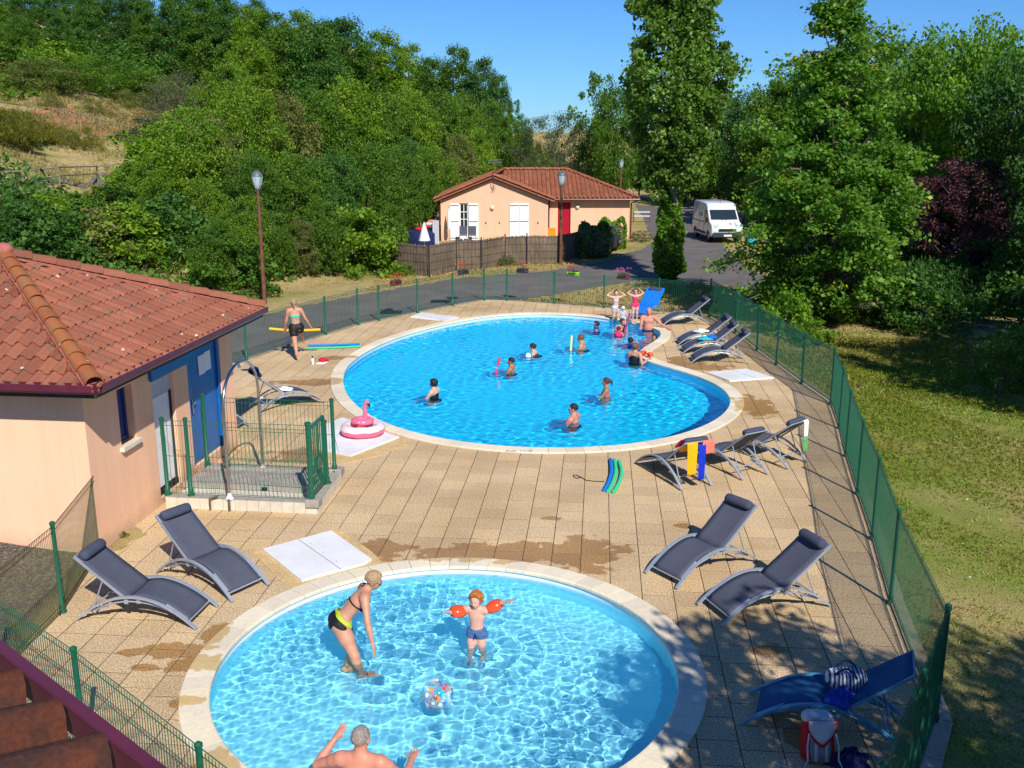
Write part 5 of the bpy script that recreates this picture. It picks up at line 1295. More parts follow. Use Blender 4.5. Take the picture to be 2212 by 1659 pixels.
# things in the garden of the bungalow
def gthing(name, label, cat, p): return thing(name, label, cat, p)
p = Vector(((1190-1106)*.0285, YR-.35, 0)); t = thing('storage_box', 'bright orange box standing by the dark red door', 'box', p)
mb = MB(); mb.box(p+up*.33, (.52, .42, .62), bev=.02); mb.build('body', M['orange'], t); mb = MB(); mb.box(p+up*.66, (.56, .46, .05), bev=.01); mb.build('lid', M['orange'], t)
for px, lab in ((1000.5, 'grey folding chair under the french window'), (1020, 'grey folding chair under the right open shutter')):
    p = PY(px, 512, 58.9); p.z = 0; t = thing('garden_chair', lab, 'chair', p)
    for s in (-1, 1):
        for yy, l in ((-.2, 1), (.2, 2)): mb = MB(); mb.tube([p+Vector((s*.2, yy, 0)), p+Vector((s*.2, -yy*.4, .42))], .014, 5); mb.build('leg', M['alu'], t)
    mb = MB(); mb.box(p+up*.43, (.46, .42, .03)); mb.build('seat', M['sling'], t); mb = MB(); mb.box(p+Vector((0, .22, .70)), (.46, .03, .5), M=Matrix.Rotation(-.2, 3, 'X')); mb.build('backrest', M['sling'], t)
p = PY(917, 530, 50.5); p.z = 0; t = thing('parasol', 'small closed white parasol behind the brushwood screen', 'parasol', p)
mb = MB(); mb.lathe(p, [(.02, 0), (.02, 1.55)], 6); mb.build('pole', M['white'], t); mb = MB(); mb.lathe(p, [(.30, .95), (.26, 1.1), (.12, 1.6), (.03, 1.85), (.01, 1.9)], 8); mb.build('canopy', M['wtowel'], t)
p = PY(970, 480, 59.3); p.z = 0; t = thing('parasol', 'tall furled white parasol leaning by the left shutter', 'parasol', p)
mb = MB(); mb.tube([p, p+up*2.1], .02, 6); mb.build('pole', M['greycloth'], t); mb = MB(); mb.tube([p+up*.75, p+up*1.0, p+up*1.6, p+up*2.0], [.10, .13, .09, .03], 8); mb.build('canopy', M['wtowel'], t, smooth=True)
p = PY(941, 500, 56.5); p.z = 0; t = thing('air_mattress', 'pale grey ribbed air mattress standing on end beside the bungalow', 'mattress', p)
for k in range(3): mb = MB(); mb.tube([p+Vector((-.12+.12*k, 0, .05)), p+Vector((-.12+.12*k, 0, 1.5))], .07, 8); mb.build('chamber', M['palegrey'], t, smooth=True)
p = PY(914, 505, 57.0); p.z = 0; t = thing('round_tub', 'dark blue covered tub left of the bungalow', 'tub', p)
mb = MB(); mb.lathe(p, [(.85, 0), (.9, .1), (.9, .75), (.84, .85), (.3, .93)], 20); mb.build('body', M['navy'], t, smooth=True)
t2 = thing('laundry_pile', 'red and white clothes piled on the dark blue tub', 'clothes', p+up*.9)
for i, (dx, mt) in enumerate(((-.2, 'redcloth'), (.15, 'redcloth'), (.35, 'palegrey'), (.5, 'coral'))):
    mb = MB(); mb.ell(p+Vector((dx, -.2+.1*i, .98+.13*i)), (.28, .22, .12)); mb.build('garment', M[mt], t2, smooth='all')
p = PY(884, 520, 52.0); p.z = 0; t = thing('garden_recliner', 'white reclining garden chair at the left end of the bungalow garden', 'chair', p)
for s in (-1, 1): mb = MB(); mb.tube([p+Vector((-.5, s*.25, .8)), p+Vector((0, s*.25, .32)), p+Vector((.6, s*.25, .35))], .025, 5); mb.tube([p+Vector((-.2, s*.25, .0)), p+Vector((.2, s*.25, .34))], .02, 5); mb.tube([p+Vector((.45, s*.25, .0)), p+Vector((.2, s*.25, .34))], .02, 5); mb.build('frame', M['white'], t)
mb = MB(); mb.sheet([[p+Vector((x, y, z)) for y in (-.25, .25)] for x, z in ((-.5, .8), (0, .32), (.6, .35))]); solid_sheet(mb.build('sling', M['white'], t), .02)

# ================================================================ street lamps
def lamp(p, h, label, mt='wood', sc=1, open_=True):
    t = thing('street_lamp', label, 'street lamp', p, group='street lamps on wooden posts')
    mb = MB(); mb.tube([p-up*.2, p+up*(h-.72)], [.085*sc, .062*sc], 10); mb.build('pole', M[mt], t, smooth=True)
    q = p+up*(h-.72); mb = MB(); mb.lathe(q, [(.09, 0), (.10, .04), (.07, .09)], 10); mb.build('collar', M['lamp_metal'], t, smooth=True)
    mb = MB(); mb.lathe(q+up*.08, [(.10, 0), (.15, .12), (.19, .30), (.215, .42)], 8); g = mb.build('lantern', M['lamp_glass'], t)
    mb = MB(); mb.lathe(q+up*.50, [(.22, 0), (.215, .03), (.18, .11), (.10, .18), (.02, .21)], 12); mb.build('hood', M['lamp_metal'], t, smooth=True)
    for k in range(4):
        a = PI/4+PI/2*k; mb = MB(); mb.tube([q+Vector((math.cos(a)*.105, math.sin(a)*.105, .08)), q+Vector((math.cos(a)*.225, math.sin(a)*.225, .51))], .012, 4); mb.build('strut', M['lamp_metal'], t)
    return t
lp = G(572, 655); lamp(Vector((lp.x, lp.y, 0)), 4.9, 'street lamp on a brown wooden post rising behind the pool house roof')
lp = G(1211, 570); lamp(Vector((lp.x, lp.y, 0)), 4.5, 'street lamp in front of the dark red door of the bungalow')
lp = PY(1341, 395, 78); lamp(Vector((lp.x, lp.y, 0)), 4.5, 'distant street lamp right of the bungalow, half hidden by trees')

# ================================================================ flower boxes on the back fence
M['leafgreen'] = mat('geranium_leaf', (.05, .16, .03), .6, .3, 30)
for i, (px, py, box, fl, lab) in enumerate(((862, 606, 'red_box', (.75, .03, .02), 'red flower box with red blooms at the left end of the back fence'), (1006, 586, 'plum_box', (.85, .05, .02), 'plum flower box with tall orange-red blooms on the back fence'), (1126, 585, 'plum_box', (.62, .05, .10), 'plum flower box with small pink blooms on the back fence'), (1236, 590, 'lime_box', (.62, .02, .08), 'lime green flower box with crimson blooms on the back fence'), (1344, 599, 'red_box', (.80, .20, .50), 'red flower box with pale pink blooms on the back fence'))):
    # stands on the fence line below its pixel
    best = None
    for a, b in zip(FENCE_BACK, FENCE_BACK[1:]):
        a, b = Vector((*a, 0)), Vector((*b, 0))
        for k in range(41):
            q_ = a+(b-a)*k/40; dx = abs((q_.x*2120/(q_.y*_c+4.9*_s))+1106-px)
            if best is None or dx < best[0]: best = (dx, q_, (b-a).normalized())
    _, q_, d_ = best; n_ = Vector((-d_.y, d_.x, 0)); c = q_+n_*.14+up*1.14
    t = thing('flower_box', lab, 'flower box', c, group=None)
    mb = MB(); ang = math.atan2(d_.y, d_.x); mb.box(c+up*.02, (.44, .16, .16), rz=ang, bev=.015); mb.build('planter', M[box], t)
    mb = MB(); mb.box(c+up*.105, (.41, .13, .02), rz=ang); mb.build('soil', M['soil'], t)
    mb = MB(); mb.bar(c-n_*.09+up*.08, c-n_*.15+up*.08, .3, .015); mb.build('hook', M['postdark'], t)
    r_ = random.Random(i+40); mf = mat('petals_%d' % i, fl, .6, .25, 60); V, F, V2, F2 = [], [], [], []
    def leafq(V, F, p, s):
        a, b_ = r_.uniform(0, 6.28), r_.uniform(-1, 1); x = Vector((math.cos(a), math.sin(a), b_*.6)).normalized()*s; y = x.cross(up).normalized()*s*.8; n0 = len(V)
        V += [p-x, p-y, p+x, p+y]; F.append((n0, n0+1, n0+2, n0+3))
    for k in range(150): leafq(V, F, c+d_*r_.gauss(0, .15)+n_*r_.gauss(0, .06)+up*(.12+abs(r_.gauss(0, .07))), .022)
    for k in range(22):
        hd = c+d_*r_.gauss(-.05 if i == 1 else 0, .15)+n_*r_.gauss(0, .06)+up*(.20+r_.random()*(.16 if i != 1 else .22))
        for m_ in range(14): leafq(V2, F2, hd+Vector((r_.gauss(0, .02), r_.gauss(0, .02), r_.gauss(0, .016))), .017)
    mb = MB(); mb.add(V, F); mb.build('foliage', M['leafgreen'], t, kind='stuff'); mb = MB(); mb.add(V2, F2); mb.build('blooms', mf, t, kind='stuff')

# ================================================================ van and cars
def wheel(par, c, r, w):
    mb = MB(); o_ = []; n = 20
    for k in range(n):
        a = 2*PI*k/n
        for (rr, x) in ((r*.55, -w/2), (r*.93, -w/2), (r, -w*.3), (r, w*.3), (r*.93, w/2), (r*.55, w/2)): o_.append(c+Vector((x, math.cos(a)*rr, math.sin(a)*rr)))
    mb.add(o_, [(k*6+j, k*6+j+1, ((k+1) % n)*6+j+1, ((k+1) % n)*6+j) for k in range(n) for j in range(5)]); wl = mb.build('wheel', M['black'], par, smooth=True)
    mb = MB(); mb.tube([c+Vector((-w*.42, 0, 0)), c+Vector((w*.42, 0, 0))], r*.58, 14); mb.build('rim', M['steel'], wl, smooth=True)
def body_from_profile(par, name, mt, prof, hw, taper, x_off=0):
    """side outline (y along the car, z) lofted across its width with tumblehome"""
    n = len(prof); V = []
    xs = [-1, -.93, -.5, 0, .5, .93, 1]
    for x in xs:
        for (y, z) in prof:
            e = 1-taper*max(0, z-.9)
            sh = .035 if abs(x) == 1 else 0
            cy = sum(p[0] for p in prof)/n; cz = .9
            V.append((x*hw*e, cy+(y-cy)*(1-sh*.6), cz+(z-cz)*(1-sh)))
    F = [(i*n+k, (i+1)*n+k, (i+1)*n+(k+1) % n, i*n+(k+1) % n) for i in range(len(xs)-1) for k in range(n)]+[tuple(range(n)), tuple((len(xs)-1)*n+k for k in range(n))[::-1]]
    mb = MB(); mb.add(V, F); me = mb.mesh(name, mt, smooth=True); return link_mesh(name, me, par)
def van():
    t = thing('white_van', 'tall white delivery van parked on the road right of the poplar', 'van')
    # y: 0 at nose, increasing backwards
    prof = [(.05, .42), (.0, .62), (.02, .95), (.14, 1.12), (.75, 1.32), (1.42, 2.02), (1.62, 2.30), (1.95, 2.42), (3.2, 2.46), (4.9, 2.44), (5.02, 2.36), (5.08, 1.2), (5.06, .42), (4.62, .36), (4.55, .60), (4.30, .74), (4.0, .74), (3.78, .60), (3.70, .34), (1.42, .34), (1.35, .60), (1.12, .74), (.82, .74), (.6, .60), (.52, .34)]
    body_from_profile(t, 'body', M['vanwhite'], prof, .98, .055)
    e = lambda z: .98*(1-.055*max(0, z-.9))
    mb = MB(); ws = [(.84, 1.40), (1.38, 1.99)]; V = []
    for (y, z) in ws:
        for x in (-.90, -.45, 0, .45, .90): V.append((x*e(z)/.98*.97, y-.035+.03*abs(x), z+.01))
    mb.add(V, [(k, k+1, 5+k+1, 5+k) for k in range(4)]); solid_sheet(mb.build('windscreen', M['glassdark'], t), .02)
    for s in (-1, 1):
        X = lambda z: s*(e(z)+.004)
        mb = MB(); P = [(1.02, 1.42), (1.95, 1.40), (1.95, 1.95), (1.50, 1.95)]; mb.add([(X(z), y, z) for y, z in P], [(0, 1, 2, 3)]); solid_sheet(mb.build('side_window', M['glassdark'], t), .01)
        mb = MB()
        for (y0, y1, z0, z1) in ((2.02, 2.03, .5, 2.0), (.98, .99, .5, 1.3), (3.2, 3.21, .5, 2.2), (2.02, 5.0, 1.16, 1.20)): mb.box((X(1.0)-s*.0, (y0+y1)/2, (z0+z1)/2), (.012, max(.015, y1-y0), z1-z0))
        mb.build('door_seam', M['vantrim'], t)
        mb = MB(); mb.box((s*.975, 2.6, .52), (.04, 2.1, .16), bev=.01); mb.build('side_trim', M['vantrim'], t)
        mb = MB(); mb.box((s*1.08, 1.0, 1.38), (.16, .10, .32), bev=.03); m_ = mb.build('mirror', M['black'], t)
        mb = MB(); mb.box((s*.70, .10, 1.02), (.30, .12, .26), bev=.05, M=Matrix.Rotation(-.5, 3, 'X')); mb.build('headlight', M['lamp_glass'], t)
        mb = MB(); mb.box((X(1.05), 1.85, 1.08), (.03, .14, .04), bev=.01); mb.build('handle', M['black'], t)
        for y in (.97, 4.15): wheel(t, Vector((s*.84, y, .33)), .33, .22)
        mb = MB(); mb.box((X(1.55), 3.0, 1.62), (.01, .7, .28)); mb.build('side_panel', M['palefoam'] if 0 else M['palegrey'], t)
    mb = MB(); mb.box((0, -.02, .50), (1.86, .18, .34), bev=.06); mb.build('bumper', M['vantrim'], t, smooth=True)
    mb = MB(); mb.box((0, -.03, .82), (1.10, .07, .16), bev=.02); mb.build('grille', M['black'], t)
    mb = MB(); mb.box((0, -.07, .84), (.5, .02, .03)); mb.build('badge_bar', M['chrome'], t)
    mb = MB(); mb.box((0, -.12, .48), (.50, .02, .11)); mb.build('number_plate', M['white'], t)
    mb = MB()
    for s in (-1, 1): mb.tube([(s*.05, .80, 1.36), (s*.55, .93, 1.50)], .012, 4)
    mb.build('wiper', M['black'], t); mb = MB(); mb.tube([(0, 1.85, 2.42), (0, 2.0, 2.62)], .012, 5); mb.build('aerial', M['black'], t)
    return t
vt = van(); vp = G(1570, 525); vt.location = (vp.x, vp.y, 0); vt.rotation_euler = (0, 0, math.radians(4)); vt.scale = (.95, .95, .93)
def car(label, mt, L=4.1, kind='parked_car'):
    t = thing(kind, label, 'car')
    prof = [(.03, .30), (.0, .55), (.05, .72), (.9, .92), (1.55, 1.36), (2.0, 1.46), (3.0, 1.44), (3.7, 1.05), (4.02, .95), (4.1, .6), (4.05, .30), (3.62, .27), (3.55, .5), (3.3, .64), (3.05, .5), (2.98, .25), (1.12, .25), (1.05, .5), (.8, .64), (.55, .5), (.48, .27)]
    body_from_profile(t, 'body', mt, prof, .86, .22)
    e = lambda z: .86*(1-.22*max(0, z-.9))
    mb = MB(); mb.add([(x*e(z)/.86*.86, y-.02, z+.015) for y, z in ((.98, .96), (1.55, 1.33)) for x in (-.9, -.4, .4, .9)], [(k, k+1, 4+k+1, 4+k) for k in range(3)]); solid_sheet(mb.build('windscreen', M['glassdark'], t), .015)
    for s in (-1, 1):
        mb = MB(); mb.add([(s*(e(z)+.006), y, z) for y, z in ((1.2, .97), (3.45, .99), (3.05, 1.34), (1.65, 1.32))], [(0, 1, 2, 3)]); solid_sheet(mb.build('side_window', M['glassdark'], t), .01)
        for y in (.8, 3.3): wheel(t, Vector((s*.74, y, .30)), .30, .2)
        mb = MB(); mb.box((s*.62, .04, .66), (.3, .1, .13), bev=.04); mb.build('headlight', M['lamp_glass'], t)
    mb = MB(); mb.box((0, 4.09, .62), (.5, .02, .11)); mb.build('number_plate', M['white'], t)
    return t
c1 = car('blue car half hidden under the dark purple tree at the right', M['carblue']); p = G(2095, 548); c1.location = (p.x, p.y, 0); c1.rotation_euler = (0, 0, 1.9)
c2 = car('dark car parked behind the clipped hedge by the bungalow', M['vantrim']); p = G(1318, 538); c2.location = (p.x-.3, p.y+.3, 0); c2.rotation_euler = (0, 0, 2.9)
c3 = car('grey car standing in the shade between the trees at the right', M['greycloth']); p = G(1985, 508); c3.location = (p.x, p.y+2, 0); c3.rotation_euler = (0, 0, 1.4)
# rail fences beyond the road and on the hillside
def rail_fence(name, label, pts, h=.95, rails=(.45, .85), mt='oldwood', r=.05):
    t = thing(name, label, 'fence', pts[0]); 
    for p in pts: mb = MB(); mb.tube([p-up*.2, p+up*h], r, 7); mb.build('post', M[mt], t, smooth=True)
    for a, b in zip(pts, pts[1:]):
        for z in rails: mb = MB(); mb.tube([a+up*z, b+up*z], r*.8, 6); mb.build('rail', M[mt], t, smooth=True)
    return t
rail_fence('rail_fence', 'pale wooden rail fence along the red track on the hillside', [GT(x, y) for x, y in ((-40,243),(62,252),(138,262),(218,282),(290,302))], .9, (.82,))
rail_fence('rail_fence', 'grey wooden rail fence beside the grey path low on the hillside', [GT(x, y) for x, y in ((-40,418),(52,412),(130,405),(212,392),(290,383))], .95, (.45, .85))
rail_fence('rail_fence', 'pale wooden rail fence beyond the road behind the poplar', [G(x, y) for x, y in ((1452,472),(1500,470),(1560,466),(1640,462))], .9, (.4, .8), 'oldwood')
st = thing('picnic_table', 'white slatted bench beside the road right of the bungalow', 'bench', G(1386, 475))
p = G(1386, 480); 
for z in (.45, .75): mb = MB(); mb.box(p+up*z, (1.2, .06, .10)); mb.build('slat', M['palegrey'], st)
for s in (-.6, .6): mb = MB(); mb.box(p+Vector((s, .05, .4)), (.08, .08, .85)); mb.build('leg', M['wood'], st)
tb = thing('waste_bin', 'small turquoise bin at the roadside under the big maple', 'bin', G(1620, 545)); p = G(1620, 545)
mb = MB(); mb.lathe(p, [(.2, .35), (.25, .4), (.27, .95), (.2, 1.02)], 12); mb.build('body', M['turq'], tb, smooth=True); mb = MB(); mb.tube([p+Vector((0, .2, 0)), p+Vector((0, .2, .9))], .03, 6); mb.build('stand', M['postdark'], tb)
# tracks on the hillside
draped('hillside_path', M['asphalt'], [xy(GT(x, y)) for x, y in ((-60,415),(60,398),(120,388),(230,376),(240,386),(150,402),(60,418),(-60,440))], .03, .4)
M['redearth'] = mat('red_earth', (.34, .16, .09), .95, .18, 2.5, .1, fine=20, bmp=.5)
draped('red_track', M['redearth'], [xy(GT(x, y)) for x, y in ((-60,225),(60,243),(120,228),(160,232),(230,270),(300,296),(290,306),(200,296),(120,275),(60,262),(-60,250))], .03, .5)
# drain grates in the road
for px, py, lab in ((900, 668, 'iron'), ):
    pass
for (px, py, lab) in ((845, 675, 'dark drain grate in the road left of the other'), (952, 651, 'dark drain grate in the road nearer the back corner')):
    p = G(px, py); t = thing('drain_grate', lab, 'drain', p)
    mb = MB(); mb.box(p+up*.018, (.75, .45, .02)); mb.build('frame', M['slot'], t)
    for k in range(6): mb = MB(); mb.box(p+Vector((-.3+.12*k, 0, .03)), (.04, .4, .01)); mb.build('bar', M['postdark'], t)
# ================================================================ foliage
def leaf_mat(name, a, b, c, trans=.35, rough=.55, yel=None):
    m = bpy.data.materials.new(name); m.use_nodes = True; nt = m.node_tree; bs = nt.nodes['Principled BSDF']
    at = nt.nodes.new('ShaderNodeAttribute'); at.attribute_name = 'tint'
    oi = nt.nodes.new('ShaderNodeObjectInfo')
    col = ramp(nt, at.outputs['Fac'], [(0, a), (.5, b), (1, c)]+([] if not yel else []))
    col = mixc(nt, 1, col, ramp(nt, oi.outputs['Random'], [(0, (.78, .84, .85)), (1, (1.22, 1.12, .95))]), 'MULTIPLY')
    if yel:
        n1 = noise_(nt, .9, 3, wpos(nt)); f = math_(nt, 'GREATER_THAN', math_(nt, 'ADD', math_(nt, 'MULTIPLY', at.outputs['Fac'], .55), n1), 1.04)
        col = mixc(nt, f, col, yel)
    nt.links.new(col, bs.inputs['Base Color']); bs.inputs['Roughness'].default_value = rough; bs.inputs['Specular IOR Level'].default_value = .25
    tr = nt.nodes.new('ShaderNodeBsdfTranslucent')
    nt.links.new(mixc(nt, 1, col, (1.5, 1.7, .5), 'MULTIPLY'), tr.inputs['Color'])
    mx = nt.nodes.new('ShaderNodeMixShader'); mx.inputs[0].default_value = trans
    nt.links.new(bs.outputs[0], mx.inputs[1]); nt.links.new(tr.outputs[0], mx.inputs[2])
    nt.links.new(mx.outputs[0], nt.nodes['Material Output'].inputs[0]); return m
LM = {
 'mid': leaf_mat('mid_green_leaf', (0.049, 0.117, 0.014), (0.092, 0.192, 0.018), (0.167, 0.283, 0.030)),
 'bright': leaf_mat('bright_green_leaf', (0.079, 0.167, 0.013), (0.152, 0.271, 0.019), (0.255, 0.383, 0.039)),
 'dark': leaf_mat('dark_green_leaf', (0.034, 0.100, 0.021), (0.066, 0.162, 0.030), (0.124, 0.250, 0.045)),
 'deep': leaf_mat('very_dark_green_leaf', (0.029, 0.084, 0.018), (0.053, 0.133, 0.029), (0.100, 0.208, 0.038)),  # darkest of the green leaf tones
 'olive': leaf_mat('olive_leaf', (0.088, 0.112, 0.025), (0.160, 0.184, 0.048), (0.271, 0.287, 0.096)),
 'grey': leaf_mat('grey_green_leaf', (.075, .095, .045), (.13, .15, .08), (.21, .22, .13)),
 'straw': leaf_mat('straw_grass', (0.230, 0.172, 0.063), (0.356, 0.276, 0.103), (0.483, 0.380, 0.172), .2),
 'broom': leaf_mat('broom_shoot', (0.084, 0.108, 0.014), (0.168, 0.180, 0.022), (0.288, 0.240, 0.024)),
 'purple': leaf_mat('purple_leaf', (0.039, 0.017, 0.026), (0.080, 0.030, 0.048), (0.150, 0.065, 0.087), .2),
 'poplar': leaf_mat('poplar_leaf', (0.081, 0.154, 0.020), (0.154, 0.263, 0.036), (0.307, 0.435, 0.088), .35, .38),
 'maple': leaf_mat('maple_leaf', (0.065, 0.162, 0.023), (0.122, 0.253, 0.033), (0.225, 0.385, 0.066), .4, .45, yel=(0.435, 0.435, 0.035)),
 'ivy': leaf_mat('ivy_leaf', (0.056, 0.135, 0.013), (0.120, 0.255, 0.019), (0.239, 0.431, 0.039), .3, .4),
 'locust': leaf_mat('locust_leaf', (0.071, 0.162, 0.022), (0.122, 0.253, 0.029), (0.224, 0.385, 0.049), .45),
}
def leaves_mesh(name, cen, size, tint, rg, flat=.0, aspect=.62, droop=0.0):
    n = len(cen); nrm = rg.normal(size=(n, 3)); nrm[:, 2] = np.abs(nrm[:, 2])+flat; nrm /= np.linalg.norm(nrm, axis=1)[:, None]
    t = rg.normal(size=(n, 3)); t[:, 2] -= droop; t -= nrm*(t*nrm).sum(1)[:, None]; t /= np.linalg.norm(t, axis=1)[:, None]; b = np.cross(nrm, t)
    s = (size*np.exp(rg.normal(0, .22, n)))[:, None]
    v = np.stack([cen-t*s, cen-b*s*aspect+nrm*s*.12, cen+t*s, cen+b*s*aspect+nrm*s*.12], 1).reshape(-1, 3)
    me = bpy.data.meshes.new(name); me.vertices.add(4*n); me.vertices.foreach_set('co', v.ravel().astype(np.float32))
    me.loops.add(4*n); me.loops.foreach_set('vertex_index', np.arange(4*n, dtype=np.int32))
    me.polygons.add(n); me.polygons.foreach_set('loop_start', np.arange(0, 4*n, 4, dtype=np.int32)); me.polygons.foreach_set('loop_total', np.full(n, 4, np.int32))
    me.update(); a = me.attributes.new('tint', 'FLOAT', 'FACE'); a.data.foreach_set('value', np.clip(tint, 0, 1).astype(np.float32)); return me
def crown_pts(rg, prof, H, R, nc, nl, cr, zsq=.7, inner=.35, z0=0):
    """leaf centres in clumps; prof(t) is the crown radius (0..1) at relative height t"""
    T = np.linspace(0, 1, 200); w = np.array([max(prof(t), .02)**1.4 for t in T]); w /= w.sum()
    t = rg.choice(T, nc, p=w)+rg.uniform(-.01, .01, nc); a = rg.uniform(0, 2*PI, nc)
    rr = np.array([prof(min(max(x, 0), 1)) for x in t]); lob = 1+.16*np.sin(a*3+t*9+rg.uniform(0, 6))+.12*np.sin(a*5-t*14+rg.uniform(0, 6))
    u = np.where(rg.uniform(size=nc) < inner, np.sqrt(rg.uniform(.05, .7, nc)), rg.uniform(.74, 1.06, nc))
    C = np.stack([np.cos(a)*rr*R*u*lob, np.sin(a)*rr*R*u*lob, z0+t*H], 1)
    k = rg.poisson(nl, nc)+3; idx = np.repeat(np.arange(nc), k); n = len(idx)
    s = cr*(.6+.8*rg.uniform(size=nc))[idx]
    off = rg.normal(size=(n, 3)); off /= np.linalg.norm(off, axis=1)[:, None]; off *= (rg.uniform(size=n)**.5*s)[:, None]; off[:, 2] *= zsq
    P = C[idx]+off; tint = (rg.normal(.48, .16, nc))[idx]+rg.normal(0, .13, n)
    return P, tint, C
def limbs_mesh(name, rg, H, R, mt, tr, C, nb=16, lean=0, base=0):
    mb = MB(); top = Vector((lean*H*.1, 0, H*.86)); P = [Vector((0, 0, -.3)), Vector((.02*H*rg.uniform(-1, 1), .02*H*rg.uniform(-1, 1), H*.3)), Vector((.03*H*rg.uniform(-1, 1), .03*H*rg.uniform(-1, 1), H*.6)), top]
    mb.tube(P, [tr, tr*.72, tr*.42, tr*.1], 8); idx = rg.choice(len(C), min(nb, len(C)), replace=False)
    for i in idx:
        c = Vector(C[i]); z = max(H*.16, c.z-.55*math.hypot(c.x, c.y)-.1*H); f = min(1, z/H); s = Vector((P[1].x*f, P[1].y*f, z))
        m = (s+c)/2+Vector((0, 0, -.06*(c-s).length)); r = tr*.36*(1-f*.6); mb.tube([s, m, c], [r, r*.6, r*.2], 5, cap=False)
    return mb.mesh(name, mt, smooth=True)
P_round = lambda t: math.sin(PI*min(1, t*.93+.07))**.55
P_oak = lambda t: (math.sin(PI*(t*.85+.12)))**.6*(1.05-.15*t)
P_cone = lambda t: (1-t)**.62*(.35+.65*min(1, t*6))
P_pop = lambda t: min(1, .38+t*2.3)*(1-.52*(max(0, t-.27)/.73)**1.0)*(1 if t < .85 else math.sqrt(max(0, 1-((t-.85)/.16)**2)))*(.90+.10*math.sin(t*19))
P_bush = lambda t: math.sqrt(max(0, 1-(t*.97)**2))
CROWN = {}
def crown(key, seed, prof, H, R, nc, nl, cr, leaf, nb=14, tr=.16, base=.18, flat=.2, bark='bark', inner=.35, zsq=.7, droop=0, aspect=.62):
    rg = np.random.RandomState(seed); P, tint, C = crown_pts(rg, prof, H*(1-base), R, nc, nl, cr, z0=H*base, inner=inner, zsq=zsq)
    CROWN[key] = (leaves_mesh('crown', P, leaf, tint, rg, flat, aspect, droop), limbs_mesh('trunk', rg, H, R, M[bark], tr, C, nb), H, R)
crown('broad', 1, P_oak, 9, 3.5, 200, 100, .80, .108, 18, .20, .14)
crown('round', 2, P_round, 7.5, 3.0, 160, 95, .75, .10, 14, .15, .10)
crown('tall', 3, lambda t: P_oak(t)*(1-.35*t), 12, 3.1, 220, 100, .80, .112, 16, .2, .12)
crown('airy', 4, P_oak, 8, 2.6, 70, 60, .60, .11, 26, .13, .2, inner=.5)
crown('willow', 5, P_round, 5, 3.3, 170, 70, .55, .075, 20, .12, .05, droop=-.8, aspect=.3)
crown('bush', 6, P_bush, 2.4, 1.6, 90, 55, .38, .085, 8, .05, .0)
crown('bushfine', 7, P_bush, 2.0, 1.5, 110, 60, .30, .05, 8, .04, .0, aspect=.35)
crown('broom', 8, P_bush, 1.6, 1.2, 60, 80, .35, .07, 10, .03, .0, aspect=.16, droop=-2.2, flat=-.2)
def plant(key, pos, h, label, lm, cat='tree', name=None, rz=None, wid=1, group=None, parts=('crown', 'trunk'), z=None):
    cm, tm, H, R = CROWN[key]; s = h/H
    t = thing(name or ('tree' if cat == 'tree' else 'shrub'), label, cat, (pos[0], pos[1], TZ(pos[0], pos[1])-.05 if z is None else z), rnd.uniform(0, 6.28) if rz is None else rz, group)
    t.scale = (s*wid, s*wid, s)
    a = link_mesh(parts[0], cm, t); 
    if not cm.materials: cm.materials.append(LM[lm])
    a.material_slots[0].link = 'OBJECT'; a.material_slots[0].material = LM[lm]
    link_mesh(parts[1], tm, t); return t
def tree_at(px, py, top, key, lm, label, dist=None, wid=1, cat='tree', name=None, group=None):
    """base where the pixel's sight line meets the terrain (or at a given distance), top at pixel row `top`"""
    if dist is None: g = GT(px, py)
    else: g = PY(px, py, dist); g = Vector((g.x, g.y, TZ(g.x, g.y)))
    ztop = PY(px, top, g.y).z; h = max(.6, ztop-g.z)
    return plant(key, (g.x, g.y), h, label, lm, cat, name, wid=wid, group=group)
# ---- trees of the flat ground, right half
def poplar():
    rg = np.random.RandomState(21); g = G(1443, 603); H = 14.6
    t = thing('poplar_tree', 'tall poplar with small shimmering leaves and an ivy-covered trunk behind the pool fence', 'tree', (g.x, g.y, 0))
    Pa, ta, Ca = crown_pts(rg, P_pop, H-4.3, 2.35, 430, 80, .48, z0=4.5, inner=.30, zsq=.9)
    Pb, tb, Cb = crown_pts(rg, P_round, 1.6, 1.35, 36, 60, .42, z0=3.6, inner=.2)
    me = leaves_mesh('crown', np.r_[Pa, Pb], .085, np.r_[ta, tb]+.04, rg, .1, .8); me.materials.append(LM['poplar']); link_mesh('crown', me, t)
    tm = limbs_mesh('trunk', rg, H, 2.2, M['bark_pale'], .28, Ca, 60); link_mesh('trunk', tm, t)
    n = 9500; z = rg.uniform(0, 1, n)**1.05*4.25; a = rg.uniform(0, 2*PI, n); r = .56-.035*z+.13*np.exp(-((z-1.0)/.8)**2)+.09*np.sin(z*4+a*3)+.06*np.sin(a*5+z*7); r *= np.clip(z/.35, .55, 1); r *= rg.uniform(.80, 1.06, n)
    me = leaves_mesh('ivy', np.stack([r*np.cos(a), r*np.sin(a), z], 1), .065, rg.normal(.5, .2, n), rg, .2, .8, .6); me.materials.append(LM['ivy']); link_mesh('ivy', me, t)
    return t
poplar()
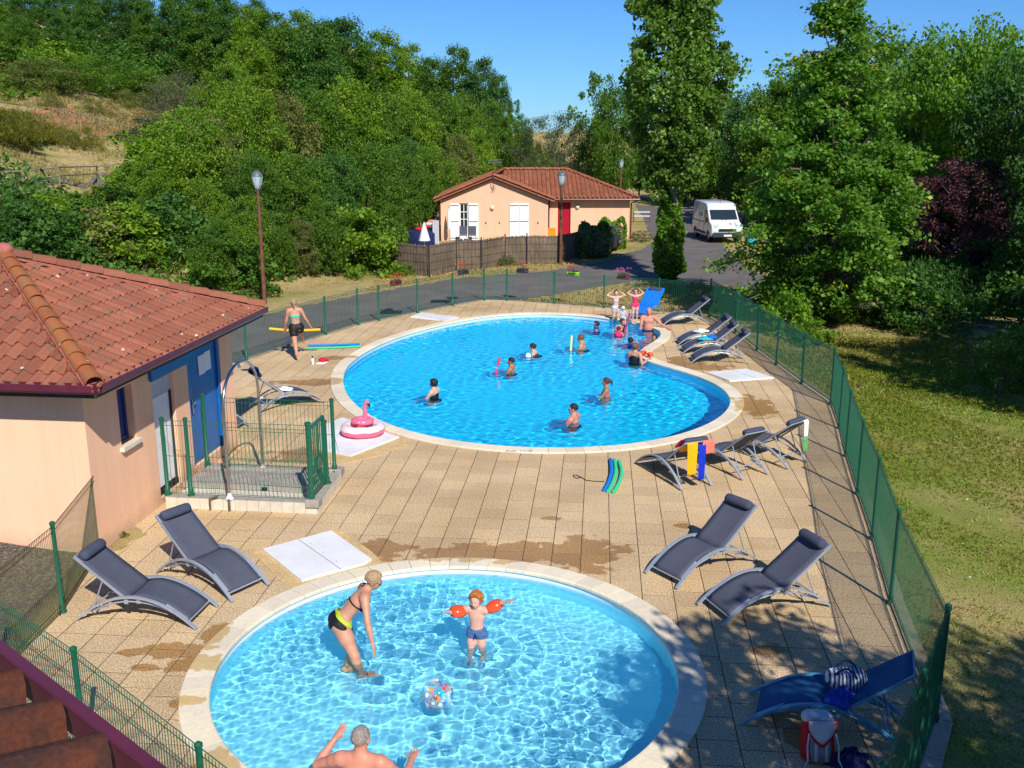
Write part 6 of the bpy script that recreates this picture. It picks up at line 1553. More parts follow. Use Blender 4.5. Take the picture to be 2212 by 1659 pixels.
def big_maple():
    rg = np.random.RandomState(33); g = Vector((10.35, 32.6, 0)); H = 10.6
    t = thing('maple_tree', 'large spreading maple with broad green leaves right of the netted fence', 'tree', (g.x, g.y, -.03))
    prof = lambda u: (.62+.38*math.sin(PI*min(1, u*1.5)))*(1-max(0, u-.42)/.58*.66) if u > .04 else .7
    Pa, ta, Ca = crown_pts(rg, prof, H-.9, 2.42, 520, 92, .50, z0=.9, inner=.25, zsq=.55)
    me = leaves_mesh('crown', Pa, .070, ta, rg, .5, .8, .5); me.materials.append(LM['maple']); link_mesh('crown', me, t)
    link_mesh('trunk', limbs_mesh('trunk', rg, H, 3, M['bark'], .2, Ca, 90), t)
    # low boughs reaching left over the road edge
    Pb = []; tb = []; mb = MB()
    for (x, y, z, n) in ((-2.6, -.6, .9, 5), (-3.4, .3, 1.9, 6), (-2.9, -.4, 2.6, 6), (2.6, -.3, 3.1, 8), (2.9, .2, 3.9, 7), (-1.6, -1.6, .7, 6), (2.2, -1.2, 1.3, 7), (-2.7, -.3, 4.6, 6), (-2.5, .2, 6.3, 7), (2.7, -.4, 5.4, 6), (2.2, -.2, 7.2, 6), (-1.9, -.2, 8.2, 6), (1.4, .2, 9.2, 5), (-.9, 0, 10.2, 5), (.3, 0, 11.0, 5), (-2.9, -1.2, 3.4, 6), (1.0, -2.5, 2.6, 6), (-1.2, -2.6, 4.2, 6)):
        mb.tube([(0, 0, z+.4), (x*.5, y*.5, z+.5), (x, y, z)], [.05, .03, .01], 5, cap=False)
        for k in range(n):
            f = rg.uniform(.45, 1.08); c = np.array([x*f, y*f, z+.25*(1-f)])+rg.normal(0, .2, 3); P = c+rg.normal(0, 1, (55, 3))*np.array([.26, .26, .12]); Pb.append(P); tb.append(rg.normal(.5, .18, 55))
    me = leaves_mesh('low_boughs', np.concatenate(Pb), .068, np.concatenate(tb), rg, .5, .8, .5); me.materials.append(LM['maple']); link_mesh('low_boughs', me, t)
    mb.build('bough_wood', M['bark'], None).parent = t
    return t
big_maple()
tree_at(1745, 690, 560, 'bush', 'mid', 'small leafy shrub at the foot of the maple', wid=1.2, cat='shrub')
tree_at(1700, 722, 628, 'bush', 'ivy', 'bright creeper-covered shrub against the netted fence', wid=.8, cat='shrub')
tree_at(1755, 745, 690, 'bush', 'bright', 'low bright green shrub at the fence by the bare earth', wid=1.3, cat='shrub')
tree_at(1865, 690, 610, 'bushfine', 'olive', 'rounded yellow-green shrub under the maple', wid=1.25, cat='shrub')
tree_at(1815, 700, 640, 'bushfine', 'mid', 'small dark shrub between the maple trunk and the yellow-green one', wid=1.0, cat='shrub')
tree_at(1985, 712, 588, 'bush', 'dark', 'large rounded dark green shrub beside the side road', wid=1.05, cat='shrub')
tree_at(1985, 700, 570, 'broom', 'dark', 'wispy upright dark shrub rising behind the rounded one', wid=1.3, cat='shrub')
tree_at(2155, 872, 690, 'airy', 'dark', 'thin young tree standing on the shaded lawn at the right edge', wid=.8)
tree_at(2205, 840, 700, 'bushfine', 'mid', 'sparse shrub at the right edge of the picture', wid=1.0, cat='shrub')
# purple plum
CROWN_keys = None
rg = np.random.RandomState(5)
crown('plum', 44, P_round, 6, 2.9, 260, 75, .45, .065, 30, .16, .16, inner=.3)
tree_at(2068, 612, 335, 'plum', 'purple', 'dark purple-leaved plum tree at the right', wid=.95)
tree_at(2170, 640, 470, 'plum', 'purple', 'smaller dark purple-leaved tree behind the thin young tree', wid=1.0)
for (px, py, top, key, lm, wid, lab) in (
  (1990, 560, 70, 'broad', 'locust', .72, 'tall airy green tree behind the purple one, left part of its crown'),
  (2085, 575, 48, 'broad', 'locust', .66, 'tall airy green tree directly above the purple one'),
  (1925, 540, 60, 'tall', 'locust', .95, 'tall tree whose top shows just right of the maple'),
  (1860, 520, 60, 'tall', 'mid', .9, 'tall dense tree directly behind the maple'),
  (2150, 600, 118, 'broad', 'dark', .62, 'dark tree between the purple one and the right edge'),
  (2292, 690, -40, 'tall', 'deep', .75, 'tall dark tree cut by the right edge of the picture'),
  (2350, 640, 60, 'broad', 'deep', .8, 'second dark tree behind the one cut by the right edge'),
  (1665, 500, 150, 'tall', 'mid', .95, 'tall tree left behind the maple, above the white van'),
  (1612, 478, 192, 'broad', 'dark', .7, 'dark tree behind the white van'),
  (1735, 500, 130, 'broad', 'dark', .66, 'dark broad tree behind the left side of the maple'),
  (1790, 495, 90, 'tall', 'locust', 1.0, 'light green tree high behind the middle of the maple'),
  (1700, 478, 170, 'broad', 'locust', .7, 'light green tree far behind the maple'),
  (1560, 452, 205, 'broad', 'mid', .72, 'green tree filling the gap right of the poplar'),
  (1500, 446, 260, 'round', 'dark', .8, 'dark round tree behind the poplar trunk'),
  (1325, 440, 185, 'broad', 'mid', .5, 'green tree left of the poplar top'),
  (1285, 432, 150, 'airy', 'mid', .62, 'thin tree with open crown standing against the sky left of the poplar'),
  (1380, 430, 265, 'tall', 'dark', .85, 'dark tall tree directly behind the poplar crown'),
  (1440, 430, 270, 'broad', 'mid', .7, 'green broad tree behind the middle of the poplar'),
  (1200, 424, 240, 'willow', 'grey', .78, 'grey-green willow-like tree above the bungalow roof'),
  (1250, 418, 262, 'willow', 'olive', .7, 'olive willow-like tree right of the grey-green one'),
  (1150, 412, 300, 'willow', 'olive', .55, 'low olive tree above the left end of the bungalow ridge'),
  (1300, 412, 300, 'round', 'dark', .62, 'dark low tree above the right slope of the bungalow roof'),
  (1345, 420, 330, 'round', 'mid', .6, 'low green tree above the right eave of the bungalow'),
  (1112, 395, 262, 'round', 'mid', .45, 'small tree standing by the dry slope beyond the bungalow')):
    tree_at(px, py, top, key, lm, lab, wid=wid)
# far dark belt closing the right side behind the cars
for i, x in enumerate(range(1480, 2330, 70)):
    tree_at(x, 438+(i % 3)*9, 235+((i*53) % 60), ('broad', 'round', 'tall')[i % 3], ('dark', 'deep', 'mid')[i % 3], 'dark tree of the far right belt, %s from the left' % ('first', 'second', 'third', 'fourth', 'fifth', 'sixth', 'seventh', 'eighth', 'ninth', 'tenth', 'eleventh', 'twelfth', 'thirteenth')[i], wid=.95, group='background belt of trees at the right')
for i, (x, y, tp) in enumerate(((1905,575,470),(1960,590,450),(2120,640,520),(2190,665,540),(2230,700,560),(2040,640,560))):
    tree_at(x, y, tp, 'bush', ('deep', 'dark')[i % 2], 'dark undergrowth shrub in the shade, %s' % ('left behind the round shrub', 'below the tall airy tree', 'right under the purple tree', 'near the right edge', 'lowest at the right edge', 'directly under the purple tree')[i], wid=1.2, cat='shrub', group='shaded shrubs under the right hand trees')
# clipped hedge by the bungalow
def hedge(px0, px1, py, top, lm, label, dpt=1.6):
    a, b = G(px0, py), G(px1, py); b = Vector((b.x, a.y+.4, 0)); rg = np.random.RandomState(int(px0)); h = PY(px0, top, a.y).z; L = (b-a).length
    n = int(5200*L/3); u = rg.uniform(0, 1, n); v = rg.uniform(-1, 1, n); z = rg.uniform(0, 1, n)
    f = rg.randint(0, 3, n); v = np.where(f == 0, np.sign(v), v); z = np.where(f == 1, 1, z); u = np.where(f == 2, np.round(u), u)
    bul = np.sqrt(np.clip(1-(2*np.abs(z-.45))**4*.35, 0, 1)); P = np.array([list(a)])+np.outer(u, np.array(list(b-a)))
    X = P[:, 0]+(u-.5)*.3*bul; Y = P[:, 1]+v*dpt/2*bul; Z = z*h*(1-.10*np.abs(v)**4)*(.92+.08*np.sin(u*9))+rg.normal(0, .05, n)
    t = thing('hedge', label, 'hedge', (a.x, a.y, 0)); me = leaves_mesh('foliage', np.stack([X-a.x, Y-a.y, Z], 1), .07, rg.normal(.5, .2, n), rg, 0, .7); me.materials.append(LM[lm]); link_mesh('foliage', me, t)
    mb = MB(); mb.box(((a.x+b.x)/2, (a.y+b.y)/2, h*.44), (L*.9, dpt*.8, h*.86), bev=.3); mb.build('inner_twigs', M['bark'], t); return t
hedge(1256, 1308, 556, 483, 'dark', 'dark clipped hedge at the end of the brushwood screen')
hedge(1300, 1345, 536, 474, 'ivy', 'bright green clipped hedge by the parked dark car')
tree_at(1385, 522, 495, 'bushfine', 'grey', 'low grey-green plants at the corner of the bungalow', wid=1.4, cat='shrub')
for (px, py, tp, lab, lm) in ((985, 566, 556, 'small weeds', 'mid'),):
    pass
for i, (px, py, h, lm) in enumerate(((905, 572, 18, 'mid'), (925, 590, 20, 'olive'), (1105, 566, 18, 'bright'), (870, 596, 16, 'bright'), (1090, 574, 9, 'olive'))):
    tree_at(px, py, py-h, 'bushfine', lm, 'low weeds at the foot of the brushwood screen, %s clump' % ('left', 'second', 'rightmost tall', 'far left', 'small low')[i], cat='plant', name='weeds', wid=1.5, group='weeds at the brushwood screen')
tree_at(1052, 512, 494, 'bushfine', 'mid', 'small bushy plant against the bungalow wall between the shutters', cat='plant', name='potted_shrub', wid=.6)
tree_at(1170, 508, 494, 'broom', 'purple', 'small reddish plant by the bungalow downpipe', cat='plant', name='garden_plant', wid=.7)
# ---- trees outside the frame at the right whose shade falls on the lawn and the near deck
for (x, y, h, key, lab, wid) in ((17.0, 19.0, 10, 'broad', 'tree outside the picture at the right, shading the lawn', .8), (19.5, 20.5, 11, 'broad', 'second tree outside the picture at the right', .8), (13.9, 19.6, 8.5, 'round', 'round tree outside the picture at the right', .62),
   (5.5, 3.0, 7.6, 'broad', 'tree behind the viewer whose shade falls on the near deck', .72), (9.0, 1.0, 9.0, 'broad', 'tree at the lower right outside the picture', .62)):
    plant(key, (x, y), h, lab, 'dark', wid=wid)
# ---- the wooded hillside at the left
HILL = [ # base px, base py, top py, kind, leaf, width
 (505,640,520,'bush','mid',1.1),(470,628,470,'round','mid',.8),(540,600,420,'round','bright',.75),(600,598,455,'round','mid',.8),(655,600,470,'broad','olive',.8),(705,596,430,'round','mid',.8),(762,590,455,'bush','bright',1.1),(820,585,470,'bush','mid',1.0),(842,560,440,'round','mid',.75),
 (560,540,330,'broad','mid',.8),(640,545,330,'broad','mid',.8),(725,550,330,'broad','dark',.8),(800,545,300,'broad','mid',.75),(865,520,330,'broad','mid',.7),(905,500,345,'round','mid',.75),(940,478,310,'round','bright',.8),(985,450,290,'round','olive',.8),(1025,430,275,'round','bright',.75),(890,470,300,'broad','dark',.7),
 (450,540,380,'round','bright',.8),(380,560,420,'bush','dark',1.1),(330,540,420,'round','mid',.7),(290,560,440,'bush','bright',1.2),(230,555,450,'bush','olive',1.2),(150,560,455,'round','dark',.9),(80,565,440,'bush','dark',1.3),(20,560,420,'round','dark',.9),(190,520,430,'bush','mid',1.2),(110,500,420,'bush','bright',1.2),(260,495,400,'bush','mid',1.2),(340,480,330,'round','bright',.9),
 (420,470,230,'round','bright',.85),(390,420,260,'bush','bright',1.2),(470,450,250,'round','olive',.8),(545,430,180,'broad','bright',.8),(620,430,200,'broad','olive',.8),(690,430,190,'broad','mid',.8),(760,425,170,'broad','bright',.8),(830,420,200,'broad','mid',.75),(890,410,190,'broad','bright',.7),(950,400,200,'round','mid',.8),(1000,390,200,'broad','mid',.7),(1060,390,215,'round','mid',.6),
 (330,330,255,'bush','grey',1.3),(400,320,150,'willow','grey',.62),(360,255,175,'bushfine','grey',1.2),(450,330,180,'round','bright',.8),(500,330,130,'round','bright',.7),(560,320,70,'tall','bright',.9),(620,320,40,'tall','mid',1.0),(690,320,30,'tall','dark',1.0),(755,320,22,'tall','mid',1.0),(830,320,52,'tall','bright',1.0),(890,320,82,'tall','bright',.9),(935,330,112,'tall','mid',.9),(990,330,86,'tall','mid',.85),(1045,340,112,'tall','dark',.8),(1080,345,150,'tall','dark',.65),(1112,350,212,'airy','dark',.6),(1135,362,255,'round','dark',.4),
 (60,150,30,'broad','mid',.8),(5,120,0,'broad','mid',.8),(130,140,10,'tall','dark',1.0),(200,150,-20,'tall','dark',1.0),(260,140,-30,'tall','deep',1.0),(330,170,-10,'tall','mid',1.0),(390,190,-30,'tall','dark',1.0),(450,210,-20,'tall','mid',1.0),(505,220,-10,'tall','dark',1.0),(550,230,0,'tall','bright',.9),(600,240,12,'tall','mid',1.0),(655,240,10,'tall','bright',1.0),(720,250,30,'tall','dark',1.0),(300,110,-60,'tall','deep',1.0),(170,90,-60,'tall','dark',1.0),(60,80,-50,'tall','dark',1.0),(20,60,-60,'tall','mid',1.1),(110,60,-60,'tall','dark',1.1),(-30,60,-60,'tall','dark',1.1),(210,60,-70,'tall','dark',1.1),(400,120,-60,'tall','deep',1.0),(480,130,-50,'tall','dark',1.0),(350,120,40,'willow','olive',.5),(-40,160,0,'tall','mid',1.0),(560,140,-10,'tall','dark',1.0),
 (100,200,120,'bushfine','olive',1.5),(170,195,110,'bushfine','mid',1.5),(240,205,120,'bushfine','mid',1.5),(300,220,140,'bushfine','mid',1.5),(40,190,130,'bushfine','olive',1.5),(350,235,160,'bushfine','mid',1.4),(200,170,90,'bush','mid',1.4),(120,165,90,'bush','bright',1.4),(280,190,95,'bush','dark',1.4),(20,170,100,'bush','mid',1.4),(395,245,190,'bushfine','olive',1.3),
 (45,300,240,'broom','broom',1.5),(10,310,235,'broom','broom',1.5),(-20,300,235,'broom','broom',1.5),(85,305,262,'broom','broom',1.3),(120,308,268,'broom','broom',1.2),(185,322,275,'broom','broom',1.0),(200,245,210,'broom','olive',1.2),(110,235,200,'broom','olive',1.2),(270,235,195,'broom','olive',1.2),(150,318,280,'broom','olive',1.1),(60,325,290,'broom','olive',1.3),(232,250,215,'broom','straw',1.2),(330,300,240,'broom','straw',1.5),(290,275,235,'broom','straw',1.4),
 (35,460,415,'bush','dark',1.3),(95,462,425,'bush','mid',1.3),(160,455,415,'bush','bright',1.3),(215,440,400,'bush','mid',1.2),(-20,470,410,'bush','dark',1.3),(300,430,350,'bush','mid',1.2),(345,400,320,'bush','bright',1.2),(245,470,410,'bush','olive',1.2)]
near = lambda x: 'above the roof' if x < 420 else ('left of the lamp' if x < 545 else ('by the lamp' if x < 640 else ('right of the lamp' if x < 870 else 'near the bungalow')))
words = {'mid': 'mid green', 'bright': 'bright green', 'dark': 'dark green', 'deep': 'very dark', 'olive': 'olive green', 'grey': 'grey-green', 'broom': 'yellow-green', 'straw': 'straw-coloured', 'purple': 'purple'}
kinds = {'broad': 'broad tree', 'round': 'rounded tree', 'tall': 'tall tree', 'airy': 'thin open tree', 'willow': 'wispy tree', 'bush': 'leafy bush', 'bushfine': 'fine-leaved bush', 'broom': 'broom-like tuft'}
_seen = {}
for (px, py, top, key, lm, wid) in HILL:
    row = 'on the hilltop' if top < 130 and key in ('tall', 'broad', 'airy', 'willow') else ('high on the slope' if py < 260 else ('halfway up the slope' if py < 440 else 'low on the slope'))
    k = (words[lm], kinds[key], row, near(px)); _seen.setdefault(k, []).append((px, py, top, key, lm, wid))
for k, L in _seen.items():
    L.sort()
    for i, (px, py, top, key, lm, wid) in enumerate(L):
        pos = '' if len(L) == 1 else (', leftmost of such' if i == 0 else (', rightmost of such' if i == len(L)-1 else ', %s one' % ('second', 'third', 'fourth', 'fifth', 'sixth', 'seventh', 'eighth', 'ninth', 'tenth', 'eleventh')[i-1]))
        tree_at(px, py, top, key, lm, ' '.join(k)+pos, wid=wid, cat='tree' if key in ('broad', 'round', 'tall', 'airy', 'willow') else 'shrub', group='trees and bushes of the wooded hillside')
# undergrowth nobody could count: brambles and tall dry grass covering the slope
def scatter(name, lm, n, seed, test, size, hgt, aspect=.5, droop=0, flat=0, clump=1.1, label=None, xr=(-75, 12), yr=(31, 130)):
    rg = np.random.RandomState(seed); q = np.stack([rg.uniform(*xr, n*3), rg.uniform(*yr, n*3)], 1)
    m = test(q, rg); q = q[m][:n]; z = terr(q); k = len(q)
    cz = .5+.5*np.sin(q[:, 0]*clump+1.3*np.sin(q[:, 1]*clump*.7))*np.cos(q[:, 1]*clump*.8)
    P = np.c_[q, z+rg.uniform(0, 1, k)*hgt*(.35+cz)]
    sz = size*np.clip(q[:, 1]/45, .6, 2.2)
    me = leaves_mesh(name, P, sz, rg.normal(.5, .2, k), rg, flat, aspect, droop); me.materials.append(LM[lm]); o = link_mesh(name, me); tag(o, None, None, None, 'stuff')
    return o
def f_wood(q, rg):
    s = hill_s(q); return (s > .8)&((q[:, 0] > -16-.12*(q[:, 1]-40))|(s > 34)|((q[:, 1] < 42)&(s > 2)))&(q[:, 1] < 125)
def f_open(q, rg):
    s = hill_s(q); n = np.sin(q[:, 0]*.5)*np.cos(q[:, 1]*.4); return (s > .5)&(s < 45)&(q[:, 0] < -9)&(n > -.6)
scatter('undergrowth', 'mid', 60000, 71, f_wood, .15, 1.0)
scatter('undergrowth', 'bright', 26000, 72, lambda q, rg: f_wood(q, rg)&(np.sin(q[:, 0]*.8+q[:, 1]*.3) > .1), .14, 1.3)
scatter('bramble', 'dark', 26000, 73, lambda q, rg: (hill_s(q) > 1)&(q[:, 0] < -9)&(q[:, 1] < 47)&(np.sin(q[:, 0]*.6)*np.sin(q[:, 1]*.5) > -.3), .13, 1.0, xr=(-50, -8), yr=(33, 50))
scatter('dry_grass', 'straw', 42000, 74, f_open, .10, .45, .12, -2.5, -.3, xr=(-60, -6), yr=(35, 90))
scatter('dry_grass', 'straw', 14000, 76, lambda q, rg: (hill_s(q) > -1.2)&(hill_s(q) < 4.5), .06, .35, .12, -2.5, -.3, xr=(-16, -4), yr=(34, 62))
scatter('olive_grass', 'olive', 26000, 75, f_open, .10, .4, .15, -2.5, -.3, xr=(-60, -6), yr=(35, 90))
# lawn blades on the right hand side and by the road
def lawn(name, lm, n, seed, test, s, xr, yr, h=.03):
    rg = np.random.RandomState(seed); q = np.stack([rg.uniform(*xr, n), rg.uniform(*yr, n)**1.0], 1); d, _ = sdp(deck_poly, q); m = (d > .16)&test(q); q = q[m]
    P = np.c_[q, terr(q)+rg.uniform(.0, h, len(q))]
    me = leaves_mesh(name, P, s*np.clip(q[:, 1]/14, .8, 2.4), rg.normal(.5, .2, len(q)), rg, -.1, .22, -1.6); me.materials.append(LM[lm]); tag(link_mesh(name, me), None, None, None, 'stuff')
pat = lambda q, a, b: np.sin(q[:, 0]*.7+a)*np.cos(q[:, 1]*.45+b)+.5*np.sin(q[:, 0]*2.1+q[:, 1]*1.3+a)
lawn('lawn_grass', 'broom', 90000, 81, lambda q: (pat(q, 0, 0) > -.7), .035, (4.6, 17), (6, 30))
lawn('lawn_grass', 'bright', 60000, 82, lambda q: (pat(q, 1, 2) > -.1), .032, (4.6, 17), (6, 26))
lawn('lawn_grass', 'straw', 50000, 83, lambda q: (pat(q, 3, 1) > .1)&(sdp(E_+W_, q)[0] > .1), .035, (4.6, 20), (6, 42))
lawn('verge_grass', 'straw', 26000, 84, lambda q: (q[:, 1] > 33.5)&(sdp(E_+W_, q)[0] > .1), .03, (-6, 12), (33.5, 50), .05)
# daisies in the lawn
rg = np.random.RandomState(90); q = np.c_[rg.uniform(5, 10.5, 150), rg.uniform(9, 30, 150)]; d, _ = sdp(deck_poly, q); q = q[d > .3][:70]
me = leaves_mesh('daisies', np.c_[q, terr(q)+.07], .015, rg.uniform(size=len(q)), rg, 3, 1); me.materials.append(M['white']); tag(link_mesh('daisies', me), None, None, None, 'stuff')
# weeds in the corners of the pool house
for (p, lab) in ((G(262, 1158), 'yellow-green weed at the foot of the pool house wall'), (G(436, 1090), 'tiny weed at the foot of the tiled curb')):
    plant('broom', (p.x+.05, p.y-.05), .09, lab, 'broom', cat='plant', name='weed', wid=1.2, parts=('blades', 'stem'), z=0)
# ================================================================ people: one continuous surface each, grown from a distance field
def surface_nets(D, org, res):
    S = D < 0; nx, ny, nz = D.shape
    c = S[:-1, :-1, :-1].astype(np.int8)
    for dx, dy, dz in ((1,0,0),(0,1,0),(0,0,1),(1,1,0),(1,0,1),(0,1,1),(1,1,1)): c = c+S[dx:nx-1+dx, dy:ny-1+dy, dz:nz-1+dz]
    act = (c > 0)&(c < 8); I = np.argwhere(act)
    if not len(I): return [], []
    idx = np.full(act.shape, -1, np.int64); idx[tuple(I.T)] = np.arange(len(I))
    acc = np.zeros((len(I), 3)); cnt = np.zeros(len(I)); cs = [(x, y, z) for x in (0, 1) for y in (0, 1) for z in (0, 1)]
    for a in cs:
        for ax in range(3):
            if a[ax]: continue
            b = list(a); b[ax] = 1
            va = D[I[:, 0]+a[0], I[:, 1]+a[1], I[:, 2]+a[2]]; vb = D[I[:, 0]+b[0], I[:, 1]+b[1], I[:, 2]+b[2]]
            m = (va < 0) != (vb < 0); t = np.where(m, va/np.where(m, va-vb, 1), 0)
            p = np.tile(np.array(a, float), (len(I), 1)); p[:, ax] += t; acc += p*m[:, None]; cnt += m
    V = (acc/cnt[:, None]+I)*res+org; F = []
    for ax in range(3):
        sl0 = [slice(1, None)]*3; o1, o2 = [k for k in range(3) if k != ax]
        A = S[tuple(slice(0, -1) if k == ax else slice(1, -1) for k in range(3))]; B = S[tuple(slice(1, None) if k == ax else slice(1, -1) for k in range(3))]
        E = np.argwhere(A != B); sg = A[tuple(E.T)]
        e = E.copy(); e[:, o1] += 1; e[:, o2] += 1
        def cell(d1, d2):
            q = e.copy(); q[:, o1] -= d1; q[:, o2] -= d2; return idx[q[:, 0], q[:, 1], q[:, 2]]
        Q = np.stack([cell(1, 1), cell(0, 1), cell(0, 0), cell(1, 0)], 1); flip = sg if ax != 1 else ~sg
        Q[~flip] = Q[~flip][:, ::-1]; F.append(Q)
    F = np.concatenate(F); F = F[(F >= 0).all(1)]; return V, F
class Field:
    def __init__(s, lo, hi, res):
        s.res = res; s.org = np.array(lo, float); s.n = np.maximum(4, np.ceil((np.array(hi)-s.org)/res).astype(int)+1); s.D = np.full(s.n, .25, np.float32)
    def blk(s, lo, hi):
        a = np.clip(np.floor((lo-s.org)/s.res).astype(int), 0, s.n); b = np.clip(np.ceil((hi-s.org)/s.res).astype(int)+1, 0, s.n)
        if (b <= a).any(): return None
        g = [s.org[k]+s.res*np.arange(a[k], b[k]) for k in range(3)]
        return tuple(slice(a[k], b[k]) for k in range(3)), np.stack(np.meshgrid(*g, indexing='ij'), -1)
    def put(s, d, sl, k):
        o = s.D[sl]
        if k > 0: hh = np.clip(.5+.5*(o-d)/k, 0, 1); d = o*(1-hh)+d*hh-k*hh*(1-hh); s.D[sl] = d
        else: s.D[sl] = np.minimum(o, d)
    def cap(s, a, b, ra, rb, k=.02):
        a, b = np.array(a, float), np.array(b, float); R = max(ra, rb)+k+2*s.res+.02; r = s.blk(np.minimum(a, b)-R, np.maximum(a, b)+R)
        if r is None: return
        sl, P = r; ab = b-a; t = np.clip(((P-a)@ab)/max(ab@ab, 1e-9), 0, 1); s.put(np.linalg.norm(P-a-t[..., None]*ab, axis=-1)-(ra+(rb-ra)*t), sl, k)
    def ell(s, c, r, Mx, k=.03):
        c = np.array(c, float); r = np.array(r, float); R = r.max()+k+2*s.res+.02; q = s.blk(c-R, c+R)
        if q is None: return
        sl, P = q; L = (P-c) @ np.array(Mx); kk = np.linalg.norm(L/r, axis=-1); k2 = np.linalg.norm(L/(r*r), axis=-1)
        s.put(kk*(kk-1)/np.maximum(k2, 1e-6), sl, k)
    def mesh(s, name, mt, off, D=None):
        V, F = surface_nets(s.D if D is None else D, s.org, s.res)
        if not len(V): return None
        me = bpy.data.meshes.new(name); me.from_pydata((V-np.array(off)).tolist(), [], F.tolist()); me.polygons.foreach_set('use_smooth', [True]*len(me.polygons)); me.materials.append(mt); return me
def skin(name, c, blush=.0):
    m, nt, bs = new_mat(name); co = wpos(nt); n1 = noise_(nt, 9, 3, co)
    nt.links.new(ramp(nt, n1, [(.3, tuple(x*.90 for x in c)), (.7, tuple(min(1, x*1.07) for x in c))]), bs.inputs['Base Color'])
    bs.inputs['Roughness'].default_value = .48; bs.inputs['Specular IOR Level'].default_value = .35
    bs.inputs['Subsurface Weight'].default_value = .08; bs.inputs['Subsurface Radius'].default_value = (.02, .008, .004); return m
SK = {'tan': skin('tanned_skin', (.56, .27, .17)), 'fair': skin('fair_skin', (.68, .40, .29)), 'red': skin('sun_reddened_skin', (.60, .25, .17)), 'brown': skin('brown_skin', (.40, .19, .11)), 'pink': skin('pinkish_skin', (.72, .38, .28))}
HC = {k: mat(k+'_hair', c, .6, .3, 60, .3, bmp=.5) for k, c in {'black': (.02, .016, .014), 'brown': (.07, .04, .025), 'blond': (.36, .24, .13), 'ginger': (.42, .14, .03), 'grey': (.26, .22, .20), 'auburn': (.16, .075, .04)}.items()}
M['lip'] = mat('lips', (.52, .19, .16), .5); M['eyewhite'] = mat('eye_white', (.7, .7, .68), .3)
def unit(v): return np.array(v, float)/max(1e-9, np.linalg.norm(v))
def ik(a, b, l1, l2, hint):
    a, b, hint = (np.array(x, float) for x in (a, b, hint)); d = b-a; L = np.linalg.norm(d); u = d/max(L, 1e-6)
    if L > (l1+l2)*.985: b = a+u*(l1+l2)*.985; L = (l1+l2)*.985
    x = (l1*l1-l2*l2+L*L)/(2*L); y = math.sqrt(max(0, l1*l1-x*x)); h = hint-a; h = h-u*(h@u); h = unit(h); return a+u*x+h*y, b
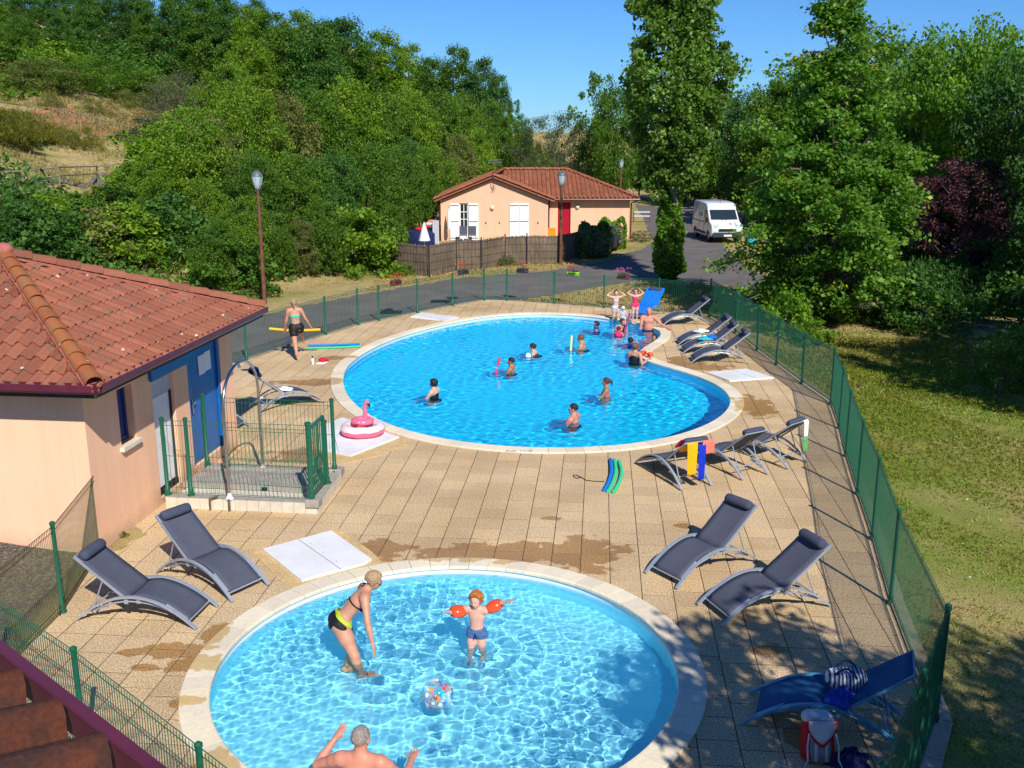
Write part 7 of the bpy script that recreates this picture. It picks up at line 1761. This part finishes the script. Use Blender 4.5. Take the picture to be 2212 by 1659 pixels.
def person(label, h, pelvis, up_, face, hface, hands, feet, skn, hair, style, wear, sex='m', fat=0, kid=0, res=.012, elb=None, knee=None, hup=None, curl=.5, zmin=None, face_on=True, hnear=None):
    pel = np.array(pelvis, float); U = unit(up_); Fc = np.array(face, float); Fc = unit(Fc-U*(Fc@U)); Rt = np.cross(Fc, U)   # Rt: the person's right
    hs = 1+.32*kid; f = sex == 'f'
    Mx = np.stack([Rt, Fc, U], 1)
    sw = (.100 if f else .114)*(1-.12*kid); hw = (.052 if f else .048)
    nb = pel+U*.285*h; sh = {1: pel+U*.262*h+Rt*sw*h, -1: pel+U*.262*h-Rt*sw*h}; hp = {1: pel+Rt*hw*h-U*.015*h, -1: pel-Rt*hw*h-U*.015*h}
    HU = unit(hup) if hup is not None else U; HF = np.array(hface, float); HF = unit(HF-HU*(HF@HU)*.6); HU = unit(HU-HF*(HU@HF)); HR = np.cross(HF, HU); HM = np.stack([HR, HF, HU], 1)
    hc = nb+(U*.3+HU*.7)*.098*h*(1+.10*kid)+HF*.012*h
    l1, l2 = .172*h*(1-.08*kid), .150*h*(1-.08*kid); t1, t2 = .242*h*(1-.10*kid), .238*h*(1-.10*kid)
    arms, legs = {}, {}
    for s, i in ((1, 0), (-1, 1)):
        e, w = ik(sh[s], hands[i], l1, l2, elb[i] if elb is not None else sh[s]-U*.3-Fc*.15+Rt*s*.1); arms[s] = (sh[s], e, w)
        k, a = ik(hp[s], feet[i], t1, t2, knee[i] if knee is not None else hp[s]+Fc*1.0-U*.2); legs[s] = (hp[s], k, a)
    pts = [hc+.14*h*hs*v for v in np.vstack([np.eye(3), -np.eye(3)])]+[x for d in (arms, legs) for L in d.values() for x in L]+[pel, nb]+[arms[s][2]+unit(arms[s][2]-arms[s][1])*.12*h for s in (1, -1)]+[legs[s][2]+v for s in (1, -1) for v in (Fc*.16*h, -U*.06*h)]
    pts = np.array(pts); lo, hi = pts.min(0)-.10*h-.03, pts.max(0)+.10*h+.03
    if zmin is not None: lo[2] = max(lo[2], zmin)
    B = Field(lo, hi, res); K = .022*h
    g = 1+.35*fat
    B.ell(pel+U*.0*h, (.088*h*(1.06 if f else 1)*g, .062*h*g, .070*h), Mx, K)
    B.ell(pel+U*.085*h+Fc*.012*h*fat, (.072*h*(.93 if f else 1.02)*g, .052*h*(1+.7*fat), .085*h), Mx, .035*h)
    B.ell(pel+U*.190*h, (.088*h*(.93 if f else 1.03)*(1+.15*fat), .058*h*(1+.2*fat), .095*h), Mx, .035*h)
    B.cap(sh[1]-Rt*.02*h, sh[-1]+Rt*.02*h, .036*h, .036*h, .03*h)
    for s in (1, -1):
        B.cap(nb+U*.01*h, sh[s]+U*.008*h-Rt*s*.02*h, .026*h, .026*h, .03*h)
        B.ell(pel-Fc*.038*h+Rt*s*.040*h-U*.028*h, (.044*h*g, .040*h, .048*h), Mx, K)
        if f and not kid: B.ell(pel+U*.185*h+Fc*.055*h+Rt*s*.040*h, (.034*h, .032*h, .033*h), Mx, .018*h)
        elif not kid: B.ell(pel+U*.205*h+Fc*.045*h+Rt*s*.042*h, (.042*h, .020*h, .032*h), Mx, .02*h)
        a, e, w = arms[s]; q = .90 if f else 1.05; q *= (1-.05*kid); mid = a+(e-a)*.4
        B.cap(a, a+(e-a)*.25, .036*h*q, .034*h*q, .02*h); B.cap(a, e, .034*h*q, .0235*h*q, .012*h); B.cap(e, e+(w-e)*.35, .0235*h*q, .0245*h*q, .01*h); B.cap(e+(w-e)*.3, w, .0245*h*q, .0155*h*q, .01*h)
        fd = unit(w-e); side = np.cross(fd, U if abs(fd@U) < .9 else Fc); side = unit(side); pn = np.cross(side, fd); side = side*s
        HM2 = np.stack([side, fd, pn], 1); hh = h*.105*(1+.05*kid); pc = w+fd*hh*.30
        B.ell(pc, (hh*.22, hh*.34, hh*.11), HM2, .008*h)
        fr = max(.0052*h, res*.62)
        for j, (ox, ln) in enumerate(((-.16, .40), (-.055, .47), (.055, .44), (.155, .34))):
            r0 = w+fd*hh*.52+side*ox*hh*1.05; d1 = unit(fd+side*ox*.9-pn*.15*curl); p1 = r0+d1*hh*ln*.5; d2 = unit(fd+side*ox*.7-pn*.9*curl); p2 = p1+d2*hh*ln*.5
            B.cap(r0, p1, fr*1.1, fr, .004*h); B.cap(p1, p2, fr, fr*.8, .003*h)
        r0 = w+fd*hh*.18-side*hh*.16; p1 = r0+unit(fd*.6-side*.8)*hh*.26; B.cap(r0, p1, fr*1.25, fr*1.05, .005*h); B.cap(p1, p1+unit(fd-side*.35)*hh*.2, fr*1.05, fr*.85, .003*h)
        a, k, n = legs[s]; q = 1.06 if f else 1.0; q *= (1+.1*fat)*(1-.06*kid)
        B.cap(a, k, .058*h*q, .035*h*q, .03*h); B.cap(a, a+(k-a)*.45, .060*h*q, .054*h*q, .02*h); B.ell(k+Fc*.006*h, (.032*h, .032*h, .034*h), Mx, .012*h)
        B.cap(k, n, .034*h*q, .0215*h*q, .01*h); cd = k+(n-k)*.32-Fc*.010*h; B.cap(k+(n-k)*.15-Fc*.005*h, k+(n-k)*.48-Fc*.008*h, .031*h*q, .030*h*q, .012*h)
        ft = unit(Fc-np.array([0, 0, Fc[2]])); B.cap(n-U*.005*h-ft*.02*h, n-np.array([0, 0, .022*h])+ft*.085*h, .022*h, .017*h, .012*h); B.cap(n-np.array([0, 0, .024*h])+ft*.07*h, n-np.array([0, 0, .026*h])+ft*.105*h, .018*h, .012*h, .01*h)
    B.cap(nb-U*.01*h, hc-HU*.035*h*hs-HF*.008*h, .033*h*(.9 if f else 1.05)*(1+.1*kid), .029*h*hs*(.9 if f else 1.03), .018*h)
    r = h*hs
    B.ell(hc+HU*.014*r-HF*.006*r, (.0450*r, .0560*r, .0520*r), HM, .01*h); B.ell(hc-HU*.022*r+HF*.014*r, (.0365*r, .040*r, .042*r), HM, .018*h)
    B.ell(hc-HU*.050*r+HF*.030*r, (.020*r, .018*r, .014*r), HM, .012*h)
    B.cap(hc+HF*.046*r+HU*.0*r, hc+HF*.060*r-HU*.018*r, .005*r, .0085*r, .006*h); B.cap(hc+HF*.047*r+HU*.012*r+HR*.016*r, hc+HF*.047*r+HU*.012*r-HR*.016*r, .006*r, .006*r, .008*h)
    B.ell(hc+HF*.048*r-HU*.033*r, (.014*r, .008*r, .007*r), HM, .006*h)
    for s in (1, -1): B.ell(hc+HR*s*.046*r-HU*.006*r-HF*.006*r, (.006*r, .013*r, .018*r), HM, .004*h)
    base = Vector((float(pel[0]), float(pel[1]), float(min(legs[1][2][2], legs[-1][2][2])-.035*h)))
    t = thing('person', label, 'person', base); off = np.array(base)
    bo = link_mesh('body', B.mesh('body', SK[skn], off), t); bo.cycles.is_caustics_receiver = float(base.z) < -.1
    def region(fn, name, mt, thick):
        Rg = Field(lo, hi, res); Rg.n = B.n; Rg.D = np.full(B.n, .25, np.float32); fn(Rg)
        me = Rg.mesh(name, mt, off, np.maximum(B.D-thick, Rg.D))
        return link_mesh(name, me, t) if me else None
    # hair: a shell round the skull, cut away from the face
    HB = Field(hc-.13*r, hc+.13*r, min(res, .010)); g_ = [HB.org[k]+HB.res*np.arange(HB.n[k]) for k in range(3)]; P = np.stack(np.meshgrid(*g_, indexing='ij'), -1); L = (P-hc) @ HM/r
    def shell(e): q = (L-np.array([0, -.006, .014]))/np.array([.0450+e, .0560+e, .0520+e]); kk = np.linalg.norm(q, axis=-1); return (kk-1)*.050*r
    cut = np.maximum(L[..., 1]-.026-.30*np.maximum(0, L[..., 2]-.012), -(L[..., 2]+.004)+0*L[..., 0])   # in front of this: face
    facecut = (L[..., 1]-.020-.62*np.maximum(0, L[..., 2]-.016))*r
    wave = .0022*r*(np.sin(P[..., 0]*260+P[..., 2]*120)+np.sin(P[..., 1]*230-P[..., 2]*150))
    if style in ('short', 'curly', 'bob', 'pony', 'bun', 'buzz'):
        e = {'short': .009, 'curly': .016, 'bob': .012, 'pony': .007, 'bun': .007, 'buzz': .003}[style]; low = {'short': -.018, 'curly': -.022, 'bob': -.045, 'pony': -.024, 'bun': -.024, 'buzz': -.012}[style]
        w_ = wave*(2.2 if style == 'curly' else 1)
        d = np.maximum(np.maximum(shell(e)+w_, facecut), (low-L[..., 2])*r)
        if style == 'bob': d = np.maximum(d, -shell(-.012))
        HB.D = d.astype(np.float32)
        if style in ('pony', 'bun'):
            b0 = hc-HF*.062*r+HU*.020*r
            if style == 'bun': HB.ell(b0, (.022*r, .022*r, .024*r), HM, .01*r)
            else:
                HB2 = Field(hc-.22*r, hc+.22*r, min(res, .010)); HB2.cap(hc-HF*.058*r+HU*.03*r, hc-HF*.088*r+HU*.01*r, .014*r, .020*r, .005); HB2.cap(hc-HF*.088*r+HU*.01*r, hc-HF*.095*r-HU*.055*r, .021*r, .010*r, .01)
                me = HB2.mesh('ponytail', HC[hair], off); link_mesh('ponytail', me, t)
        me = HB.mesh('hair', HC[hair], off)
        if me: link_mesh('hair', me, t)
    elif style == 'bald':
        d = np.maximum(np.maximum(shell(.0025), (np.abs(L[..., 1]+.030)-.034)*r), np.maximum((-.020-L[..., 2])*r, (L[..., 2]-.018)*r)); HB.D = d.astype(np.float32); me = HB.mesh('hair', HC[hair], off)
        if me: link_mesh('hair', me, t)
    elif style == 'cap':
        HB.D = np.maximum(shell(.010), (.010-L[..., 2])*r).astype(np.float32); HB.ell(hc+HF*.070*r+HU*.018*r, (.036*r, .036*r, .005*r), HM, .004); me = HB.mesh('sun_hat', M['wtowel'], off); link_mesh('sun_hat', me, t)
    if face_on:
        for s in (1, -1):
            mb = MB(); mb.ell(hc+HR*s*.0175*r+HF*.0455*r+HU*.002*r, (.0085*r, .006*r, .0055*r), 8, 6, Matrix([list(x) for x in HM])); mb.build('eye', M['eyewhite'], t, smooth='all')
            mb = MB(); mb.ell(hc+HR*s*.0175*r+HF*.0505*r+HU*.002*r, (.0038*r, .003*r, .0040*r), 6, 5, Matrix([list(x) for x in HM])); mb.build('iris', M['lens'], t, smooth='all')
        mb = MB(); mb.ell(hc+HF*.0545*r-HU*.033*r, (.0130*r, .0035*r, .0042*r), 8, 5, Matrix([list(x) for x in HM])); mb.build('mouth', M['lip'], t, smooth='all')
    # clothes
    at = lambda a, b, c: pel+Rt*a*h+Fc*b*h+U*c*h
    for kind, mt, *ex in wear:
        mm = M[mt]
        if kind == 'briefs':
            def fn(R):
                for s in (1, -1): R.ell(at(s*.036, -.055, -.032), (.060*h, .075*h, .052*h), Mx, 0)
                R.ell(at(0, 0, -.005), (.13*h, .13*h, .050*h), Mx, 0)
                for s in (1, -1): R.cap(at(s*.02, 0, -.03), at(s*.0, 0, -.075), .045*h, .03*h, .02*h)
            region(fn, 'swim_briefs', mm, .007)
        elif kind in ('trunks', 'shorts'):
            def fn(R):
                R.ell(at(0, 0, .0), (.15*h, .15*h, .052*h), Mx, 0)
                for s in (1, -1): a, k, n = legs[s]; R.cap(a, a+(k-a)*(.02 if kind == 'trunks' else .34), .080*h, .070*h if kind == 'trunks' else .085*h, .02*h)
            region(fn, 'swim_'+kind, mm, .010 if kind == 'trunks' else .012)
        elif kind == 'waistband':
            region(lambda R: R.ell(at(0, 0, .034), (.14*h, .14*h, .016*h), Mx, 0), 'waistband', mm, .011)
        elif kind == 'onepiece':
            def fn(R):
                R.ell(at(0, 0, .0), (.14*h, .13*h, .055*h), Mx, 0); R.cap(at(0, 0, .02), at(0, 0, .15), .11*h, .105*h, .02*h)
                for s in (1, -1): R.cap(at(s*.045, .05, .17), at(s*.05, .02, .285), .016*h, .010*h, .01*h); R.cap(at(s*.05, .01, .285), at(s*.025, -.06, .19), .010*h, .012*h, .005*h); R.cap(at(s*.02, 0, -.03), at(0, 0, -.08), .045*h, .03*h, .02*h)
                R.cap(at(.025, -.06, .19), at(-.0, -.07, .13), .012*h, .03*h, .01*h); R.cap(at(-.025, -.06, .19), at(0, -.07, .13), .012*h, .03*h, .01*h)
            region(fn, 'swimsuit', mm, .006)
        elif kind == 'top':
            def fn(R):
                for s in (1, -1): R.ell(at(s*.040, .066, .182), (.038*h, .055*h, .034*h), Mx, 0)
                R.ell(at(0, 0, .168), (.15*h*.92, .11*h, .008*h), Mx, .004*h)
                if not ex: 
                    for s in (1, -1): R.cap(at(s*.040, .085, .20), at(s*.022, .01, .30), .007*h, .006*h, 0)
                    R.cap(at(.022, .01, .295), at(0, -.05, .298), .006*h, .006*h, 0); R.cap(at(-.022, .01, .295), at(0, -.05, .298), .006*h, .006*h, 0)
            o = region(fn, 'bikini_top', mm, .005)
        elif kind == 'bandeau':
            region(lambda R: R.cap(at(-.02, 0, .178), at(.02, 0, .178), .0, .0, 0) or R.ell(at(0, 0, .178), (.096*h, .14*h, .026*h), Mx, 0), 'bikini_top', mm, .006)
        elif kind == 'ties':
            mb = MB()
            for pts_ in (((.0, -.062, .168), (.02, -.075, .13), (.015, -.07, .06)), ((.0, -.062, .168), (-.015, -.078, .12), (-.02, -.066, .04)), ((.0, -.06, .17), (.018, -.07, .178), (.0, -.064, .168), (-.018, -.07, .176), (0, -.06, .17)), ((0, -.035, .31), (.014, -.06, .30), (.01, -.062, .27)), ((0, -.035, .31), (-.014, -.055, .315), (-.012, -.06, .285))):
                mb.tube([Vector(at(*p)) for p in pts_], .0042, 5)
            mb.build('bikini_ties', mm, t, smooth=True)
        elif kind == 'tunic':
            region(lambda R: R.cap(at(0, 0, -.02), at(0, 0, .22), .14*h, .13*h, 0), 'shirt', mm, .012)
        elif kind == 'sunglasses':
            mb = MB()
            for s in (1, -1): mb.ell(hc+HR*s*.019*r+HF*.056*r+HU*.003*r, (.015*r, .004*r, .0115*r), 10, 6, Matrix([list(x) for x in HM])); mb.tube([Vector(hc+HR*s*.032*r+HF*.052*r+HU*.006*r), Vector(hc+HR*s*.047*r-HF*.004*r+HU*.004*r)], .0022, 5)
            mb.tube([Vector(hc-HR*.008*r+HF*.059*r+HU*.006*r), Vector(hc+HR*.008*r+HF*.059*r+HU*.006*r)], .0025, 5); mb.build('sunglasses', M['lens'], t, smooth=True)
        elif kind == 'cord':
            mb = MB(); mb.tube([Vector(at(0, .075, .015)), Vector(at(.008, .088, -.02)), Vector(at(.012, .085, -.05))], .006, 5); mb.tube([Vector(at(0, .078, .015)), Vector(at(-.012, .088, -.015)), Vector(at(-.02, .08, -.035))], .006, 5); mb.build('drawstring', mm, t, smooth=True)
        elif kind == 'headband':
            mb = MB(); mb.tube([Vector(hc+(HR*math.cos(a)*.050+HF*(math.sin(a)*.062))*r+HU*.020*r) for a in [2*PI*i/18 for i in range(19)]], .008, 5); mb.build('goggle_strap', mm, t, smooth=True)
    arms_out = arms
    return t, arms, hc, HM, Mx
A3 = lambda v: np.array((v.x, v.y, v.z))
# --- paddling pool
pel = A3(PY(737, 1340, 10.84)); nbk = A3(PY(797, 1268, 10.92))
fa, fb_ = A3(G(783, 1436, -.09)), A3(G(749, 1424, -.09))
_, wa, *_r = person('woman in a dark bikini with lime waistband bending forward in the paddling pool', 1.66, pel, nbk-pel, (.92, .18, -.5), (.95, .10, -.42),
    [A3(PY(806, 1398, 10.5)), A3(PY(797, 1362, 11.15))], [fa+np.array([.02, .02, -.34]), fb_+np.array([0, .08, -.34])], 'tan', 'blond', 'short', [('briefs', 'blackcloth'), ('waistband', 'lime'), ('top', 'blackcloth'), ('ties', 'blackcloth'), ('sunglasses', 'lens')],
    sex='f', res=.0075, elb=[A3(PY(783, 1352, 10.4)), A3(PY(770, 1330, 11.4))], knee=[A3(PY(800, 1392, 10.2)), A3(PY(770, 1390, 10.9))], hup=(.45, 0, .9), curl=.35)
bx = PY(1030, 1360, 11.0); bp3 = np.array([bx.x, 11.0, -.5+.53*1.14])
hl, hr = A3(PY(966, 1322, 10.88)), A3(PY(1097, 1300, 10.92))
_, ba, bhc, *_r = person('red-haired boy in blue trunks standing in the paddling pool with arms spread', 1.14, bp3, (0, -.02, 1), (-.22, -1, 0), (-.30, -.9, -.28),
    [hl, hr], [bp3+np.array([-.08, -.02, -.58]), bp3+np.array([.09, .06, -.58])], 'pink', 'ginger', 'curly', [('trunks', 'denim'), ('cord', 'navy')], kid=.75, res=.0075, elb=[(hl+bp3)/2+np.array([0, .1, .1]), (hr+bp3)/2+np.array([0, .1, .1])], curl=.3)
for s, lab in ((1, 'orange inflatable armband on the right arm of the red-haired boy'), (-1, 'orange inflatable armband on the left arm of the red-haired boy')):
    a, e, w = ba[s]; d = unit(w-a); c = a+(e-a)*.62; x = unit(np.cross(d, (0, 0, 1))); z = np.cross(x, d); MM = Matrix([[x[k], d[k], z[k]] for k in range(3)])
    armband(Vector(c), .20, .088, MM, lab)
mp = PY(774, 1640, 8.0); mpel = np.array([mp.x+.01, 8.02, -.105])
ml, mr = A3(PY(722, 1598, 8.35)), A3(PY(889, 1642, 8.35))
person('grey-haired man seen from behind in the paddling pool, both hands raised', 1.78, mpel, (.0, .06, 1), (.18, 1, 0), (.30, .95, -.12), [mr, ml], [mpel+np.array([.2, -.02, -.40]), mpel+np.array([-.15, -.02, -.40])], 'red', 'grey', 'buzz', [('trunks', 'navy')], fat=.25, res=.0085,
    elb=[A3(PY(868, 1672, 8.1)), A3(PY(700, 1660, 8.1))], knee=[mpel+np.array([.2, .4, -.3]), mpel+np.array([-.1, .4, -.3])], curl=-.15)
# --- woman walking along the fence with a noodle
f1, f2 = A3(G(643, 778, .05)), A3(G(662, 754, .05)); wp = np.array([(f1[0]+f2[0])/2-.08, (f1[1]+f2[1])/2-.22, .90])
h1, h2 = A3(PY(674, 711, wp[1]+.22)), A3(PY(615, 712, wp[1]+.12))
person('woman in a mint bikini top and black shorts walking with a yellow noodle', 1.72, wp, (-.06, .03, 1), (-.3, 1, 0), (-.25, 1, -.1), [h1, h2], [f2, f1], 'tan', 'blond', 'pony', [('shorts', 'blackcloth'), ('bandeau', 'mint'), ('ties', 'mint')], sex='f', res=.011, face_on=False)
noodle([PY(582, 710, wp[1]+.24), PY(635, 714, wp[1]+.22), PY(692, 712, wp[1]+.24)], .038, M['yellowfoam'], 'yellow foam noodle held by the walking woman')
# --- bathers in the large pool (standing on its floor, shoulders at the water)
def bather(px, py, pyt, label, hgt, face, skn, hair, style, wear, sex='m', lean=(0, 0, 1), hands=None, fat=0, kid=0, hface=None, res=.0135, Yo=0, floor=None, **kw):
    """px,py: where the body meets the water; pyt: pixel row of the top of the head"""
    w = G(px, py-(6 if py > 740 else 3), NZ); Y = w.y+Yo; ztop = PY(px, pyt, Y).z; fc = unit(face); rt = np.cross(fc, (0, 0, 1)); hs = 1+.32*kid
    pz = ztop-(.285+.098*(1+.1*kid)+.066*hs)*hgt; p = np.array([PY(px, (py+pyt)/2, Y).x, Y, pz])-unit(lean)*0
    if hands is None: hands = [p+fc*.34*hgt/1.6+rt*.22+np.array([0, 0, .05*hgt]), p+fc*.36*hgt/1.6-rt*.20+np.array([0, 0, .03*hgt])]
    feet = [p+rt*.10-np.array([0, 0, .47*hgt]), p-rt*.10-np.array([0, 0, .47*hgt])]
    return person(label, hgt, p, lean, face, hface or face, hands, feet, skn, hair, style, wear, sex, fat, kid, res, zmin=-.75, **kw)
L_ = (-1, .25, 0)
bather(938, 864, 819, 'woman with dark bobbed hair and black straps left in the large pool', 1.64, (-1, .45, 0), 'fair', 'black', 'bob', [('onepiece', 'blackcloth')], 'f')
bather(1105, 808, 772, 'slim dark-haired boy holding a pink foam dumbbell in the middle of the large pool', 1.6, L_, 'brown', 'black', 'buzz', [('trunks', 'navy')], kid=.15)
bather(1160, 769, 741, 'woman with dark tied hair and a small white ball in the large pool', 1.62, L_, 'fair', 'black', 'bun', [('onepiece', 'blackcloth')], 'f', lean=(-.2, 0, 1))
bather(1262, 757, 722, 'man with brown hair beside a pale upright noodle in the large pool', 1.72, L_, 'tan', 'auburn', 'short', [('trunks', 'navy')], lean=(-.15, 0, 1))
bather(1310, 862, 816, 'girl with a dark ponytail and pink bikini in the large pool', 1.55, (-1, .1, 0), 'brown', 'brown', 'pony', [('top', 'pinkhot')], 'f')
bather(1240, 917, 872, 'man with cropped dark hair and reddened back, nearest bather', 1.75, (-1, .5, 0), 'red', 'black', 'buzz', [('trunks', 'navy')], hface=(-1, .2, 0))
bather(1289, 716, 694, 'dark-haired child with a white goggle strap near the back of the large pool', 1.5, (-1, .1, -.0), 'brown', 'black', 'short', [('tunic', 'cobalt'), ('headband', 'white')], kid=.3)
_wp = G(1371, 790, NZ)
bather(1371, 789, 741, 'woman in a black crossed-back swimsuit with her arms on the pool edge', 1.66, (.55, .85, 0), 'tan', 'auburn', 'bob', [('onepiece', 'blackcloth')], 'f', hands=[np.array([_wp.x+.42, _wp.y+.18, .07]), np.array([_wp.x+.2, _wp.y+.5, -.1])], fat=.15)
bather(1362, 749, 729, 'dark-haired child behind the woman in the black swimsuit', 1.35, (.1, 1, 0), 'brown', 'black', 'short', [('tunic', 'cobalt')], kid=.5)
bather(1414, 737, 722, 'dark-haired child low in the water against the curved pool wall', 1.3, (-.6, -1, 0), 'brown', 'black', 'short', [], kid=.5)
bather(1338, 722, 684, 'woman with dark wet hair bending over a small child in the pool corner', 1.6, (.35, -.9, 0), 'tan', 'brown', 'bun', [('top', 'blackcloth')], 'f', lean=(.12, -.25, 1), hface=(.6, -.8, -.35))
bather(1336, 728, 705, 'small child in a pink top in front of the bending woman', 1.0, (.3, .9, 0), 'pink', 'brown', 'short', [('tunic', 'pinkhot')], kid=1)
_m = G(1401, 717, NZ)
bather(1401, 717, 664, 'big bare-chested balding man standing waist-deep in the pool corner', 1.80, (-.15, -1, 0), 'red', 'grey', 'bald', [('trunks', 'navy')], fat=.5, hface=(-.1, -1, -.35), res=.011, hands=[np.array([_m.x-.30, _m.y-.30, .10]), np.array([_m.x+.62, _m.y-.05, .06])])
# children at the edge
p = G(1329, 704, -.20); q_ = np.array([p.x, p.y, -.20+.53*1.24])
person('girl in a white and blue bikini, both hands behind her head', 1.24, q_, (0, 0, 1), (.1, -1, 0), (.1, -1, 0), [q_+np.array([-.16, .02, .50]), q_+np.array([.16, .02, .50])], [q_+np.array([-.08, 0, -.62]), q_+np.array([.09, 0, -.62])], 'fair', 'brown', 'short', [('briefs', 'paleblue'), ('top', 'paleblue')], 'f', kid=.5, res=.0115, elb=[q_+np.array([-.5, 0, .45]), q_+np.array([.5, 0, .45])])
p = G(1371, 697, .04); q_ = np.array([p.x, p.y, .04+.53*1.14])
person('small girl in a bright pink swimsuit holding her head on the pool edge', 1.14, q_, (0, 0, 1), (-.15, -1, 0), (-.1, -1, 0), [q_+np.array([-.15, .0, .50]), q_+np.array([.15, .0, .50])], [q_+np.array([-.07, 0, -.57]), q_+np.array([.07, .02, -.57])], 'fair', 'auburn', 'short', [('onepiece', 'pinkhot'), ('headband', 'redfoam')], 'f', kid=.6, res=.0115, elb=[q_+np.array([-.45, 0, .45]), q_+np.array([.45, 0, .45])])
p = G(1346, 697, .04); q_ = np.array([p.x, p.y+.1, .17])
person('toddler in a white sun hat and pale shirt sitting on the pool edge', .85, q_, (0, 0, 1), (-.1, -1, 0), (-.1, -1, -.1), [q_+np.array([-.16, -.12, .06]), q_+np.array([.16, -.12, .06])], [q_+np.array([-.08, -.32, -.28]), q_+np.array([.08, -.32, -.28])], 'fair', 'brown', 'cap', [('tunic', 'palegrey')], kid=1, res=.0105, knee=[q_+np.array([-.08, -.3, .2]), q_+np.array([.08, -.3, .2])])
# things held in the large pool
noodle([PY(1348, 721, G(1348, 724, NZ).y), PY(1354, 699, G(1348, 724, NZ).y+.1), PY(1361, 677, G(1348, 724, NZ).y+.2)], .036, M['plumfoam'], 'purple noodle rising from the water by the bending woman')
w = G(1233, 757, NZ); noodle([w-up*.3, w+up*.10, w+up*.45+Vector((.02, 0, 0))], .036, M['palefoam'], 'pale yellow noodle standing upright in the water')
w = G(1071, 806, NZ); t = thing('foam_dumbbell', 'pink foam dumbbell held upright at the water surface', 'dumbbell', w)
mb = MB(); mb.tube([w-up*.02, w+Vector((.07, 0, .32))], .014, 6); mb.build('bar', M['redfoam'], t)
for a, b in ((w-up*.06, w+Vector((.01, 0, .04))), (w+Vector((.06, 0, .22)), w+Vector((.10, 0, .42)))): mb = MB(); mb.tube([a, b], .065 if a.z < w.z else .045, 10); mb.build('foam_end', M['redfoam'], t, smooth=True)
w = G(1141, 771, NZ); mb = MB(); mb.ell(w+up*.03, (.085, .085, .085), 14, 10); mb.build('ball', M['paper'], None, smooth='all', label='small white ball floating before the dark-haired woman', cat='ball')
